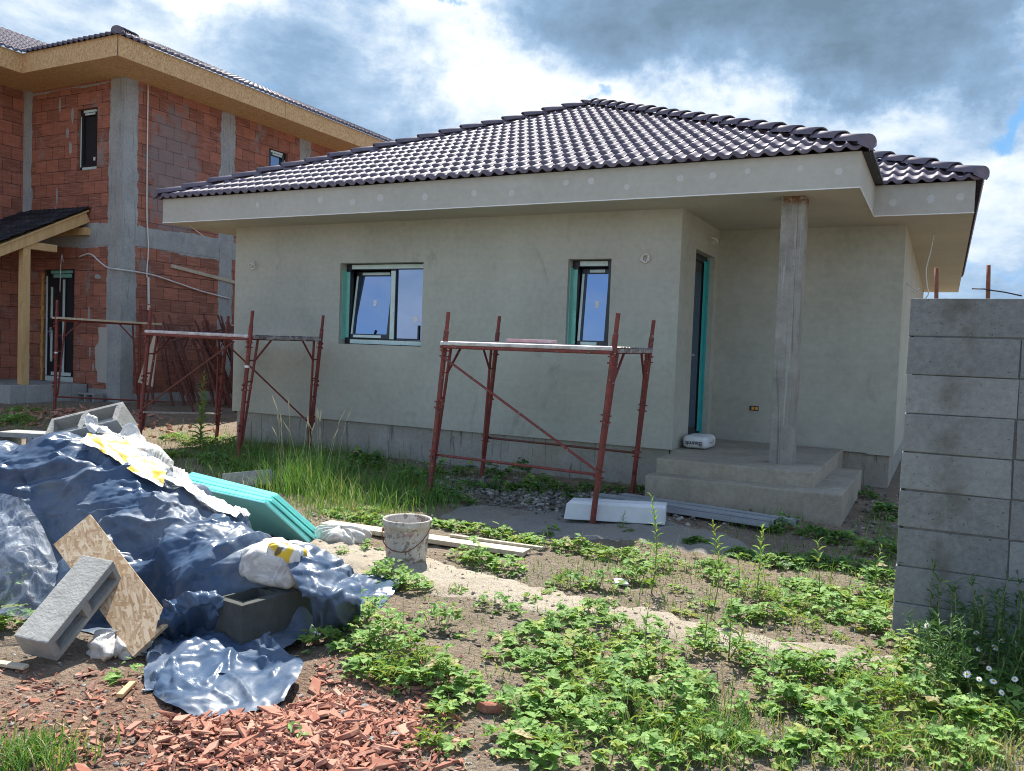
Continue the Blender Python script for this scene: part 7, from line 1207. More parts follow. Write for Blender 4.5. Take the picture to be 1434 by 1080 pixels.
[3,1,2,-3,-2,0,2,-3,2,3,-1,-3,3,2,1,-1,0,-1,-2,0,1,-1,-3,0,4,1,-1,-1,-1,0,-1,0,0,0,3,1,-1,-4,2,0,-7,10,1,-1,2,0,-1,1,-3,0,0,0,-1,-1,-6,4,8,1,-3,-7,3,7,1,0,0,-1,2,0,1,0,-1,0,-1,-1,1,0,0,-1,1,-1,1,0,0,0,0,0,0,0,0,1,0,-1,-2,1,2,-1,1,0,-1,0,0,0,0,0,0,1,-1,1,1],
[5,-3,3,-2,0,0,-2,1,2,-4,4,1,0,1,1,0,0,-3,-3,1,1,-3,1,0,2,-1,1,0,0,-1,-2,-1,1,1,2,0,1,-3,-4,1,5,2,0,0,3,0,0,-2,1,-2,-1,2,0,-2,2,3,0,-2,-12,12,2,0,1,1,-1,-1,0,1,0,2,0,0,-1,-1,0,0,-1,1,0,0,2,-2,0,0,-1,0,1,0,0,0,-1,0,0,1,0,1,-1,0,1,-1,0,0,0,0,0,-1,1,0,0],
[54,1,3,2,3,4,5,2,1,-1,-2,-3,-2,-1,-1,-1,0,0,-2,-2,-2,-2,-1,0,0,1,1,1,-1,-2,-2,0,0,0,2,0,-6,-8,-7,-5,-3,-4,-5,-4,-2,-1,0,0,0,-1,7,-6,0,0,1,0,0,-1,1,4,6,-2,-7,-4,-1,-1,0,1,4,-3,2,8,-3,-4,-2,-1,-1,3,-1,-1,1,5,11,-3,-5,-3,-1,-1,-1,0,0,-1,-1,0,0,2,0,2,-1,1,-2,0,-1,-1,-1,0,2,-1,1],
[10,0,-1,0,0,0,0,0,0,1,0,1,0,-1,1,0,0,0,0,0,0,-1,0,0,1,0,0,-1,1,0,-1,-1,0,1,-1,-1,-1,0,0,3,0,1,0,0,0,0,-1,-3,-3,-3,0,2,-1,-1,0,3,3,4,-2,-1,-1,-2,-2,0,-3,0,0,-1,-1,2,0,-1,-3,5,1,-2,1,-5,0,1,1,3,-2,-3,-2,4,4,-4,2,-1,4,-2,-2,1,2,-2,3,-5,1,0,4,-3,1,-2,3,-3,-1,1,0],
[11,-1,1,-1,-1,-1,1,1,-1,1,0,0,0,2,-1,0,-1,0,0,0,0,0,1,0,0,0,-1,0,0,0,0,0,-1,0,0,-2,-1,0,4,-1,1,0,1,0,0,0,0,0,-1,-2,-8,5,2,1,0,1,2,-4,2,-3,0,-2,1,4,0,-4,-5,0,-2,3,1,-3,1,-2,0,5,-4,1,-1,0,-1,3,-4,-2,4,6,-9,4,-2,1,2,3,-3,1,-3,1,0,1,3,-3,1,-1,-3,5,-6,5,-3,1,-1],
[10,1,-1,0,0,0,-1,0,0,1,1,-1,1,-1,0,0,0,1,0,1,0,-1,0,1,0,-2,-1,2,0,-1,1,-1,0,0,0,-2,0,2,0,0,-1,2,0,1,0,0,-1,-1,-2,2,0,0,0,1,-1,0,-2,3,0,-3,-3,0,1,-3,6,0,0,-8,0,-1,0,-3,7,1,0,-8,2,3,0,-2,-1,1,-4,1,2,1,0,1,-2,0,2,1,-1,-2,2,-1,-3,6,-6,3,4,-2,-1,-4,3,1,-1,-1,0],
[10,0,0,1,0,-1,1,-1,-1,1,0,1,0,-1,2,1,-1,-1,2,0,0,1,0,-1,-1,-1,0,-2,2,0,-1,0,1,1,-1,0,0,2,-1,-2,1,-1,1,-1,-1,-1,2,0,-1,1,0,0,2,0,0,-2,0,0,-1,0,-4,3,2,-2,-5,6,0,1,-7,-2,-1,2,-4,3,-4,7,-2,-3,6,0,-5,-1,-5,4,2,-1,2,-3,5,-3,2,0,-2,0,-1,0,5,-9,4,8,-5,-2,1,0,0,-1,-1,1,0],
[10,1,0,0,0,0,-1,0,-1,0,1,1,-1,2,0,3,-1,0,-1,-1,1,0,0,0,-2,1,-2,-1,2,-1,1,-1,2,0,0,1,1,0,-2,1,-1,0,-1,-1,0,-1,0,-1,1,2,1,0,-1,0,-1,0,0,0,-2,2,1,0,-1,0,-2,0,1,0,-2,-4,-2,-2,2,-4,7,-6,3,0,-1,-4,12,-16,10,-3,0,1,1,-2,-2,3,1,1,-1,-2,1,5,-10,4,4,0,-3,-2,0,4,-1,-3,4,-2,3],
[10,0,0,0,0,0,-1,0,0,1,0,1,0,0,0,-2,3,-1,0,0,-2,3,1,-1,0,0,0,-3,1,-1,0,0,0,1,0,0,1,0,2,0,0,0,0,-1,-1,-1,-2,-2,5,0,-1,0,-1,-4,6,-1,0,-1,2,0,0,0,0,-1,-1,-2,-1,2,1,0,-4,-2,-1,-2,-3,4,0,0,-4,4,-3,1,-6,11,-5,-1,-2,4,0,2,0,1,-2,3,0,-9,3,3,3,-1,-3,-1,1,-3,5,-2,0,2,-6],
[9,1,0,0,0,0,-1,-1,1,1,-2,-1,4,-1,1,-1,0,1,-2,1,1,-1,0,1,0,-4,3,0,-1,0,-2,3,-1,0,0,0,1,1,1,1,0,-2,-1,2,-1,-1,-5,5,0,0,-2,-6,1,7,-1,2,0,-1,-1,1,1,1,0,0,-1,-6,0,2,1,1,1,1,1,2,-3,-3,-2,-2,-3,-1,-4,4,1,-1,0,-7,5,3,0,1,0,0,-1,-5,-2,3,2,8,-1,-5,-1,1,-1,1,-3,5,-3,-2,2],
[11,-1,0,1,-2,0,0,0,1,-1,1,0,1,1,-4,3,-1,0,-1,2,-1,0,0,-3,-1,3,-3,4,-1,-1,2,1,-2,1,-1,0,0,0,0,1,-1,0,0,0,0,0,-1,-5,-2,-1,1,8,1,0,-1,2,0,0,-3,0,3,0,0,-1,0,1,-1,-2,1,-1,3,0,-1,-1,2,0,0,-4,0,0,-1,-1,-2,-4,4,1,1,0,-3,-1,0,0,1,-2,0,5,-1,-1,-3,0,0,1,2,0,2,-6,1,0,-1],
[9,1,0,-3,4,-1,0,-1,0,0,-1,2,1,0,-1,-3,3,-1,0,1,0,1,0,0,1,0,-3,2,-2,0,1,-3,5,-2,-2,-1,2,1,-1,-1,0,1,1,-3,1,-1,1,0,-3,1,4,0,0,0,1,1,0,-2,0,-2,-2,3,0,0,0,-1,1,0,1,-1,-1,1,1,2,-1,-1,-3,1,-1,2,2,1,-1,-2,-2,-1,0,-1,5,-9,-6,5,4,-4,0,-5,9,-5,-5,4,0,2,2,-1,-1,5,-4,-1,0],
[12,-1,-1,1,-2,2,-1,0,0,0,0,1,0,-1,0,-1,1,-1,1,0,0,0,0,2,-1,-3,2,2,-3,0,0,1,2,-1,-2,0,1,-3,1,0,2,-1,0,0,-2,-1,2,0,-2,3,1,0,0,-1,-2,1,1,0,0,1,1,-8,3,-1,2,3,-1,0,0,1,-4,-3,2,1,1,0,-1,1,3,-1,-3,0,2,2,0,-1,-1,2,-1,1,-12,0,3,1,6,-9,-6,-1,4,0,-1,9,-9,1,-2,0,9,-4,0],
[10,2,0,-1,-1,-1,0,0,1,-2,2,2,-1,-1,-1,1,0,-3,3,0,0,-2,1,0,-1,1,2,-2,-2,2,0,0,1,-1,-1,0,-1,1,1,-1,0,1,-2,0,-1,0,-3,0,7,0,0,0,-3,2,0,-5,3,1,1,0,-1,1,-4,4,0,0,0,0,-1,0,2,-2,-6,0,3,-2,3,4,0,0,1,-2,1,0,1,0,-2,1,-8,7,0,-13,2,8,-3,-2,-3,0,0,0,7,-11,6,7,-4,-4,-2,4,-1],
[10,-1,1,1,-1,-1,-1,1,0,-1,3,-1,0,0,0,-1,0,1,0,0,1,-2,-1,-1,0,3,1,-3,0,1,-2,1,0,0,-1,1,-1,2,-1,0,-1,-3,2,0,0,0,0,2,1,-1,0,2,-2,0,1,-1,-3,2,1,2,-4,-1,3,0,1,0,1,0,0,-1,1,1,-1,-6,0,2,3,1,1,0,-1,1,-1,1,-1,0,0,-2,-1,-5,7,2,-2,-2,-5,0,-1,-2,1,-4,4,0,1,1,1,-3,-2,0,3],
[8,-2,-1,3,0,1,0,0,0,0,-1,-1,1,2,0,0,-1,1,1,-1,-2,2,-1,-2,1,2,1,-2,-2,1,1,-1,-1,0,1,-2,1,-1,1,2,-4,2,-2,1,0,-2,1,3,1,0,-3,2,0,-1,0,1,-2,0,2,-1,0,3,0,0,-1,0,0,0,0,1,-3,-2,1,3,-4,2,4,-1,0,1,0,0,1,-2,1,-1,0,-1,1,1,0,-1,0,0,-4,0,-6,2,-1,4,-3,-1,0,-1,-3,3,0,1,0],
[10,-1,0,-2,2,0,1,0,-1,0,-1,-1,0,2,1,-1,0,1,-1,0,-1,1,-1,-1,2,1,0,-2,0,-1,1,0,0,-1,1,-1,0,-1,-2,2,0,-1,-1,3,-2,1,2,2,0,0,1,-8,4,0,1,0,0,-1,0,-1,1,1,0,1,1,0,0,0,0,0,0,0,-1,-1,1,1,-4,2,3,0,1,0,-1,1,-1,0,-1,-1,2,1,-2,1,1,-2,-2,-1,-4,-1,2,0,-2,-1,0,-2,3,-2,0,5,-4],
[9,-1,1,1,-2,2,0,0,-2,3,-1,-1,-3,1,3,0,-2,1,0,-1,1,0,-2,1,2,0,1,0,0,-3,-1,0,0,0,0,-1,0,0,-1,0,1,-2,4,-3,-1,2,4,0,0,0,0,2,0,0,1,-1,-4,-1,-1,1,1,0,0,-1,-3,1,2,1,1,0,0,0,0,2,-1,0,0,-2,-1,2,3,0,-1,-3,3,-1,0,-2,4,1,0,-2,-2,-3,-1,0,2,-2,0,-3,-3,1,2,-6,1,4,5,-7,1],
[10,-1,0,-2,1,0,2,-1,0,2,1,-2,-2,-1,1,2,-1,0,-1,0,1,-2,1,2,-6,-2,4,4,1,-2,-2,1,-2,0,-1,0,-2,0,5,-3,-1,3,-7,0,4,6,0,-1,0,0,1,2,2,0,-3,-4,-3,1,1,2,0,-3,1,0,3,-4,-2,1,-2,2,1,2,2,-5,5,2,-1,0,0,-1,1,0,0,1,-4,3,0,-1,3,1,-2,-2,-3,-2,-1,2,2,-1,-2,-6,-5,6,-1,-1,3,5,-2,-1,-1],
[9,1,-3,0,2,-2,0,1,0,-2,4,1,-2,-2,1,-1,1,0,0,-1,1,1,0,-3,1,-2,0,1,1,1,-2,1,-1,1,0,0,-2,1,2,-1,1,-6,2,2,4,1,-1,-3,-1,1,0,2,0,-3,-3,-3,4,1,0,3,1,-2,-2,-2,-1,8,1,-7,1,4,2,0,-1,1,-5,1,4,-1,0,0,-2,5,1,-1,0,-5,2,0,0,0,-2,-2,-3,-1,1,2,1,2,-6,-9,5,1,-1,4,7,-3,-10,-1,4],
[4,3,2,-1,-1,2,-3,0,2,-2,-2,3,3,-2,0,1,0,0,-1,0,0,2,-2,1,-1,-2,-3,2,-1,0,2,1,0,1,1,1,-2,3,-3,1,0,1,0,-1,3,-1,-3,1,-2,0,0,1,-4,-3,-3,7,3,-4,-1,3,3,-1,-5,2,0,0,5,-1,-5,-3,3,5,0,1,1,0,-1,1,-1,1,0,1,3,0,-3,0,-3,1,-1,-3,-2,-2,1,1,0,1,4,-6,-5,-2,-1,3,2,6,0,-10,-1,5,0],
[-2,2,3,6,-2,-1,0,0,2,-2,-2,-1,2,3,0,1,0,-1,0,0,2,0,-2,0,1,-2,1,-3,-2,2,2,0,0,0,1,-1,4,-1,-2,2,-2,-1,1,2,-1,-2,1,0,2,0,1,-4,-5,-1,4,3,-3,-2,-1,2,2,0,1,-3,4,3,-2,1,-3,-2,2,2,0,0,0,0,1,0,1,-3,1,1,1,0,0,0,-1,1,-2,-5,-1,2,1,-1,1,-1,-4,-4,-1,3,1,1,6,1,-8,-1,1,0,1],
[6,1,1,-5,4,-1,2,0,-4,4,3,-1,-5,2,1,-1,1,-1,0,-1,-2,2,6,-3,-2,2,-3,-4,3,4,-2,0,1,-2,0,1,2,0,2,-3,-1,0,2,1,-1,-2,1,2,0,0,-2,-3,1,-3,2,1,-4,2,0,-6,5,3,-1,-1,3,-3,0,3,1,-1,1,-1,4,0,-2,-1,-1,3,-1,2,0,-2,-2,2,0,-1,1,0,-4,-1,2,0,1,1,0,-1,-3,-1,1,2,-1,3,-1,-7,-2,5,-3,2,-1],
[6,1,-4,3,1,0,-3,0,1,-4,4,3,-1,-1,-2,5,-1,-2,0,0,2,-6,-1,9,-1,-2,-2,1,0,1,1,1,-2,0,-1,2,0,0,0,-1,0,1,2,-1,-1,1,2,-2,-2,-4,-3,3,0,1,0,0,1,0,0,-4,0,0,4,-2,-4,-1,3,5,2,-1,-3,1,3,2,0,-1,0,-2,3,0,0,-6,-1,3,2,0,1,-2,-3,4,-1,-1,0,2,0,0,-2,1,2,2,2,-3,-13,-6,0,8,9,-9,3],
[6,-3,3,2,2,-2,-4,0,1,1,-10,2,9,-2,0,-2,1,0,4,-2,-4,8,0,-2,1,-1,-2,2,1,-2,3,-1,1,-3,0,1,1,0,-2,-2,-2,6,1,-1,0,1,0,0,-2,-2,-2,-6,2,6,0,-2,2,0,1,-2,-6,10,-2,0,-4,-2,-3,6,3,-1,-1,-1,0,4,2,-2,1,1,-2,1,-3,3,1,-6,3,1,-1,-1,1,0,-1,-1,0,0,1,-1,3,1,2,2,-3,-9,-3,-4,1,-4,8,4,4],
[6,1,1,2,-2,-3,-1,-1,5,-5,2,-4,-1,4,0,-2,1,3,1,1,-3,-5,4,2,-1,2,2,0,1,1,-1,2,-3,-2,0,1,1,0,-3,-3,8,0,-2,0,0,1,-1,-1,-1,-1,0,1,0,0,-1,-2,2,1,-3,4,2,-2,-1,-1,-2,1,-3,1,4,-1,-1,-2,1,2,3,2,-4,0,1,-1,2,-2,-3,6,-5,2,0,-1,1,-2,-1,1,1,-1,-1,3,1,0,1,2,-1,-2,-3,3,-4,-2,-6,10,-13],
[7,0,2,-2,-3,-3,2,1,4,-1,-4,4,-5,4,-1,-2,0,2,-1,2,0,-1,-1,2,0,2,1,0,0,0,1,-1,-1,-1,1,0,1,-2,-3,6,0,0,1,-2,1,-2,-1,-1,0,1,1,0,1,0,0,-1,-1,-1,0,4,-2,-3,1,0,1,-4,1,-2,3,1,0,-1,-2,-1,4,3,1,-2,-1,0,-1,2,1,-3,1,-1,0,-1,-2,0,2,2,-2,1,1,0,0,0,0,0,-2,-2,1,-3,2,6,-3,-11,3],
[7,0,-3,1,-4,2,1,1,2,1,4,-12,4,-1,6,0,-6,2,-1,1,1,0,-2,2,5,-1,-1,0,-1,0,1,-1,-2,0,2,1,0,-4,5,0,-1,1,-2,1,1,-1,-2,-1,1,1,0,2,1,-1,0,-3,0,0,1,0,-8,1,3,1,0,0,-1,-4,0,6,2,-1,2,0,-4,-1,4,1,-3,0,0,-2,0,0,2,0,-1,-1,3,-2,0,-1,2,0,1,1,0,1,0,-4,-2,1,2,2,0,-7,6,4,-7],
[5,1,1,-5,0,4,2,-3,0,5,-3,-1,-1,-2,2,1,1,-4,1,1,4,-2,0,-7,8,1,-1,0,0,0,1,-1,-4,4,0,0,0,1,1,-2,2,-3,2,0,-6,5,-1,-1,2,1,0,-3,3,0,-3,1,0,0,0,-1,-2,-5,5,1,2,0,-1,0,1,2,0,1,-3,-1,4,1,-5,0,0,0,-1,2,-2,-1,0,0,2,0,-1,0,1,3,-1,0,0,-2,2,1,-1,-3,0,1,2,1,0,-2,-11,-1,4],
[4,1,-1,-2,3,1,2,-2,-2,2,0,1,-1,-2,-2,-3,3,3,-2,2,2,2,-2,0,-1,0,2,-2,2,1,-2,0,0,2,-1,-1,0,3,-4,3,-1,2,-1,1,-3,0,0,1,2,0,0,-2,1,-1,-1,1,-1,0,0,-1,5,-2,-6,3,1,2,0,-3,1,3,2,0,-2,-2,-2,1,2,-3,-1,0,0,-1,3,-3,1,0,1,1,-3,4,1,-3,-3,4,1,0,0,0,-2,0,0,0,1,2,-1,-1,-1,-9,2],
[3,-1,0,2,1,-1,-3,8,-14,7,4,5,-3,-5,-1,1,3,-2,-1,3,-1,2,0,1,-2,1,0,0,0,2,-3,0,1,0,0,0,0,-3,5,-1,0,0,-1,0,1,-1,-1,3,0,0,-4,4,-1,-1,0,1,0,-1,1,-5,5,1,-1,-1,2,-2,0,2,1,0,-3,-7,5,2,-1,-1,0,-1,0,0,0,-1,-1,2,0,1,0,-4,5,-1,-1,-3,3,-1,4,1,-3,-1,0,2,0,1,2,-3,-4,-4,-2,6,-3],
[3,-1,1,0,1,-1,4,-9,5,-4,-5,3,2,5,0,-1,0,-1,0,0,4,0,1,0,-3,3,-1,2,2,-2,2,-8,8,-5,1,2,-1,0,-1,1,1,1,-1,-2,1,0,-1,3,0,-5,1,4,-3,-2,3,2,-1,0,-1,-1,-2,1,0,3,0,1,-2,2,1,-3,-7,3,-2,0,1,0,1,3,0,-3,0,0,-1,2,1,-1,-1,0,1,0,-4,2,2,3,-6,-4,-2,-2,-1,4,10,1,-4,-4,-3,-3,2,1,5],
[1,1,0,0,0,2,-4,4,2,-9,3,-1,4,2,-2,4,-6,2,1,-5,2,4,1,0,0,-1,1,2,-4,2,1,-1,-3,3,0,-2,1,3,0,0,1,-6,1,1,5,-3,0,-1,1,-1,1,0,-1,-1,2,1,0,-1,0,0,-2,-1,3,0,1,-2,0,3,-2,-5,-1,2,-1,0,0,1,0,1,1,-1,0,-1,-1,3,-2,-1,0,1,-1,0,2,-2,5,-9,1,3,1,3,-4,3,-6,-3,2,-2,-2,2,9,-1,-4],
[0,0,1,1,-1,0,3,0,-4,3,0,-1,1,-2,-2,0,9,0,-3,-2,-1,1,2,1,0,1,0,-2,2,-4,2,1,-1,-2,-1,5,-2,1,1,2,-6,4,0,1,-4,2,0,0,0,0,2,0,-5,4,3,-3,1,1,-2,0,-2,2,0,2,-6,1,3,-3,0,-2,-1,2,0,1,0,-2,0,0,1,0,-2,-1,0,2,1,1,-2,2,-3,-3,1,9,-8,2,0,1,5,-4,0,-2,-4,1,-4,0,1,8,-5,-4,5],
[0,1,-1,1,0,0,-1,1,1,-1,1,3,-4,-2,1,-1,0,6,1,-2,1,-2,1,1,1,-1,3,-1,0,-1,-2,2,-1,-3,7,-5,2,0,1,-3,2,0,-1,2,-3,1,1,4,-4,0,4,-11,5,4,-8,3,-2,2,3,0,-1,1,2,-4,2,2,0,1,-7,-1,0,3,3,-2,-5,-1,2,0,0,1,2,3,-4,-1,0,0,-1,0,-1,3,3,-5,4,3,0,1,-3,0,0,-8,-1,-1,0,-1,6,-4,-1,3,1],
[1,0,-2,0,1,1,2,-2,2,2,2,-2,0,-4,3,-1,-8,3,8,0,-4,2,0,0,0,1,-1,6,-3,0,-4,2,-2,2,-2,3,-1,1,-2,1,1,-1,0,0,0,-2,8,-11,4,4,-10,9,-2,-4,3,-3,3,4,-3,0,0,0,-3,4,1,1,1,-8,-2,-3,12,-2,-5,-3,1,1,0,-1,0,3,-1,-3,9,-5,-2,2,-2,1,0,-1,-1,2,2,-1,0,0,-1,-3,-1,-1,1,0,0,2,-1,1,-1,0,1],
[1,-1,-1,0,0,3,-5,4,-3,1,4,3,-2,-3,-1,-5,7,-6,4,8,-4,-2,1,1,0,1,-1,3,3,-4,-1,-1,0,2,-3,1,1,-1,2,-1,1,-2,4,-6,6,1,-5,-2,0,-4,6,-1,5,0,0,0,-1,-6,3,3,-2,0,0,0,1,-4,-7,0,0,7,-2,-2,-1,2,1,0,-1,0,2,-7,0,6,-7,4,2,0,1,0,1,2,0,0,-2,-1,-1,2,-2,3,-1,0,-1,-1,1,-1,0,0,0,0,0],
[1,-1,0,-2,1,0,0,0,-1,-2,-1,3,3,0,-2,1,-3,2,-3,5,6,-5,1,-1,2,-1,1,1,-5,8,-4,-1,2,1,-1,-1,1,2,-4,1,1,1,-4,6,2,-2,-6,1,-5,4,1,0,-2,0,0,-1,0,3,4,-2,-2,0,0,-1,-4,-2,6,1,-1,-1,-2,0,2,0,0,0,0,-2,-1,1,4,-6,0,1,0,-1,2,-1,-1,0,1,0,0,2,0,-1,3,-2,1,0,-1,1,-1,0,1,1,-1,-2,-1],
[1,-2,1,-1,2,-1,0,-3,2,-1,-1,-1,3,5,-4,2,-3,1,-1,-5,6,6,-5,1,0,1,1,-8,10,-7,4,0,-1,1,1,0,-1,1,3,-1,-4,2,5,0,-2,-4,-2,4,-1,2,1,0,-1,-1,-2,-1,1,1,-1,-1,1,-1,-1,-1,1,1,-2,0,0,2,1,2,-1,-1,1,-2,-6,2,1,-1,-5,-1,8,-4,0,0,2,3,-2,-3,0,1,1,1,2,0,-2,1,1,-2,2,0,0,1,-4,-2,4,0,0],
[3,-2,-1,-1,2,-3,-2,0,1,3,2,-2,-2,-2,-3,2,5,2,2,-1,-6,2,3,0,-1,0,-1,2,-3,1,2,0,1,-1,1,0,1,-4,2,-1,3,3,-7,-2,3,-4,7,-1,2,0,-1,-1,-1,-2,0,1,0,-2,0,0,1,0,0,-1,-2,0,0,1,5,3,0,-2,0,-1,-5,-4,2,1,-1,7,-1,-3,-4,2,-1,-1,-2,4,6,-4,-2,0,0,1,1,0,1,2,-3,3,-2,0,1,0,0,0,-4,3,-1],
[2,-1,0,-2,0,-1,-2,1,0,-2,-3,-1,3,-2,2,6,1,2,-6,2,2,-1,0,0,0,0,1,-1,-2,3,-1,2,0,0,0,2,-1,1,-2,2,3,-7,3,-3,-3,3,0,3,-2,-1,-1,0,-1,2,0,0,0,1,-3,0,2,0,0,-1,0,3,2,2,0,-5,-7,1,2,-3,0,1,1,0,1,-1,3,-1,1,-7,2,0,1,0,-4,12,-6,2,-1,-1,1,1,3,1,1,-4,0,0,0,0,2,-1,4,3,-5],
[3,-1,-3,0,0,-3,0,0,3,-4,-2,0,-1,2,4,2,3,-6,5,0,0,0,-2,0,0,-1,0,-1,0,1,1,1,2,0,-1,-1,0,1,1,2,-4,4,-2,0,-4,3,0,-1,3,1,1,-1,1,-1,-1,-1,-1,-2,0,0,0,-1,0,0,1,-2,-1,-1,-2,0,4,-1,-3,5,0,-3,-1,1,-4,-1,4,5,-7,0,0,1,2,-4,1,2,6,-8,4,0,-1,2,1,3,3,0,-2,0,0,0,-2,0,2,-1,-3],
[0,1,-1,-1,-1,-3,1,0,4,-3,-2,0,-3,5,3,2,-2,2,0,0,2,-5,1,0,-1,1,-2,0,1,0,3,1,-2,1,0,0,0,1,1,-5,-1,-1,1,1,2,3,2,1,-1,-1,-3,-2,-3,-2,1,0,0,2,1,3,-3,0,1,0,-1,-1,-1,-1,0,2,2,-1,0,0,-3,3,-4,-3,1,1,0,0,-1,-2,0,2,-3,-1,3,1,2,0,-1,2,-1,0,2,-1,3,4,1,-1,-1,0,1,-1,-7,2,4],
[1,0,1,-2,-2,-2,-1,2,2,3,-6,0,0,2,4,-4,1,2,1,2,-3,-1,0,-1,0,1,-2,0,0,-3,0,1,3,1,1,0,0,-1,-2,4,-1,-1,0,0,2,-2,-1,-1,-2,-2,0,0,1,5,1,0,-2,0,0,3,-2,0,-1,0,0,-1,3,3,-1,-5,3,2,-2,-7,2,4,-1,-1,2,-5,-2,0,-2,2,0,-2,-1,1,-1,1,1,2,-2,1,2,-1,-4,0,1,4,5,3,0,0,1,0,-1,-9,5],
[-1,2,0,-1,-3,0,-1,4,-4,-5,10,0,-4,4,-4,3,0,2,-2,-4,1,2,1,-1,2,-5,2,0,2,-2,-2,-1,-1,2,3,1,0,0,-1,-1,1,0,0,1,-2,-1,-1,0,1,0,0,1,-1,-3,-1,1,4,1,0,-1,1,-1,1,-1,1,1,-5,0,-1,8,0,-5,-3,2,2,2,0,1,-8,2,1,-3,0,0,1,-3,2,-3,7,-6,0,2,1,-2,1,-1,1,0,-3,1,4,4,5,2,0,-1,1,-1,-5],
[-1,-1,1,1,-3,1,4,-10,2,0,-2,0,7,2,0,1,1,-4,-4,3,-1,1,0,0,-2,2,0,0,-1,1,-1,-2,1,1,2,-1,0,1,0,-1,1,0,0,-1,-1,1,1,-1,1,2,0,0,0,-1,-1,-2,0,0,1,1,-1,1,-1,1,2,0,2,-8,5,2,-9,1,1,3,4,-3,1,-7,1,4,-3,-1,0,2,-5,1,-1,4,-7,1,2,2,-1,1,0,0,0,-1,3,-4,-1,0,1,5,5,4,0,1,-4],
[-2,0,-1,2,-2,2,-2,0,-3,1,0,2,5,-2,0,-3,-2,0,4,2,-5,2,1,-2,0,1,-1,2,0,1,-2,-1,0,1,1,-1,0,0,0,1,-2,1,0,-1,0,-3,0,2,1,2,2,1,3,0,0,-2,-4,-2,4,-3,-1,1,0,2,-3,-3,5,1,3,-11,2,0,4,2,-1,-4,-3,1,1,1,-1,0,0,-3,1,1,-2,0,-2,-1,2,0,1,2,-2,2,0,0,0,1,-3,0,0,-1,-1,4,8,2,2],
[-3,1,-1,0,1,2,-1,-2,-2,-1,6,2,-5,3,5,0,0,-2,0,-11,4,5,-2,-2,0,0,0,-2,3,1,2,-3,0,-1,1,-2,1,-1,1,0,4,1,0,1,0,-2,-6,-3,0,0,1,3,1,3,0,0,0,-2,0,-3,1,0,1,-2,1,1,2,3,-9,2,0,0,2,0,-3,-3,0,0,4,-3,0,-1,1,0,-1,1,0,-2,1,-1,1,0,1,-1,1,-1,3,1,-2,0,0,-2,-1,-2,0,2,-1,6,2],
[-3,-1,1,1,-2,-1,6,2,-9,2,1,1,0,1,0,1,-2,-1,-8,6,7,-1,-9,3,1,0,0,4,-6,-2,5,1,-1,-1,1,-1,0,0,1,-1,0,1,1,1,0,-2,0,2,-7,-3,-1,1,3,2,1,2,1,2,-5,-4,4,-1,0,1,1,6,-9,-1,3,1,0,0,-2,0,-3,-2,0,1,-2,0,0,1,1,1,0,-1,1,0,0,0,-1,1,0,-2,0,2,-1,4,0,0,0,-1,-1,-1,-1,5,-4,-1,6],
[-4,0,0,-1,4,-1,-5,3,-3,4,-2,0,6,-2,1,-5,-3,-3,8,1,1,-4,-2,2,0,-1,4,-3,-5,5,3,-1,1,-2,-1,-1,1,0,1,0,-2,-2,0,3,0,3,-1,2,-1,-4,-1,-3,-1,1,1,0,1,0,-1,2,0,1,1,1,2,-2,3,1,-1,0,-1,-1,-2,-5,0,1,1,1,2,-4,-1,0,-1,2,-1,-1,3,-1,2,-3,-1,2,0,-1,3,-3,0,2,4,2,1,-3,0,-1,1,-4,6,5,-3],
[-7,1,1,1,-1,3,-2,0,1,-1,2,3,0,-1,-10,0,0,6,-3,6,-5,-1,1,0,0,0,3,-2,-1,3,1,-2,1,-2,-3,4,-3,0,2,2,-1,0,-1,-5,5,-1,3,2,2,-2,-5,-1,-2,0,0,-1,-1,0,1,2,1,0,0,0,-1,-1,0,0,0,0,0,-1,-2,0,0,3,3,1,-3,1,-2,-1,0,0,0,1,1,0,-2,2,-1,-1,0,2,-3,1,0,0,2,3,2,8,-7,3,1,-1,1,-5,3],
[-6,0,0,-1,0,-1,7,-4,0,2,2,2,-3,-8,-1,1,6,-3,4,-4,0,0,0,1,-1,2,1,-4,3,1,-1,1,-2,1,-2,0,1,0,1,2,0,-3,1,0,-6,7,5,-4,1,3,2,-8,-1,1,-2,3,-2,0,-1,2,-2,0,0,-1,1,2,1,2,-3,-2,-1,0,-1,0,0,2,2,1,0,-1,-3,0,0,-1,0,1,0,-1,2,-2,-2,0,2,-1,0,0,1,-2,1,0,2,7,10,-1,-5,-3,-1,6,0],
[-5,-1,0,-1,-1,1,-3,3,2,2,0,0,-5,-3,1,5,-1,1,-1,-1,0,0,1,-1,-1,7,-7,-1,3,2,-1,2,2,-1,-4,-1,-1,1,1,1,1,-2,0,0,0,-4,1,1,3,0,-1,10,-7,-2,-4,0,6,1,-1,-7,2,0,2,-1,-1,-1,0,-1,7,1,-4,-1,-1,-1,1,2,-3,2,2,-1,-1,-1,0,-1,1,0,0,0,-2,1,-2,0,1,3,0,-2,-1,0,-1,1,0,0,7,5,1,-3,0,-1,-3],
[-5,-1,0,1,-2,-1,0,1,6,-3,0,0,-6,-2,5,1,0,0,-1,1,0,-1,1,-2,2,1,-4,3,2,-1,-3,6,-3,0,0,-2,-1,0,-1,0,0,1,2,0,0,0,-5,0,2,4,0,0,5,-9,3,-3,-2,0,2,1,1,-1,-2,3,0,0,-2,0,-1,3,4,-4,4,-1,-1,-3,-1,-1,2,-1,1,0,0,0,0,1,-1,0,-1,-1,0,0,-1,2,-1,1,0,-1,-1,0,3,-2,3,3,0,2,-1,-1,4],
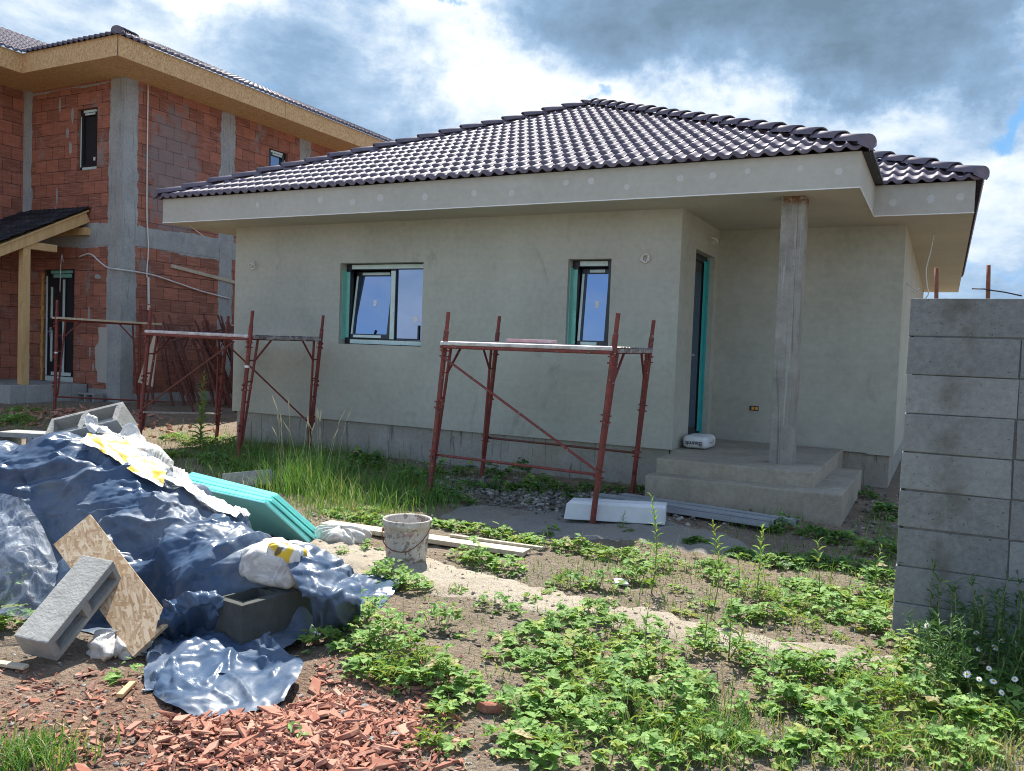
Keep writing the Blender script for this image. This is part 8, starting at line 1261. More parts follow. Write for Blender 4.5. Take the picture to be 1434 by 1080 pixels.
[-5,-1,0,0,1,-1,0,-3,1,7,1,-8,-1,2,2,-1,-2,0,3,0,-2,-1,5,-4,0,-2,0,6,0,-6,-3,0,3,3,-2,2,-1,-2,-2,-1,0,7,-5,4,2,-2,0,-4,-1,1,5,-3,-1,1,-2,1,0,-1,1,-1,2,-1,1,-1,2,-3,3,-3,-1,0,4,4,-5,0,-1,0,1,0,-2,1,0,0,2,-1,4,-1,-3,-1,-1,0,1,-1,1,0,0,1,2,2,2,1,-1,-4,-4,5,2,3,1,0,3],
[-6,1,-1,1,2,-1,-1,-1,2,3,-2,-6,-1,3,2,-3,-1,4,1,-4,-4,-1,2,4,0,-4,3,-1,0,-2,3,1,1,-2,3,-2,1,-1,-2,-1,2,-1,0,2,1,2,-2,-1,-3,0,0,1,1,1,-2,1,2,-2,-2,1,0,0,0,0,1,-1,-3,7,-4,-2,0,3,3,-2,-1,-1,0,3,-3,0,0,2,-1,1,0,-1,0,-2,-1,1,1,2,-2,0,1,4,2,3,0,1,1,-3,-3,-1,4,4,-3,1,-4],
[-6,0,0,1,2,2,1,-3,1,1,-9,-1,1,4,-2,-2,4,2,-3,-3,-2,0,2,4,-1,-3,1,0,-1,6,1,0,-5,1,0,0,1,0,0,-3,0,1,1,-2,1,0,5,-2,-2,-4,1,0,1,-1,1,1,2,0,-3,0,-1,1,-1,1,0,0,0,0,2,-1,-2,-1,2,3,1,-1,4,-6,-1,1,1,0,-1,0,-3,0,1,1,1,1,2,0,1,-3,5,2,1,-1,1,-1,-2,6,-4,-6,10,-1,-2,-1,4],
[-6,2,-2,0,0,-2,-1,5,3,-8,-1,0,2,2,-3,3,4,-3,-4,-2,0,2,3,-1,-1,0,0,0,2,-1,1,-1,-1,1,-1,2,-2,0,3,-3,-1,-1,5,-3,0,0,2,2,-2,-2,-3,1,0,1,1,3,-3,0,-2,1,-1,0,1,1,0,1,-1,-2,2,0,-1,-1,0,1,3,2,-4,-1,1,-1,1,1,-2,-1,-1,1,0,3,2,1,2,2,2,1,-1,-2,1,-1,0,1,1,-1,4,-3,-2,1,0,0,-3],
[-2,-7,2,0,-2,2,5,1,-9,2,-1,-1,1,-1,2,4,0,-3,-3,-1,3,2,0,-5,2,0,1,0,1,0,0,0,-1,0,1,-1,1,4,-4,1,-2,-1,-1,3,-2,0,-2,5,2,-2,-3,-1,-1,1,4,-1,-2,-1,0,0,1,0,0,-1,1,3,0,-5,2,2,0,-1,-1,0,-1,0,0,1,0,0,0,1,0,-1,-1,0,2,2,3,1,0,1,1,3,1,-1,-3,0,2,-3,-1,-1,0,6,-8,3,3,0,2],
[-8,0,0,1,0,3,-5,-2,5,-4,-2,1,2,1,6,0,-5,-3,-1,2,2,2,-4,0,1,0,1,-1,-2,0,-1,2,1,0,-1,0,2,-3,1,0,1,2,-3,1,-1,0,-2,2,3,2,-2,-3,1,2,0,-3,-1,0,1,2,-2,0,-1,0,0,0,-1,4,-3,0,2,1,-3,0,0,1,0,1,-1,1,-1,2,0,-1,-1,4,-2,3,2,1,0,0,-3,-2,2,5,0,-1,0,4,-3,-1,0,-2,3,-3,2,-1,-4],
[-11,3,0,0,1,-1,-1,2,-1,-3,0,0,1,3,2,-1,-1,-3,-1,2,2,-1,-3,2,1,-2,2,-1,-1,-1,0,-1,6,-3,1,0,-2,1,-1,3,0,-1,3,-4,1,-1,-1,1,1,3,0,-3,0,0,-2,-1,-1,1,3,1,-3,0,1,-1,-1,-1,3,-1,0,-1,0,3,2,-2,-1,0,0,-1,1,0,1,0,0,1,8,-9,6,1,1,0,0,-1,0,1,-2,1,3,-2,-2,-2,9,-3,0,-1,-1,-2,2,-2,0],
[-11,3,0,0,-1,1,0,2,-4,1,-1,2,0,2,-3,0,-3,0,2,1,0,-1,1,4,-6,2,2,0,-2,0,-2,1,-1,2,-1,2,-1,-1,2,-1,2,0,0,0,-2,1,0,-1,0,-2,5,0,-4,-1,0,-1,0,2,1,-1,3,-2,-1,0,-1,0,1,1,1,-1,-1,1,0,0,1,-2,1,0,-1,0,1,2,6,1,-8,9,1,0,2,-2,-1,-1,2,0,-3,-2,5,-2,-1,2,-6,9,-1,0,-2,-2,2,-2,0],
[-8,-1,0,1,0,-1,1,0,-1,-1,1,2,1,-4,-2,-1,-1,1,2,2,0,0,0,-3,2,5,-3,-2,0,0,2,-4,1,0,2,-1,4,0,-4,0,2,1,-2,1,0,0,-1,-1,0,0,1,3,-1,-2,-2,0,0,0,2,0,1,2,-4,0,-2,2,0,0,0,3,-3,-1,1,3,1,-3,-1,0,1,0,1,-2,4,0,7,1,-1,6,-4,-2,0,0,-2,1,0,4,-3,-1,0,0,1,-2,0,-2,1,2,-2,3,-2],
[-7,0,0,-2,0,-1,5,-6,1,1,1,1,4,-6,-1,-2,0,1,2,1,0,-2,1,-1,1,1,-1,0,-1,0,0,4,-4,1,0,0,-2,0,0,2,-3,2,-1,0,2,0,1,-1,-1,0,-1,3,1,-2,-1,1,1,-2,1,0,0,0,2,-3,1,-1,0,0,0,-1,0,0,1,0,4,-1,-2,0,1,1,2,7,-8,7,1,3,2,-6,0,2,-1,-1,2,-5,2,1,-1,3,-3,0,0,-3,1,1,0,0,-2,1,2],
[-8,0,-2,0,1,1,-3,4,-3,0,2,3,-1,-2,-2,0,-1,1,1,0,1,-1,-1,0,1,-1,-1,1,1,-1,-1,1,0,1,1,-2,1,0,0,0,-1,-1,3,0,-1,0,1,-3,0,1,1,1,0,0,-1,0,-1,0,0,1,-1,1,-1,1,-1,1,0,-1,0,-1,3,-3,1,1,3,1,-1,-2,1,5,6,-11,7,0,1,-6,-3,0,2,3,2,4,-4,1,0,-1,-2,0,3,-1,1,0,-1,1,0,0,1,-1,0],
[-10,-1,2,-1,2,-3,1,0,2,-1,1,0,0,6,-2,-6,-1,2,-1,2,-2,-1,0,1,1,-2,-2,3,0,0,0,0,0,1,-1,0,0,0,0,1,-1,-1,2,0,0,0,1,-1,0,0,1,-1,1,0,1,-3,2,-1,0,0,0,-1,1,0,0,0,-1,0,-1,1,-1,2,-1,3,0,1,-1,1,6,3,-11,8,1,-1,-2,2,-2,1,0,1,0,-3,7,-2,3,-11,-1,4,3,0,1,-2,3,-2,1,3,-2,-1,0],
[-11,1,0,1,0,3,-5,-1,0,6,-2,0,-1,1,-3,2,-1,-1,1,1,-1,0,0,1,1,-2,-1,-1,2,2,2,-5,2,1,-2,0,-2,3,-2,0,2,-2,2,1,0,-1,-1,1,0,1,0,-1,2,2,0,0,-6,2,-1,0,0,0,0,1,-1,0,0,0,1,-2,1,0,3,0,1,-1,0,9,0,-9,7,2,-3,1,2,-5,2,-1,3,-2,2,0,-5,9,-5,0,0,3,-3,0,-2,4,-4,2,5,-4,-2,2,1],
[-9,0,-1,1,-1,-2,5,1,3,-3,-2,3,1,-7,0,-1,1,0,1,0,-1,0,1,1,0,-2,0,1,3,-1,-3,1,4,-6,1,3,-2,0,1,-1,0,0,-1,1,0,1,0,0,0,0,-1,0,0,1,2,-1,2,-3,-2,0,0,2,0,0,0,0,0,0,-1,1,4,11,1,-8,-5,0,0,0,3,2,1,2,0,3,-2,-3,1,1,-5,4,-3,1,1,-1,2,-1,2,-2,-2,0,1,-2,3,5,-5,-3,4,0,0],
[-10,0,0,1,-1,0,0,-1,1,1,0,0,-1,2,-1,-2,1,1,1,-1,-1,0,0,2,-1,-1,0,-1,-1,0,1,1,1,1,-1,-1,0,0,3,-3,0,0,0,1,0,-1,1,0,-1,0,0,1,0,0,0,1,-1,1,-3,-2,1,2,1,0,0,-1,0,0,1,5,12,0,-10,4,-8,2,4,1,-6,5,1,-2,5,-8,2,2,-3,-1,3,0,4,-1,-3,-2,3,0,-2,-1,6,-1,-3,1,1,-5,-1,5,1,0,-1],
[-11,0,1,1,0,-1,0,1,-1,0,5,-6,-1,1,0,0,2,2,1,-4,-1,0,3,-1,-1,0,0,1,-2,0,0,3,-2,-1,0,0,1,-1,0,0,0,1,1,0,-1,1,-1,1,0,0,-1,0,0,1,0,0,1,-2,0,-1,0,0,1,0,0,0,-1,3,5,9,0,-4,-3,-5,0,0,6,-1,6,1,-2,-2,-2,-1,-4,4,1,0,1,2,-5,-1,6,-2,-2,1,0,-1,0,-3,3,0,-1,1,2,0,0,1,-2],
[-12,2,1,-1,0,0,-1,0,1,0,-1,-1,-1,-1,2,0,1,1,1,-1,0,0,-2,0,0,0,2,-1,1,0,0,-1,-1,2,-1,0,0,0,1,-1,0,1,0,1,0,0,0,0,0,0,0,-1,0,0,0,0,1,1,-1,-1,-1,-1,1,0,2,-2,4,4,8,2,-4,-7,2,-3,-1,7,4,-4,-4,0,6,0,-6,2,2,1,-1,0,1,-1,1,-2,-5,2,1,4,1,0,-7,3,0,0,0,1,2,-2,-1,-1,7],
[-8,-3,-1,0,1,2,-1,1,-1,0,-1,0,-1,0,-2,2,3,1,-1,-2,0,-1,0,0,-1,2,1,-1,0,0,2,-1,-1,1,0,0,0,-1,0,4,-2,-1,0,1,1,-1,0,0,1,-1,-1,0,0,-1,-1,2,0,5,-3,0,-1,6,-5,-2,-1,4,5,6,3,-4,-9,-5,1,1,10,0,2,0,-2,-2,2,0,-3,2,1,-2,2,-1,-3,-3,7,2,-3,0,1,-3,-2,0,6,-1,-1,0,0,-1,-2,6,-4,0,0],
[-12,-1,0,0,1,2,1,-2,0,1,1,-2,0,-1,0,3,1,0,-1,-1,-1,3,-1,-3,1,0,1,-1,0,1,-2,2,-1,1,2,-2,-1,0,0,-1,0,0,1,2,1,0,-1,0,0,0,0,-1,0,0,-1,0,1,5,6,1,-1,-9,0,1,4,1,4,3,-4,-7,-5,-1,2,11,0,0,1,2,-1,-3,1,-1,-1,2,-2,4,-3,2,2,-4,-5,6,-1,3,-2,-2,1,4,-5,2,2,-3,1,-1,2,-6,4,0,-5],
[-11,0,-1,0,-1,2,3,-2,0,-1,0,1,-1,0,2,1,-1,1,-2,-1,0,0,1,0,-1,2,-2,0,1,-1,1,-2,1,0,1,0,0,-1,-1,-1,0,1,1,1,1,0,0,-1,-1,1,0,0,-1,0,1,-1,1,0,5,1,0,-3,1,7,-1,-1,3,-6,-6,-3,0,5,9,0,0,0,0,-6,2,3,0,-3,3,-1,1,-1,2,1,-4,3,4,-10,7,2,-7,3,1,-3,6,-1,-4,2,-2,2,-3,1,0,0,1],
[-11,2,-1,-2,-1,0,1,4,-1,-1,0,0,-1,1,1,1,1,-2,-2,0,0,0,0,0,1,-1,1,0,-1,1,-1,1,0,0,-1,1,1,-1,-1,1,1,0,0,0,1,-1,-1,-1,0,1,0,0,0,0,0,2,-1,-1,2,-3,5,-1,8,-3,6,-4,-9,-3,-2,1,12,2,2,-3,0,1,-1,0,2,-2,0,-2,1,2,-1,-1,2,-2,4,2,-9,6,1,-2,-1,1,1,0,-4,2,0,0,0,-1,0,1,1,1,-2],
[-10,0,1,-3,-2,0,1,1,2,1,-2,0,1,0,1,1,-1,0,-1,0,-1,1,-1,1,-1,0,1,0,0,-1,1,-1,0,0,1,0,-1,1,0,0,1,-2,1,0,2,0,0,0,-1,-1,1,0,0,-1,0,0,5,0,-5,11,-7,9,-4,1,-1,6,-4,-4,-1,6,-6,3,4,-3,2,-2,-1,5,-6,5,-2,-2,1,-1,1,2,-3,2,-2,-1,3,2,1,-5,1,1,-2,-1,1,-1,2,0,0,0,1,-2,-1,-1,6],
[-9,-2,1,-2,-1,-1,0,2,1,0,1,-1,0,1,2,-1,1,-1,-1,-1,1,-1,1,-1,1,0,0,0,0,0,-1,0,0,0,1,0,0,0,0,0,0,2,-2,1,1,1,0,-1,0,-1,0,1,0,-1,2,2,0,-2,1,-1,4,-1,5,0,-5,-1,1,2,2,-3,2,1,1,1,-3,1,-3,2,5,1,-4,-2,2,0,3,-6,2,-1,1,0,4,-5,-4,0,6,0,0,-1,0,-1,1,1,0,-1,-1,5,-4,1,-3],
]
def load_tarp():
    out = []; h1 = TNY+1
    for c in range(3):
        p = [list(r) for r in TARP[c*h1:(c+1)*h1]]
        for j in range(1, h1): p[j] = [a+b for a, b in zip(p[j], p[j-1])]
        flat = []
        for r in p:
            t = 0
            for a in r: t += a; flat.append(t/400)
        out.append(flat)
    return [tuple(v) for v in zip(*out)]
def relax(v, it):
    w1, h1 = TNX+1, TNY+1; v = [Vector(p) for p in v]
    for _ in range(it):
        o = list(v)
        for j in range(h1):
            for i in range(w1):
                k = j*w1+i; s_ = V(0,0,0); n_ = 0
                if 0 < i < w1-1: s_ += o[k-1]+o[k+1]; n_ += 2
                if 0 < j < h1-1: s_ += o[k-w1]+o[k+w1]; n_ += 2
                if n_: v[k] = o[k].lerp(s_/n_, .6 if n_ == 4 else .3)
    return v
tm_ = MB(); tm_.v = [tuple(p) for p in relax(load_tarp(), 9)]
tm_.f = [[j*(TNX+1)+i, j*(TNX+1)+i+1, (j+1)*(TNX+1)+i+1, (j+1)*(TNX+1)+i] for j in range(TNY) for i in range(TNX)]; tm_.m = [0]*len(tm_.f)
to_ = tm_.build('tarp', M['tarp'], smooth=True, uv=False)
sb_ = to_.modifiers.new('subdivision', 'SUBSURF'); sb_.levels = sb_.render_levels = 2
dgt = bpy.context.evaluated_depsgraph_get(); dgt.update()
tme = bpy.data.meshes.new_from_object(to_.evaluated_get(dgt)); to_.modifiers.clear(); oldm = to_.data; to_.data = tme; bpy.data.meshes.remove(oldm); tme.name = 'tarp'
import numpy as np
def fold_lines(seed, hubs, count, scale):
    rg = random.Random(seed); L_ = []
    for (ha, hb, n) in hubs:
        for k in range(int(n*count)):
            th = rg.uniform(0, 6.283); r0 = rg.uniform(.02, .55); ln = rg.uniform(.10, .55)*scale; t2 = th+rg.gauss(0, .45)
            p = (ha+r0*math.cos(th), hb+r0*math.sin(th)); q = (p[0]+ln*math.cos(t2), p[1]+ln*math.sin(t2))
            L_.append((p, q, rg.uniform(.035, .11)*scale, rg.choice((1, 1, 1, -.8))*rg.uniform(.5, 1.15)*scale))
    return L_
def folds(co, nr):
    # tension folds running down from the high points: sharp crests with flat sides between them
    wp = np.array([noise.noise_vector(Vector(p)*2.4) for p in co]); w_ = co+wp*.06
    A_ = w_[:,0]-.45*w_[:,2]; B2 = .8*w_[:,1]+.85*w_[:,2]; h = np.zeros(len(co))
    hubs = ((-4.95,3.48,1), (-4.5,3.35,1), (-4.1,3.25,.8), (-3.65,3.15,1), (-5.3,3.2,.8), (-4.6,2.85,.9), (-3.5,2.75,.8), (-5.1,2.75,.7))
    for (p, q, w2, s_) in fold_lines(3, hubs, 7, 1.45)+fold_lines(8, hubs, 15, .5)+fold_lines(21, hubs, 34, .27):
        da, db = q[0]-p[0], q[1]-p[1]; l2 = da*da+db*db
        t = np.clip(((A_-p[0])*da+(B2-p[1])*db)/l2, 0, 1); d = np.hypot(A_-p[0]-t*da, B2-p[1]-t*db)
        h += s_*.034*np.maximum(0, 1-d/(w2*(1-.55*t)))*(1-.6*t)
    f = np.array([(plin(x*.8, y*.75, .34, 1)-.5)*.12+(plin(y*.8, x, .16, 15)-.5)*.026+(plin(y, x, .07, 13)-.5)*.009+(plin(x, y, .027, 14)-.5)*.004 for x, y in zip(A_, B2)])
    return h+f
co_ = np.array([v.co[:] for v in tme.vertices]); nr_ = np.array([v.normal[:] for v in tme.vertices]); nr_[nr_[:,2] < 0] *= -1
co_ = co_+nr_*folds(co_, nr_)[:,None]
for v, p in zip(tme.vertices, co_): v.co = (p[0], p[1], max(p[2], gz(p[0], p[1])+.006))
tme.polygons.foreach_set('use_smooth', [True]*len(tme.polygons)); tme.update()
tag(to_, 'crumpled dark blue tarp draped over the heap of bags', 'tarp')

def catmull(P, n):
    out = []
    for i in range(len(P)-1):
        p0 = P[max(i-1,0)]; p1 = P[i]; p2 = P[i+1]; p3 = P[min(i+2,len(P)-1)]
        for t in range(n):
            t /= n; out.append(.5*((2*p1)+(p2-p0)*t+(2*p0-5*p1+4*p2-p3)*t*t+(3*p1-p0-3*p2+p3)*t**3))
    out.append(P[-1].copy()); return out
def crease(p, s, k=0): return abs(noise.noise(p*s+V(k, k*.7, 1.3*k)))
def drape(name, rows, mat, parent=None, n=18, amp=.03, s=6, k=1, thick=.0015, ridge=1):
    rows = [catmull([Vector(p) for p in r], n) for r in rows]
    cols = [catmull([r[i] for r in rows], n) for i in range(len(rows[0]))]
    nx_, ny_ = len(cols), len(cols[0])
    G = [[cols[i][j] for i in range(nx_)] for j in range(ny_)]
    nr = [[None]*nx_ for _ in range(ny_)]
    for j in range(ny_):
        for i in range(nx_):
            du = G[j][min(i+1,nx_-1)]-G[j][max(i-1,0)]; dv = G[min(j+1,ny_-1)][i]-G[max(j-1,0)][i]; nn = du.cross(dv)
            nr[j][i] = nn.normalized() if nn.length > 1e-9 else V(0,0,1)
            if nr[j][i].z < 0: nr[j][i] = -nr[j][i]
    mb = MB(); rs = random.Random(k*13+5); segs = []
    for _ in range(26):
        p = G[rs.randrange(ny_)][rs.randrange(nx_)]; a0, b0 = p.x-.4*p.z, p.y+.85*p.z; th = rs.uniform(0,6.28); ln = rs.uniform(.06,.30)
        segs.append(((a0,b0),(a0+ln*math.cos(th), b0+ln*math.sin(th)), rs.uniform(.018,.05), rs.choice((1,1,-.8))*rs.uniform(.4,1)))
    for j in range(ny_):
        for i in range(nx_):
            p = G[j][i]; w_ = p+V(noise.noise(p*3+V(k,0,0)), noise.noise(p*3+V(0,k,4)), 0)*.06
            A_, B2 = w_.x-.4*w_.z, w_.y+.85*w_.z; cl = 1.0/s
            h = ((plin(A_, B2, cl, k)-.5)*1.5+(plin(A_*.8-B2*.6, A_*.6+B2*.8, cl*.4, k+1)-.5)*.5+(plin(B2, A_, cl*.17, k+2)-.5)*.16)*amp*ridge
            for (sp_, sq_, sw, sh) in segs:
                da, db = sq_[0]-sp_[0], sq_[1]-sp_[1]; t_ = max(0, min(1, ((A_-sp_[0])*da+(B2-sp_[1])*db)/(da*da+db*db))); dd = math.hypot(A_-sp_[0]-t_*da, B2-sp_[1]-t_*db)/(sw*(1-.5*t_))
                if dd < 1: h += sh*(1-dd)*(1-.5*t_)*amp
            q = p+nr[j][i]*h; g_ = gz(q.x, q.y)+.004
            if q.z < g_: q.z = g_+.002
            mb.v.append(q)
    for j in range(ny_-1):
        for i in range(nx_-1): a = j*nx_+i; mb.f.append([a, a+1, a+nx_+1, a+nx_]); mb.m.append(0)
    o = mb.build(name, M[mat], parent, smooth=True, uv=False)
    return o
def PX(x, y, dep): d = r_*((x-717)/1177)-u_*((y-540)/1177)+f_; return V(0,0,1.5)+d*dep
TO = bpy.data.objects.get('tarp')
TP = TO if TO else empty('tarp', (-4,3.4,0), 'crumpled dark blue tarp draped over the heap of bags', 'tarp')
def ZP(x, y, z): d = r_*((x-717)/1177)-u_*((y-540)/1177)+f_; t = (z-1.5)/d.z; return V(0,0,1.5)+d*t
fl_rows = [[ZP(212,903,.03), ZP(262,890,.06), ZP(300,884,.09), ZP(338,903,.04), ZP(376,884,.16)],
           [ZP(205,935,.02), ZP(250,915,.07), ZP(300,914,.06), ZP(350,915,.06), ZP(402,912,.12)],
           [ZP(200,958,.015), ZP(247,955,.06), ZP(292,955,.05), ZP(350,950,.05), ZP(425,932,.09)],
           [ZP(206,966,.01), ZP(243,990,.015), ZP(292,1004,.02), ZP(340,1001,.03), ZP(398,984,.05)]]
drape('tarp_flap', fl_rows, 'tarp', TP, 22, .032, 5.5, 2)
co_rows = [[PX(398,778,4.32), PX(425,762,4.40), PX(462,772,4.42), PX(502,800,4.36)],
           [PX(405,795,4.22), PX(432,785,4.24), PX(468,800,4.25), PX(506,830,4.22)],
           [PX(425,838,4.08), PX(447,835,4.06), PX(476,842,4.08), PX(505,852,4.10)],
           [ZP(440,889,.03), ZP(455,894,.03), ZP(480,884,.04), ZP(506,868,.05)]]
drape('tarp_corner', co_rows, 'tarp', TP, 20, .028, 6, 5)
ed_rows = [[PX(228,842,3.98), PX(262,832,4.02), PX(300,829,4.08), PX(312,838,4.10)],
           [PX(222,872,3.93), PX(258,860,3.98), PX(292,850,4.03), PX(306,862,4.05)],
           [ZP(212,905,.02), ZP(240,898,.02), ZP(268,892,.03), ZP(296,892,.04)]]
drape('tarp_fold', ed_rows, 'tarp', TP, 20, .03, 9, 8)
# wrapped bags and plastic
def lump(name, c, ax, ay, az, mat, label, cat, seed=0, amp=.12, e=.6, group=None, parent=None):
    c = Vector(c); ax, ay, az = Vector(ax), Vector(ay), Vector(az); mb = MB(); nu, nv = 72, 40
    sp = lambda t, q: math.copysign(abs(t)**q, t)
    for j in range(nv+1):
        ph = math.pi*(j/nv-.5)
        for i in range(nu):
            th = 2*math.pi*i/nu
            p = ax*(sp(math.cos(ph),e)*sp(math.cos(th),e))+ay*(sp(math.cos(ph),e)*sp(math.sin(th),e))+az*sp(math.sin(ph),e)
            q = c+p; th2 = th+noise.noise(q*5)*.3
            k = 1+amp*((plin(th2*.25, q.z, .10, seed)-.5)*1.1+(plin(q.z, th2*.22, .045, seed+1)-.5)*.6)
            w_ = c+p*k; w_.z = max(w_.z, gz(w_.x, w_.y)+.003); mb.v.append(w_)
    for j in range(nv):
        for i in range(nu): mb.f.append([j*nu+i, j*nu+(i+1) % nu, (j+1)*nu+(i+1) % nu, (j+1)*nu+i]); mb.m.append(0)
    o = mb.build(name, M[mat], parent, smooth=True, uv=False)
    if label: tag(o, label, cat, group)
    return o
b2 = lump('cement_bag', PX(400,772,4.40)-V(0,0,.06), r_*.175+V(0,0,-.03), V(-.05,.18,0), V(0,0,.10), 'clear_white', 'plastic wrapped pale bag bulging out of the tarp heap by the turquoise boards', 'bag', 3, .2)
lump('yellow_print', PX(404,764,4.28)-V(0,0,.04), r_*.085+V(0,0,-.02), V(0,.05,0), V(0,0,.045), 'ybag', None, None, 4, .2, parent=b2)
yb = drape('cement_bag', [[PX(122,607,5.22), PX(165,610,5.18), PX(205,632,5.12), PX(238,655,5.05)], [PX(118,612,5.12), PX(160,622,5.08), PX(198,645,5.02), PX(232,665,4.96)], [PX(112,618,5.04), PX(150,636,4.98), PX(190,662,4.90), PX(228,682,4.86)]], 'ybag', None, 10, .014, 9, 3)
tag(yb, 'yellow and white printed cement bag showing along the tarp ridge', 'bag')
ms = drape('plastic_sheet', [[PX(124,578,5.42), PX(160,606,5.36), PX(190,602,5.34), PX(240,650,5.26), PX(296,694,5.14), PX(352,718,4.98)],
     [PX(118,588,5.34), PX(152,608,5.28), PX(188,616,5.22), PX(236,656,5.12), PX(290,700,4.98), PX(348,722,4.88)],
     [PX(126,606,5.26), PX(160,612,5.20), PX(200,634,5.10), PX(242,666,4.98), PX(286,702,4.88), PX(340,728,4.80)]], 'clear', None, 11, .035, 10, 6)
tag(ms, 'milky translucent plastic sheet spread over the yellow bag on the heap', 'plastic sheet')
ws = drape('paper_sheet', [[PX(232,655,5.03), PX(262,674,4.98), PX(300,698,4.90), PX(338,718,4.82)], [PX(228,668,4.94), PX(258,686,4.88), PX(292,708,4.80), PX(330,724,4.74)]], 'wbag', None, 12, .012, 12, 9)
tag(ws, 'strip of white bag paper along the right slope of the heap', 'paper')
tp = drape('plastic_sheet', [[PX(0,690,4.50), PX(30,700,4.45), PX(58,735,4.40), PX(80,790,4.30)], [PX(-10,740,4.36), PX(20,750,4.32), PX(48,780,4.28), PX(78,812,4.2)], [PX(-10,800,4.22), PX(18,810,4.18), PX(42,832,4.14), PX(64,850,4.1)], [PX(-10,860,4.12), PX(12,862,4.1), PX(34,866,4.08), PX(54,868,4.05)]], 'clear_thin', None, 12, .022, 6, 7)
tag(tp, 'thin clear plastic sheet hanging over the left foot of the heap', 'plastic sheet')
pb = lump('plastic_bag', (-3.42,2.66,.03), (.12,.03,0), (-.02,.10,0), (0,0,.055), 'clear_white', 'crumpled clear plastic bag on the soil between block and chipboard', 'plastic bag', 6, .7, .8)
p3_ = lump('plastic_bag', (-3.97,5.02,.05), (.16,.07,0), (-.05,.09,0), (0,0,.06), 'clear_white', 'crumpled white plastic wrap at the foot of the turquoise boards', 'plastic bag', 9, .8, .8)
lump('plastic_bag', (-11.6,8.35,gz(-11.6,8.35)+.1), (.13,.05,.05), (0,.1,0), (0,0,.05), 'wbag', 'white scrap of packaging on the debris by the brick house porch', 'plastic bag', 11, .8, .8)
lump('plastic_bag', (-10.9,8.55,gz(-10.9,8.55)+.10), (.16,.03,0), (0,.1,0), (0,0,.06), 'green_pl', 'green packaging scrap lying among debris below the brick house', 'plastic bag', 12, .8, .8)
# ------------------------------------------------------------------ brick rubble
rng = random.Random(21)
def shard(sz, flat, rg):
    mb = MB(); n = rg.choice((3,4,4,5,5)); an = sorted(rg.uniform(0, 6.283) for _ in range(n)) if n > 4 else [i*6.283/n+rg.uniform(-.5,.5) for i in range(n)]
    L_ = rg.uniform(.5,1); pts = [(sz*1.25*math.cos(a)*rg.uniform(.7,1.25), sz*(.25+.4*L_)*math.sin(a)*rg.uniform(.6,1.2)) for a in an]
    h = flat*rg.uniform(.7,1.4)
    mb.v = [(x, y, -h/2) for x, y in pts]+[(x*rg.uniform(.75,1.02), y*rg.uniform(.75,1.02), h/2*rg.uniform(.6,1.3)) for x, y in pts]
    mb.f = [list(range(n-1,-1,-1)), list(range(n, 2*n))]+[[i, (i+1) % n, n+(i+1) % n, n+i] for i in range(n)]; mb.m = [0]*len(mb.f)
    return mb
def rub_point(rg):
    while True:
        if rg.random() < .78: x, y = rg.gauss(415, 95), rg.gauss(1035, 42)
        else: x, y = rg.uniform(-20, 640), rg.uniform(935, 1095)
        if y > 1115 or x < -30 or x > 690: continue
        if y < 880 or (y < 1012 and 195 < x < 440 and y < 1010-(max(0,x-330)*.25)): continue
        p = ZP(x, y, 0)
        return p, (x, y)
protos = []
for k in range(14):
    rg = random.Random(100+k); me = shard(rg.uniform(.024,.048), rg.uniform(.006,.011), rg).mesh('brick_shard', M['shard'], uv=False, bevel=.0012); protos.append(me)
def heap(x, y): return .035*math.exp(-(((x+2.15)/.55)**2+((y-2.33)/.28)**2))
for k in range(295):
    p, q = rub_point(rng); o = bpy.data.objects.new('brick_shard', protos[k % 14]); COL.objects.link(o)
    o.location = (p.x, p.y, gz(p.x, p.y)+heap(p.x, p.y)+rng.uniform(.004,.016)); o.rotation_euler = (rng.gauss(0,.26), rng.gauss(0,.26), rng.uniform(0,6.28)); s_ = rng.choice((.45,.55,.65,.8,.95,1.1,1.4)); o.scale = (s_*rng.uniform(.8,1.3), s_, s_)
    tag(o, 'broken shard of red hollow brick lying in the rubble at the front', 'brick shard', 'broken red brick shards in the foreground')
sm = MB(); rg = random.Random(5)
for k in range(4200):
    p, q = rub_point(rg); s_ = shard(rg.choice((.006,.010,.014,.02,.028)), rg.uniform(.003,.007), rg)
    E3 = Euler((rg.gauss(0,.4), rg.gauss(0,.4), rg.uniform(0,6.28))).to_matrix(); c = V(p.x, p.y, gz(p.x, p.y)+heap(p.x, p.y)*rg.uniform(.4,1)+rg.uniform(0,.008))
    sm.add([E3 @ Vector(v)+c for v in s_.v], s_.f)
for k in range(420):   # debris strip below the brick house
    x = rg.gauss(-12.2,.9); y = rg.gauss(8.9,.55); s_ = shard(rg.choice((.03,.05,.07)), rg.uniform(.01,.03), rg)
    E3 = Euler((rg.gauss(0,.5), rg.gauss(0,.5), rg.uniform(0,6.28))).to_matrix(); c = V(x, y, gz(x, y)+.16*math.exp(-((x+12.1)**2/1.2+(y-9.1)**2/.35))*rg.random()+.01)
    sm.add([E3 @ Vector(v)+c for v in s_.v], s_.f)
tag(sm.build('brick_crumbs', M['shard'], uv=False), 'carpet of small red brick crumbs and chips on the soil', 'brick rubble', kind='stuff')
rg = random.Random(31); gs = []
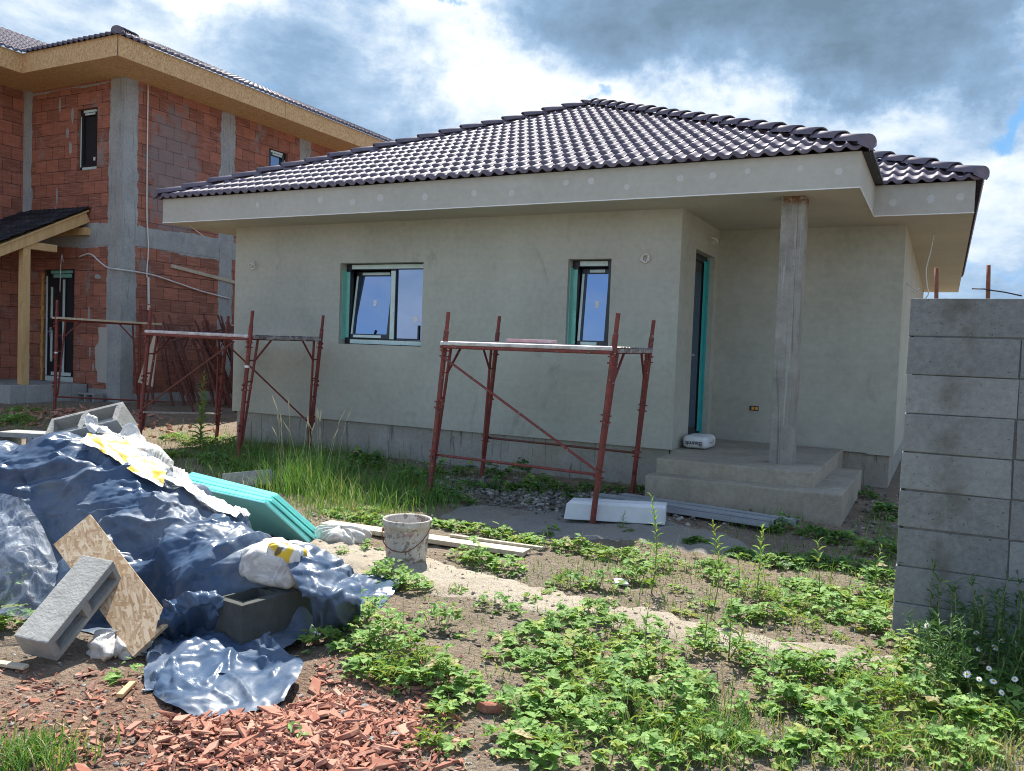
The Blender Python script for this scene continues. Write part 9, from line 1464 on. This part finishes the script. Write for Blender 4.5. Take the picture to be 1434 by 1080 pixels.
for k in range(5):
    q = MB(); r2 = random.Random(k); n_ = 7
    for z_, r0 in ((-.5,.75),(0,1),(.45,.7)):
        for i in range(n_): a = i*6.283/n_; q.v.append((r0*math.cos(a)*r2.uniform(.8,1.2), r0*.75*math.sin(a)*r2.uniform(.8,1.2), z_*r2.uniform(.6,1)))
    q.f = [list(range(n_-1,-1,-1)), list(range(2*n_,3*n_))]+[[j*n_+i, j*n_+(i+1) % n_, (j+1)*n_+(i+1) % n_, (j+1)*n_+i] for j in range(2) for i in range(n_)]; q.m = [0]*len(q.f)
    gs.append(q.mesh('mortar_lump', M['block'], uv=False, bevel=.05))
for (x, y, s_) in ((445,1045,.020),(478,1015,.016),(420,985,.012),(330,1050,.022),(345,1040,.016),(300,1055,.02),(510,1000,.018),(552,1040,.014),(395,1000,.012),(520,1050,.013),(470,1065,.016),(365,1065,.015),(440,1075,.02)):
    p = ZP(x, y, 0); o = bpy.data.objects.new('mortar_lump', gs[rg.randrange(5)]); COL.objects.link(o); o.location = (p.x, p.y, gz(p.x,p.y)+.018); o.scale = (s_*1.2,)*3; o.rotation_euler = (rg.uniform(-.4,.4), rg.uniform(-.4,.4), rg.uniform(0,6))
    tag(o, 'small grey lump of broken mortar among the red brick shards', 'mortar lump', 'grey mortar lumps in the brick rubble')
ck = MB(); rg = random.Random(77)
for c, s_ in (((-1.58,2.99),.045),):
    mb = shard(s_, .05, rg); o = mb.build('brick_chunk', M['shard'], uv=False, bevel=.003); o.location = (c[0], c[1], gz(*c)+.03); o.rotation_euler = (.3,.2,.4)
    tag(o, 'single red brick chunk on bare soil between the weeds', 'brick chunk')
# ------------------------------------------------------------------ gravel and clods
st_ = MB(); rg = random.Random(15)
def pebble(mb, c, s_, rg):
    vs = []
    for z_, r0 in ((-1,.0),(-.5,.8),(.35,.9),(.9,.35)):
        for i in range(5):
            a = i*1.2566+rg.uniform(-.4,.4); vs.append(V(s_*r0*math.cos(a)*rg.uniform(.7,1.3), s_*r0*math.sin(a)*rg.uniform(.7,1.2), s_*.6*z_*rg.uniform(.7,1.2))+c)
    fs = [tuple(range(15,20))]+[(j*5+i, j*5+(i+1) % 5, (j+1)*5+(i+1) % 5, (j+1)*5+i) for j in range(3) for i in range(5)]
    mb.add(vs, fs)
for k in range(2600):
    x = rg.gauss(-3.5,.75); y = rg.gauss(7.75,.38)
    if y > 9.15 or y < 6.7: continue
    pebble(st_, V(x, y, gz(x, y)+rg.uniform(-.002,.03)), rg.choice((.010,.014,.018,.024,.034))*rg.uniform(.7,1.1), rg)
for k in range(420):
    x = rg.uniform(-.75,.6); y = rg.uniform(6.6,11)
    pebble(st_, V(x, y, gz(x, y)+rg.uniform(-.002,.02)), rg.choice((.012,.02,.03))*rg.uniform(.7,1.1), rg)
for k in range(260):
    x = rg.uniform(-7.8,-4.6); y = rg.uniform(8.0,9.1)
    pebble(st_, V(x, y, gz(x, y)+rg.uniform(-.002,.02)), rg.choice((.014,.022,.035))*rg.uniform(.7,1.1), rg)
for k in range(5200):
    p = ZP(rg.uniform(-30,1460), 1100-rg.random()**1.3*370, 0)
    pebble(st_, V(p.x, p.y, gz(p.x, p.y)+rg.uniform(-.003,.004)), rg.choice((.003,.004,.005,.006,.008,.012))*rg.uniform(.7,1.2), rg)
cc_ = MB()
for k in range(900):
    x = rg.uniform(-4.8,.3); y = (4.78 if x < -2.5 else 4.55)+rg.gauss(0,.30)-(.0 if x > -3.4 else (x+3.4)*.55); s_ = rg.choice((.004,.006,.008,.011,.016))
    pebble(cc_, V(x, y, gz(x, y)+.012+rg.uniform(-.004,.006)), s_*rg.uniform(.7,1.2), rg)
tag(cc_.build('cement_crumbs', M['path'], uv=False), 'pale crumbs of broken cement along the path', 'cement crumbs', kind='stuff')
lt = MB()
for k in range(420):
    p = ZP(rg.uniform(-30,1460), 1100-rg.random()**1.3*360, 0); a = rg.uniform(0,6.28); l = rg.uniform(.015,.07); b = V(p.x,p.y,gz(p.x,p.y)+.005)
    lt.tube([b, b+V(math.cos(a)*l*.5, math.sin(a)*l*.5, rg.uniform(0,.008)), b+V(math.cos(a+.3)*l, math.sin(a+.3)*l, rg.uniform(-.002,.004))], rg.uniform(.0007,.0018), 4)
tag(lt.build('dry_litter', M['stem_dry'], uv=False), 'dry straw bits and twigs littering the bare soil', 'litter', kind='stuff')
cl_ = MB()
for k in range(650):
    p = ZP(rg.uniform(-30,1460), 1100-rg.random()**1.2*330, 0)
    pebble(cl_, V(p.x, p.y, gz(p.x, p.y)+rg.uniform(-.006,.004)), rg.choice((.008,.012,.016,.022,.03))*rg.uniform(.7,1.2), rg)
tag(cl_.build('soil_clods', M['soil'], uv=False), 'loose clods of dry brown soil', 'soil', kind='stuff')
tag(st_.build('gravel', M['stone'], uv=False), 'scattered grey gravel and stones on the soil before the house', 'gravel', kind='stuff')
# ------------------------------------------------------------------ plants
def leaflet(mb, b, d, n, L, w_, mi=0, fold=.10, droop=.14):
    s = d.cross(n).normalized(); tip = b+d*L-n*(droop*L)
    if L < .028 or w_ < .3*L:
        m1 = b+d*(.5*L)-n*(.02*L); vs = [b, m1, tip]
        for sg in (1, -1): vs += [b+d*(.22*L)+s*(sg*w_*.43)+n*(fold*L), b+d*(.60*L)+s*(sg*w_*.40)+n*(fold*.5*L)]
        mb.add(vs, [(0,3,1),(1,3,4),(1,4,2),(0,1,5),(1,6,5),(1,2,6)], mi); return
    # toothed and pleated blade
    m1 = b+d*(.34*L)+n*(.01*L); m2 = b+d*(.68*L)-n*(.06*L*(1+droop)); vs = [b, m1, m2, tip]
    for sg in (1, -1):
        vs += [b+d*(.10*L)+s*(sg*w_*.36)+n*(fold*.7*L), b+d*(.30*L)+s*(sg*w_*.40)+n*(fold*.3*L), b+d*(.40*L)+s*(sg*w_*.55)+n*(fold*L), b+d*(.60*L)+s*(sg*w_*.33)+n*(fold*.1*L), b+d*(.72*L)+s*(sg*w_*.38)+n*(fold*.6*L-droop*.2*L)]
    fs = []
    for o_, fl in ((4, False), (9, True)):
        for f in ((0,o_,o_+1),(0,o_+1,1),(1,o_+1,o_+2),(1,o_+2,o_+3),(1,o_+3,2),(2,o_+3,o_+4),(2,o_+4,3)): fs.append(f[::-1] if fl else f)
    mb.add(vs, fs, mi)
def stalk(mb, c, az, rg, L, mi, three=True, lift=.1):
    el = rg.uniform(-.25,.45)+lift; d = V(math.cos(az)*math.cos(el), math.sin(az)*math.cos(el), math.sin(el))
    up = V(rg.gauss(0,.28), rg.gauss(0,.28), 1); n = (up-d*up.dot(d)).normalized(); s = d.cross(n)
    leaflet(mb, c, d, n, L, L*rg.uniform(.62,.8), mi, rg.uniform(.03,.16), rg.uniform(.02,.28))
    if three:
        for sg in (1, -1):
            d2 = (d*.35+s*sg*.9+n*rg.uniform(-.15,.2)).normalized(); n2 = (n-d2*n.dot(d2)).normalized()
            leaflet(mb, c-d*(.12*L), d2, n2, L*.82, L*.56, mi, rg.uniform(.03,.16), rg.uniform(.05,.3))
def clump(mb, cx, cy, Rr, h, rg, L=.05, dens=520, mi=0, y2=.12, mi2=1, base=None):
    Rr *= 1.06; L *= rg.uniform(.72,1.12); n = max(6, int(2.0*dens*math.pi*Rr*Rr)); sq = rg.uniform(.75,1.0); ra = rg.uniform(0,3.14)
    for k in range(n):
        r = Rr*math.sqrt(rg.random())*rg.choice((1,1,.85,1.08)); a = rg.uniform(0,6.283)
        u, v = r*math.cos(a), r*math.sin(a)*sq; x = cx+u*math.cos(ra)-v*math.sin(ra); y = cy+u*math.sin(ra)+v*math.cos(ra)
        lum = 1+.75*noise.noise(V(x*9,y*9,3)); gap = noise.noise(V(x*7,y*7,8))
        if gap < -.33 and rg.random() < .8: continue
        hh = h*max(.12,(1-.75*(r/Rr)**2))*lum*rg.uniform(.45,1.1)
        z = gz(x, y)+max(.008, hh)
        out = math.atan2(y-cy, x-cx)+rg.gauss(0,.9)
        if noise.noise(V(x*2.6,y*2.6,15)) > .22 and rg.random() < .75:   # a second, narrow leaved species in patches
            for q in range(3):
                a2 = rg.uniform(0,6.28); e2 = rg.uniform(.1,1.1); d = V(math.cos(a2)*math.cos(e2), math.sin(a2)*math.cos(e2), math.sin(e2)); n2 = (V(0,0,1)-d*d.z).normalized()
                leaflet(mb, V(x,y,z*.7+gz(x,y)*.3), d, n2, L*rg.uniform(.7,1.5), L*.24, mi2 if rg.random() < .45 else mi, .05, .35)
            continue
        if rg.random() < .02: mb.tube([V(x,y,gz(x,y)), V(x+rg.gauss(0,.03),y+rg.gauss(0,.03),z+rg.uniform(.02,.10))], .0014, 3, False, 4); continue
        stalk(mb, V(x,y,z), out, rg, L*rg.uniform(.5,1.3), 5 if rg.random() < .025 else (mi2 if rg.random() < y2 else mi), rg.random() < .8)
    for k in range(n//5):   # petioles
        r = Rr*.8*math.sqrt(rg.random()); a = rg.uniform(0,6.283); x, y = cx+r*math.cos(a), cy+r*math.sin(a)*sq
        mb.tube([V(cx+.5*r*math.cos(a), cy+.5*r*math.sin(a)*sq, gz(x,y)-.005), V(x,y,gz(x,y)+h*rg.uniform(.3,.8))], .0016, 3, False, 2)
def blade(mb, b, az, L, bend, w_, mi=0, seg=4):
    d = V(math.cos(az), math.sin(az), 0); s = V(-d.y, d.x, 0); vs = []; fs = []
    p = Vector(b); ang = R(88)-bend*.15
    for i in range(seg+1):
        t = i/seg; ww = w_*(1-t**1.6)*.5+.0003; vs += [p-s*ww, p+s*ww]
        ang -= bend/seg*(.4+1.2*t); p = p+(d*math.cos(ang)+V(0,0,1)*math.sin(ang))*(L/seg)
    for i in range(seg): fs.append((2*i, 2*i+1, 2*i+3, 2*i+2))
    mb.add(vs, fs, mi)
LM = [M['leaf'], M['leaf_y'], M['stem'], M['leaf_d'], M['stem_dry'], M['straw']]
GM = [M['grass'], M['straw'], M['leaf_y']]
# --- masses that read as one carpet: (photo px x, y, radius m, height m)
def carpet(name, label, spots, seed, **kw):
    mb = MB(); rg = random.Random(seed)
    for x, y, r, h in spots:
        p = ZP(x, y, 0); clump(mb, p.x, p.y, r, h, rg, **kw)
    return tag(mb.build(name, LM, uv=False), label, 'weeds', kind='stuff')
carpet('weed_carpet', 'carpet of fresh green bramble leaves between tarp flap and brick rubble',
 [(448,912,.11,.10),(470,895,.12,.13),(500,885,.14,.16),(530,900,.14,.16),(545,925,.16,.16),(575,945,.15,.15),(600,960,.15,.14),(635,975,.15,.12),(560,965,.13,.12),(505,930,.13,.13),(650,990,.11,.09),(625,1010,.09,.06),(520,955,.11,.09),(598,1045,.07,.05),(632,1048,.06,.04)], 1, L=.052)
carpet('weed_carpet', 'broad carpet of green bramble leaves in the middle of the foreground',
 [(760,895,.13,.09),(740,915,.12,.08),(790,880,.12,.10),(830,870,.12,.10),(855,895,.15,.12),(800,925,.16,.12),(770,945,.14,.10),(730,935,.10,.07),(840,930,.16,.13),(900,925,.16,.15),(880,960,.18,.15),(830,975,.17,.13),(780,985,.16,.11),(730,1000,.12,.08),(720,1045,.12,.08),(760,1060,.15,.09),(810,1025,.17,.12),(870,1015,.18,.14),(930,1000,.17,.14),(960,965,.13,.12),(925,945,.13,.12),(950,1040,.17,.11),(890,1065,.18,.12),(1000,1060,.16,.09),(705,905,.07,.05),(980,920,.11,.10),(1005,905,.10,.09)], 2, L=.05, dens=430)
carpet('weed_carpet', 'carpet of bramble leaves spreading on the right side below the path',
 [(1045,925,.12,.10),(1075,940,.14,.12),(1110,945,.16,.13),(1150,955,.17,.14),(1190,965,.17,.14),(1090,975,.15,.12),(1060,1000,.10,.07),(1130,995,.16,.11),(1180,1010,.17,.11),(1225,945,.15,.12),(1250,985,.18,.13),(1300,990,.18,.13),(1210,1050,.17,.09),(1270,1040,.16,.09),(1350,1010,.18,.13),(1400,1020,.17,.12),(1340,1060,.16,.08),(1140,1055,.13,.06),(1290,945,.15,.16),(1265,915,.12,.13),(1310,925,.14,.18),(1345,970,.16,.15),(1395,985,.16,.14),(1425,1000,.15,.12),(1080,1050,.12,.05)], 3, L=.05, dens=400)
carpet('weed_carpet', 'carpet of weeds along the far edge of the cement path beside the block wall',
 [(1120,855,.15,.11),(1150,835,.15,.10),(1160,865,.15,.10),(1190,850,.16,.11),(1200,875,.13,.09),(1225,860,.15,.12),(1235,885,.12,.10),(1085,845,.13,.10),(1105,825,.12,.08),(1215,835,.13,.09),(1245,840,.10,.10)], 4, L=.048, dens=430)
carpet('weed_carpet', 'band of low sunlit weeds along the edge of the house shadow',
 [(640,742,.12,.06),(668,746,.12,.07),(700,752,.13,.08),(735,760,.13,.07),(770,768,.14,.08),(800,772,.14,.09),(830,778,.15,.10),(865,785,.14,.09),(610,738,.10,.05),(560,738,.13,.06),(530,735,.13,.06),(500,728,.14,.05),(470,722,.14,.05),(515,718,.12,.05),(895,790,.13,.09)], 6, L=.052, dens=520, y2=.3)
# --- single clumps
def weed(x, y, r, h, label, seed, group='separate leafy weed clumps', L=.05, dens=480, y2=.12, mats=None):
    p = ZP(x, y, 0); mb = MB(); clump(mb, p.x, p.y, r, h, random.Random(seed), L=L, dens=dens, y2=y2)
    o = mb.build('leafy_weed', mats or LM, uv=False)
    return tag(o, label, 'weed', group)
weed(615,893,.13,.15,'bushy weed clump alone on bare soil right of the tarp corner',31)
weed(690,855,.11,.08,'sparse weed clump growing on the cement path behind the bare soil',32,dens=330)
weed(722,868,.07,.08,'small weed clump at the near edge of the path',33,dens=330)
weed(545,812,.15,.11,'weed clump in front of the bucket',34); weed(575,825,.13,.10,'weed clump on the path edge just right of the front of the bucket',35)
weed(512,858,.08,.07,'yellowish weed clump between tarp corner and bucket',36,y2=.8)
weed(672,790,.15,.12,'leafy weed clump at the near edge of the timber plank',37); weed(712,800,.13,.11,'leafy weed clump at the right end of the timber plank',38)
weed(650,782,.10,.09,'low weed clump touching the front of the timber plank',39)
weed(800,822,.13,.13,'rounded weed clump standing on the far edge of the path',40); weed(835,826,.09,.10,'smaller weed clump beside the rounded one on the path edge',41)
weed(890,815,.14,.13,'weed clump around the foot of the tall stem behind the path',42); weed(925,800,.12,.10,'weed clump behind the white tile offcut',43)
weed(1010,815,.14,.11,'weed clump around the thin reddish stems behind the path',44); weed(1055,835,.14,.13,'dense weed clump around the middle tall stem behind the path',45); weed(1040,868,.11,.10,'weed clump at the path edge below the middle tall stem',46); weed(1075,870,.12,.10,'weed clump drooping over the far path edge',47)
weed(915,900,.12,.10,'weed clump on the near path edge with a bare stem',48,dens=330); weed(985,900,.11,.10,'weed clump on the near path edge by the forked stem',49,dens=380)
weed(960,862,.07,.04,'yellow weed tuft lying on the path',50,y2=.95,dens=300)
weed(180,945,.07,.06,'small nettle clump between the chipboard corner and timber offcut',51); weed(425,1048,.045,.05,'tiny green sprout in the brick rubble',52)
weed(12,850,.12,.22,'green vine leaves under the clear plastic at the left edge',53,L=.06); weed(20,880,.10,.08,'dark leafy weed below the clear plastic at the left edge',54,L=.055)
weed(770,745,.10,.06,'low weed in the shade at the near edge of the cement patch',55); weed(872,745,.06,.05,'small grey green weed against the white foam beam',56,dens=300)
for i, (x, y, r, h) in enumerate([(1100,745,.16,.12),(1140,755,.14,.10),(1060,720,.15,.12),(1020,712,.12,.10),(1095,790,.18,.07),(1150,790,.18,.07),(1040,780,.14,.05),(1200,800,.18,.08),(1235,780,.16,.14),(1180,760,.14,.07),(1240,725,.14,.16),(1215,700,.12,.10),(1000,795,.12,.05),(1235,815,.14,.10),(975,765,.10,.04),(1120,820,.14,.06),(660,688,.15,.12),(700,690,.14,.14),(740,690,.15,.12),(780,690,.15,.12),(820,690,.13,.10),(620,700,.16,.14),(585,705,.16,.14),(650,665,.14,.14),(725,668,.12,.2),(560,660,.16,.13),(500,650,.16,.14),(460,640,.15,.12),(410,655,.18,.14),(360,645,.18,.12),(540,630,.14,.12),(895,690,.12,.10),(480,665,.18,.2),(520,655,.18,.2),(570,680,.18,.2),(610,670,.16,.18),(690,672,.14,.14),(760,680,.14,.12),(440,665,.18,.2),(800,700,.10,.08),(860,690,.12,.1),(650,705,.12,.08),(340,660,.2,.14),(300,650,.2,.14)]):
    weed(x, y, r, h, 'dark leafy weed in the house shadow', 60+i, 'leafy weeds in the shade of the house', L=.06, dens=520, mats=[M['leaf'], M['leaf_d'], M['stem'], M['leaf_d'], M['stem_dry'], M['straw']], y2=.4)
for i, (x, y, r, h) in enumerate([(250,618,.25,.12),(280,628,.28,.14),(310,618,.25,.12),(330,632,.22,.10),(240,640,.25,.08)]):
    weed(x, y, r, h, 'sunlit weed in the gap between the two houses', 120+i, 'weeds between the houses', L=.07, dens=190, y2=.3)
for i, (x, y, r, h) in enumerate([(20,600,.35,.10),(35,590,.3,.08),(5,575,.2,.3)]):
    weed(x, y, r, h, 'green weed in front of the porch of the brick house', 130+i, 'weeds by the brick house porch', L=.08, dens=150, y2=.3)
for i, (x, y, r, h) in enumerate([(950,830,.09,.06),(965,800,.10,.06),(985,850,.08,.05),(1100,870,.10,.07),(1130,880,.10,.07),(770,835,.07,.05),(850,850,.07,.05),(745,845,.07,.05),(1010,880,.08,.06),(870,830,.07,.06),(640,830,.06,.04),(655,905,.05,.04),(690,930,.06,.05),(1165,895,.08,.05),(905,770,.10,.06),(940,785,.10,.06),(610,760,.08,.05),(520,770,.08,.05),(480,775,.07,.05)]):
    weed(x, y, r, h, 'low young weed sprouting from the sunlit soil around the path', 200+i, 'low weeds around the path', L=.04, dens=420, y2=.3)
# --- grass
def grass(name, label, spec, seed, kind='stuff', cat='grass', stalks=0):
    mb = MB(); rg = random.Random(seed)
    for (x, y, sx, sy, n, L, pal) in spec:
        for k in range(n):
            p = ZP(rg.gauss(x, sx), min(1100, rg.gauss(y, sy)), 0)
            if p.y > 9.2 and p.x > -9.4: continue
            if -2.7 < p.x < -.7 and p.y > 8.1: continue
            if p.y < 1.2: continue
            blade(mb, (p.x, p.y, gz(p.x, p.y)-.004), rg.uniform(0,6.283), L*rg.uniform(.45,1.25), rg.uniform(.3,1.5), rg.uniform(.003,.007), 1 if rg.random() < pal else (2 if rg.random() < .15 else 0))
    return tag(mb.build(name, GM, uv=False), label, cat, kind=kind)
grass('grass', 'meadow grass growing along the front of the plastered house',
 [(300,640,40,14,700,.20,.08),(350,660,40,14,900,.24,.08),(410,665,35,18,1500,.30,.08),(455,685,26,18,1100,.34,.10),(520,690,35,16,1100,.26,.06),(570,690,30,14,700,.24,.05),(610,700,25,10,350,.2,.05),(480,640,70,8,900,.2,.05),(380,630,40,8,500,.18,.05),(480,715,35,10,700,.10,.3),(545,725,30,8,350,.09,.2)], 1)
grass('grass', 'short mixed grass among the weeds in the right foreground',
 [(1290,1040,80,30,1300,.07,.5),(1380,1050,40,25,700,.08,.4),(960,1040,55,26,500,.11,.1),(1020,1020,25,25,200,.10,.2),(1180,1050,60,25,450,.05,.35),(1310,960,35,20,300,.09,.2),(1060,1000,30,40,160,.06,.4),(800,800,110,14,420,.06,.2),(960,835,90,16,420,.06,.2),(1120,850,80,22,420,.06,.2),(640,860,70,20,160,.05,.3),(880,880,120,20,260,.05,.3),(1100,910,110,16,260,.05,.25),(700,960,30,30,120,.05,.3)], 2)
grass('grass', 'green grass tufts at the lower left corner on the rubble', [(35,1065,30,12,420,.09,.12),(60,1045,30,14,120,.07,.1),(100,1060,24,18,50,.12,.1)], 3)
grass('grass', 'thin shaded grass between the steps and the block wall', [(1110,790,70,22,420,.09,.05),(1190,790,40,30,320,.09,.05),(1240,760,15,40,220,.14,.05),(1090,735,40,10,200,.16,.05),(760,690,50,8,200,.16,.04),(900,800,60,10,220,.07,.2),(930,790,60,10,160,.07,.2)], 4)
grass('grass', 'bright grass patch in front of the brick house porch', [(30,600,25,8,500,.16,.15),(90,590,30,6,120,.12,.2),(285,622,40,10,420,.16,.15)], 5)
# tall seeding tuft
tf = MB(); rg = random.Random(4); c = ZP(425,690,0)
for k in range(420):
    x, y = rg.gauss(c.x,.16), rg.gauss(c.y,.14); blade(tf, (x,y,gz(x,y)-.01), rg.uniform(0,6.28), rg.uniform(.24,.52), rg.uniform(.2,1.1), rg.uniform(.004,.008), 1 if rg.random() < .06 else 0, 6)
tft = tag(tf.build('grass_tuft', GM, uv=False), 'tall seeding grass tuft beside the end of the turquoise boards', 'grass tuft')
sd_ = MB()
for k in range(16):
    a = rg.uniform(0,6.28); x, y = rg.gauss(c.x,.2), rg.gauss(c.y,.2); l = rg.uniform(.62,.98); bx = V(math.cos(a),math.sin(a),0)*l*rg.uniform(.1,.35)
    p0 = V(x,y,gz(x,y)); p1 = p0+bx*.3+V(0,0,l*.5); p2 = p0+bx*.7+V(0,0,l*.85); p3 = p0+bx*1.1+V(0,0,l)
    sd_.tube([p0,p1,p2], .0018, 4, False); sd_.tube([p2, lp(p2,p3,.5), p3], [.003,.0065,.002], 5)
sd_.build('seed_head', M['stem_dry'], tft, uv=False)
# tall weeds
def tall(x, y, h, label, seed, lean=(0,0), leafL=.07, nl=26, start=.3, fork=False, group='tall upright weed stems'):
    p = ZP(x, y, 0); rg = random.Random(seed); T = empty('tall_weed', (p.x, p.y, gz(p.x, p.y)), label, 'weed', group)
    st_ = MB(); lf = MB(); o_ = V(p.x, p.y, gz(p.x,p.y)-.01)
    tops = [V(lean[0], lean[1], h)]
    if fork: tops.append(V(lean[0]+.08, lean[1]-.03, h*.72))
    for tp in tops:
        side = V(rg.gauss(0,.02), rg.gauss(0,.02), 0); P_ = lambda t: o_+tp*t+side*math.sin(t*3.1)
        st_.tube([P_(i/7) for i in range(8)], [.0042-.003*i/7 for i in range(8)], 5)
        for k in range(nl):
            t = start+(1-start)*(k+rg.random())/nl; a = k*2.4+rg.uniform(-.4,.4); e = .35+.75*t
            d = V(math.cos(a)*math.cos(e), math.sin(a)*math.cos(e), math.sin(e)); n = (V(0,0,1)-d*d.z).normalized(); L_ = leafL*(1.25-.75*t)*rg.uniform(.7,1.2)
            leaflet(lf, P_(t), d, n, L_, L_*.26, 1 if rg.random() < .35 else 0, .06, .3)
    st_.build('stem', M['stem'], T, smooth=True, uv=False); lf.build('foliage', [M['leaf'], M['leaf_y']], T, uv=False)
tall(912,832,.62,'tallest leafy weed stem in front of the white foam beam',1,(-.03,0),.085,34,.15)
tall(995,866,.55,'thin tall weed stem with a reddish foot and leafy top behind the path',2,(-.02,.02),.09,20,.5)
tall(1057,850,.50,'tall weed stem with pointed leaves in the middle of the far weeds',3,(.02,0),.10,24,.35)
tall(1148,845,.40,'slim weed stem with few leaves near the block wall',4,(-.03,0),.09,9,.55)
tall(915,955,.40,'bare dark stem with two leaves rising in front of the path',5,(-.03,0),.08,4,.55)
tall(1020,925,.34,'forked leafy stem on the near edge of the path',6,(.0,0),.08,10,.25,True)
tall(985,925,.36,'thin weed stem just left of the forked stem',7,(.02,0),.05,12,.3)
tall(1030,835,.26,'short spear leaved weed stem behind the path',8,(0,0),.10,8,.3)
tall(280,630,1.05,'tall branching weed in the sunlit gap beside the plastered house',9,(.05,0),.15,40,.1,True)
tall(875,742,.17,'small upright weed sprouting before the white foam beam',10,(0,0),.05,16,.1)
tall(1230,830,.34,'weed stem in the shade at the edge of the block wall',11,(.01,0),.08,8,.4)
tall(1300,900,.34,'flowering weed stem close to the face of the block wall',12,(.03,0),.06,16,.2,True)
tall(710,655,.42,'weed stem standing against the plinth behind the scaffold',13,(.0,0),.12,16,.15)
# dark feathery growth and daisies against the block wall
fm_ = MB(); rg = random.Random(6)
for k in range(190):
    x = rg.uniform(.0,1.1); y = rg.uniform(4.2,4.95); y = min(y, 4.94); h = rg.uniform(.22,.48)*(1 if y > 4.5 else .75)
    b = V(x,y,gz(x,y)); t = b+V(rg.gauss(0,.05),rg.gauss(0,.05),h); fm_.tube([b, lp(b,t,.5)+V(rg.gauss(0,.01),0,0), t], .0022, 4, False, 1)
    for q in range(34):
        u = rg.uniform(.15,1); p = lp(b,t,u); a = rg.uniform(0,6.28); e = rg.uniform(.1,1.1); d = V(math.cos(a)*math.cos(e), math.sin(a)*math.cos(e), math.sin(e)); n = (V(0,0,1)-d*d.z).normalized(); leaflet(fm_, p, d, n, rg.uniform(.03,.07), .009, 0, .02, .2)
tag(fm_.build('feathery_weeds', [M['leaf_d'], M['stem']], uv=False), 'mass of dark feathery camomile foliage growing against the block wall', 'weeds', kind='stuff')
def daisy(c, r0, nrm):
    T = empty('daisy', (c.x, c.y, gz(c.x, c.y)), 'white daisy flower standing in the shaded weeds before the block wall', 'daisy', 'white daisies by the block wall')
    s = MB(); s.tube([V(c.x+.02,c.y+.02,gz(c.x,c.y)), lp(V(c.x+.02,c.y+.02,gz(c.x,c.y)), c, .6)+V(.008,0,0), c], .0018, 4); s.build('stem', M['stem'], T, uv=False)
    n = Vector(nrm).normalized(); a = n.cross(V(0,0,1)).normalized(); b = n.cross(a); pt = MB()
    for i in range(13):
        w_ = i*6.283/13; d = (a*math.cos(w_)+b*math.sin(w_)-n*.12).normalized(); sd2 = n.cross(d)
        pt.add([c+d*r0*.25-sd2*r0*.08, c+d*r0*.7-sd2*r0*.16, c+d*r0-sd2*r0*.06, c+d*r0+sd2*r0*.06, c+d*r0*.7+sd2*r0*.16, c+d*r0*.25+sd2*r0*.08], [(0,1,2,3,4,5)])
    pt.build('petals', M['petal'], T, uv=False)
    y = MB(); y.lathe((0,0,0), [(r0*.34,0),(r0*.30,r0*.12),(r0*.16,r0*.2),(.0005,r0*.22)], 10)
    q = n.to_track_quat('Z','Y'); y.v = [tuple(q @ Vector(p)+c) for p in y.v]; y.build('flower_centre', M['pollen'], T, smooth=True, uv=False)
for i, (x, y, dp_) in enumerate([(1367,886,4.35),(1371,909,4.25),(1394,907,4.25),(1403,898,4.3),(1420,900,4.3),(1385,936,4.1),(1354,944,4.05),(1371,951,4.0),(1391,954,4.0),(1403,970,3.95),(1421,951,4.0),(1298,876,4.3)]):
    rg = random.Random(i+50); daisy(PX(x, y, dp_-.36), rg.uniform(.012,.018), (rg.gauss(-.1,.3), -.7+rg.gauss(0,.2), .7))
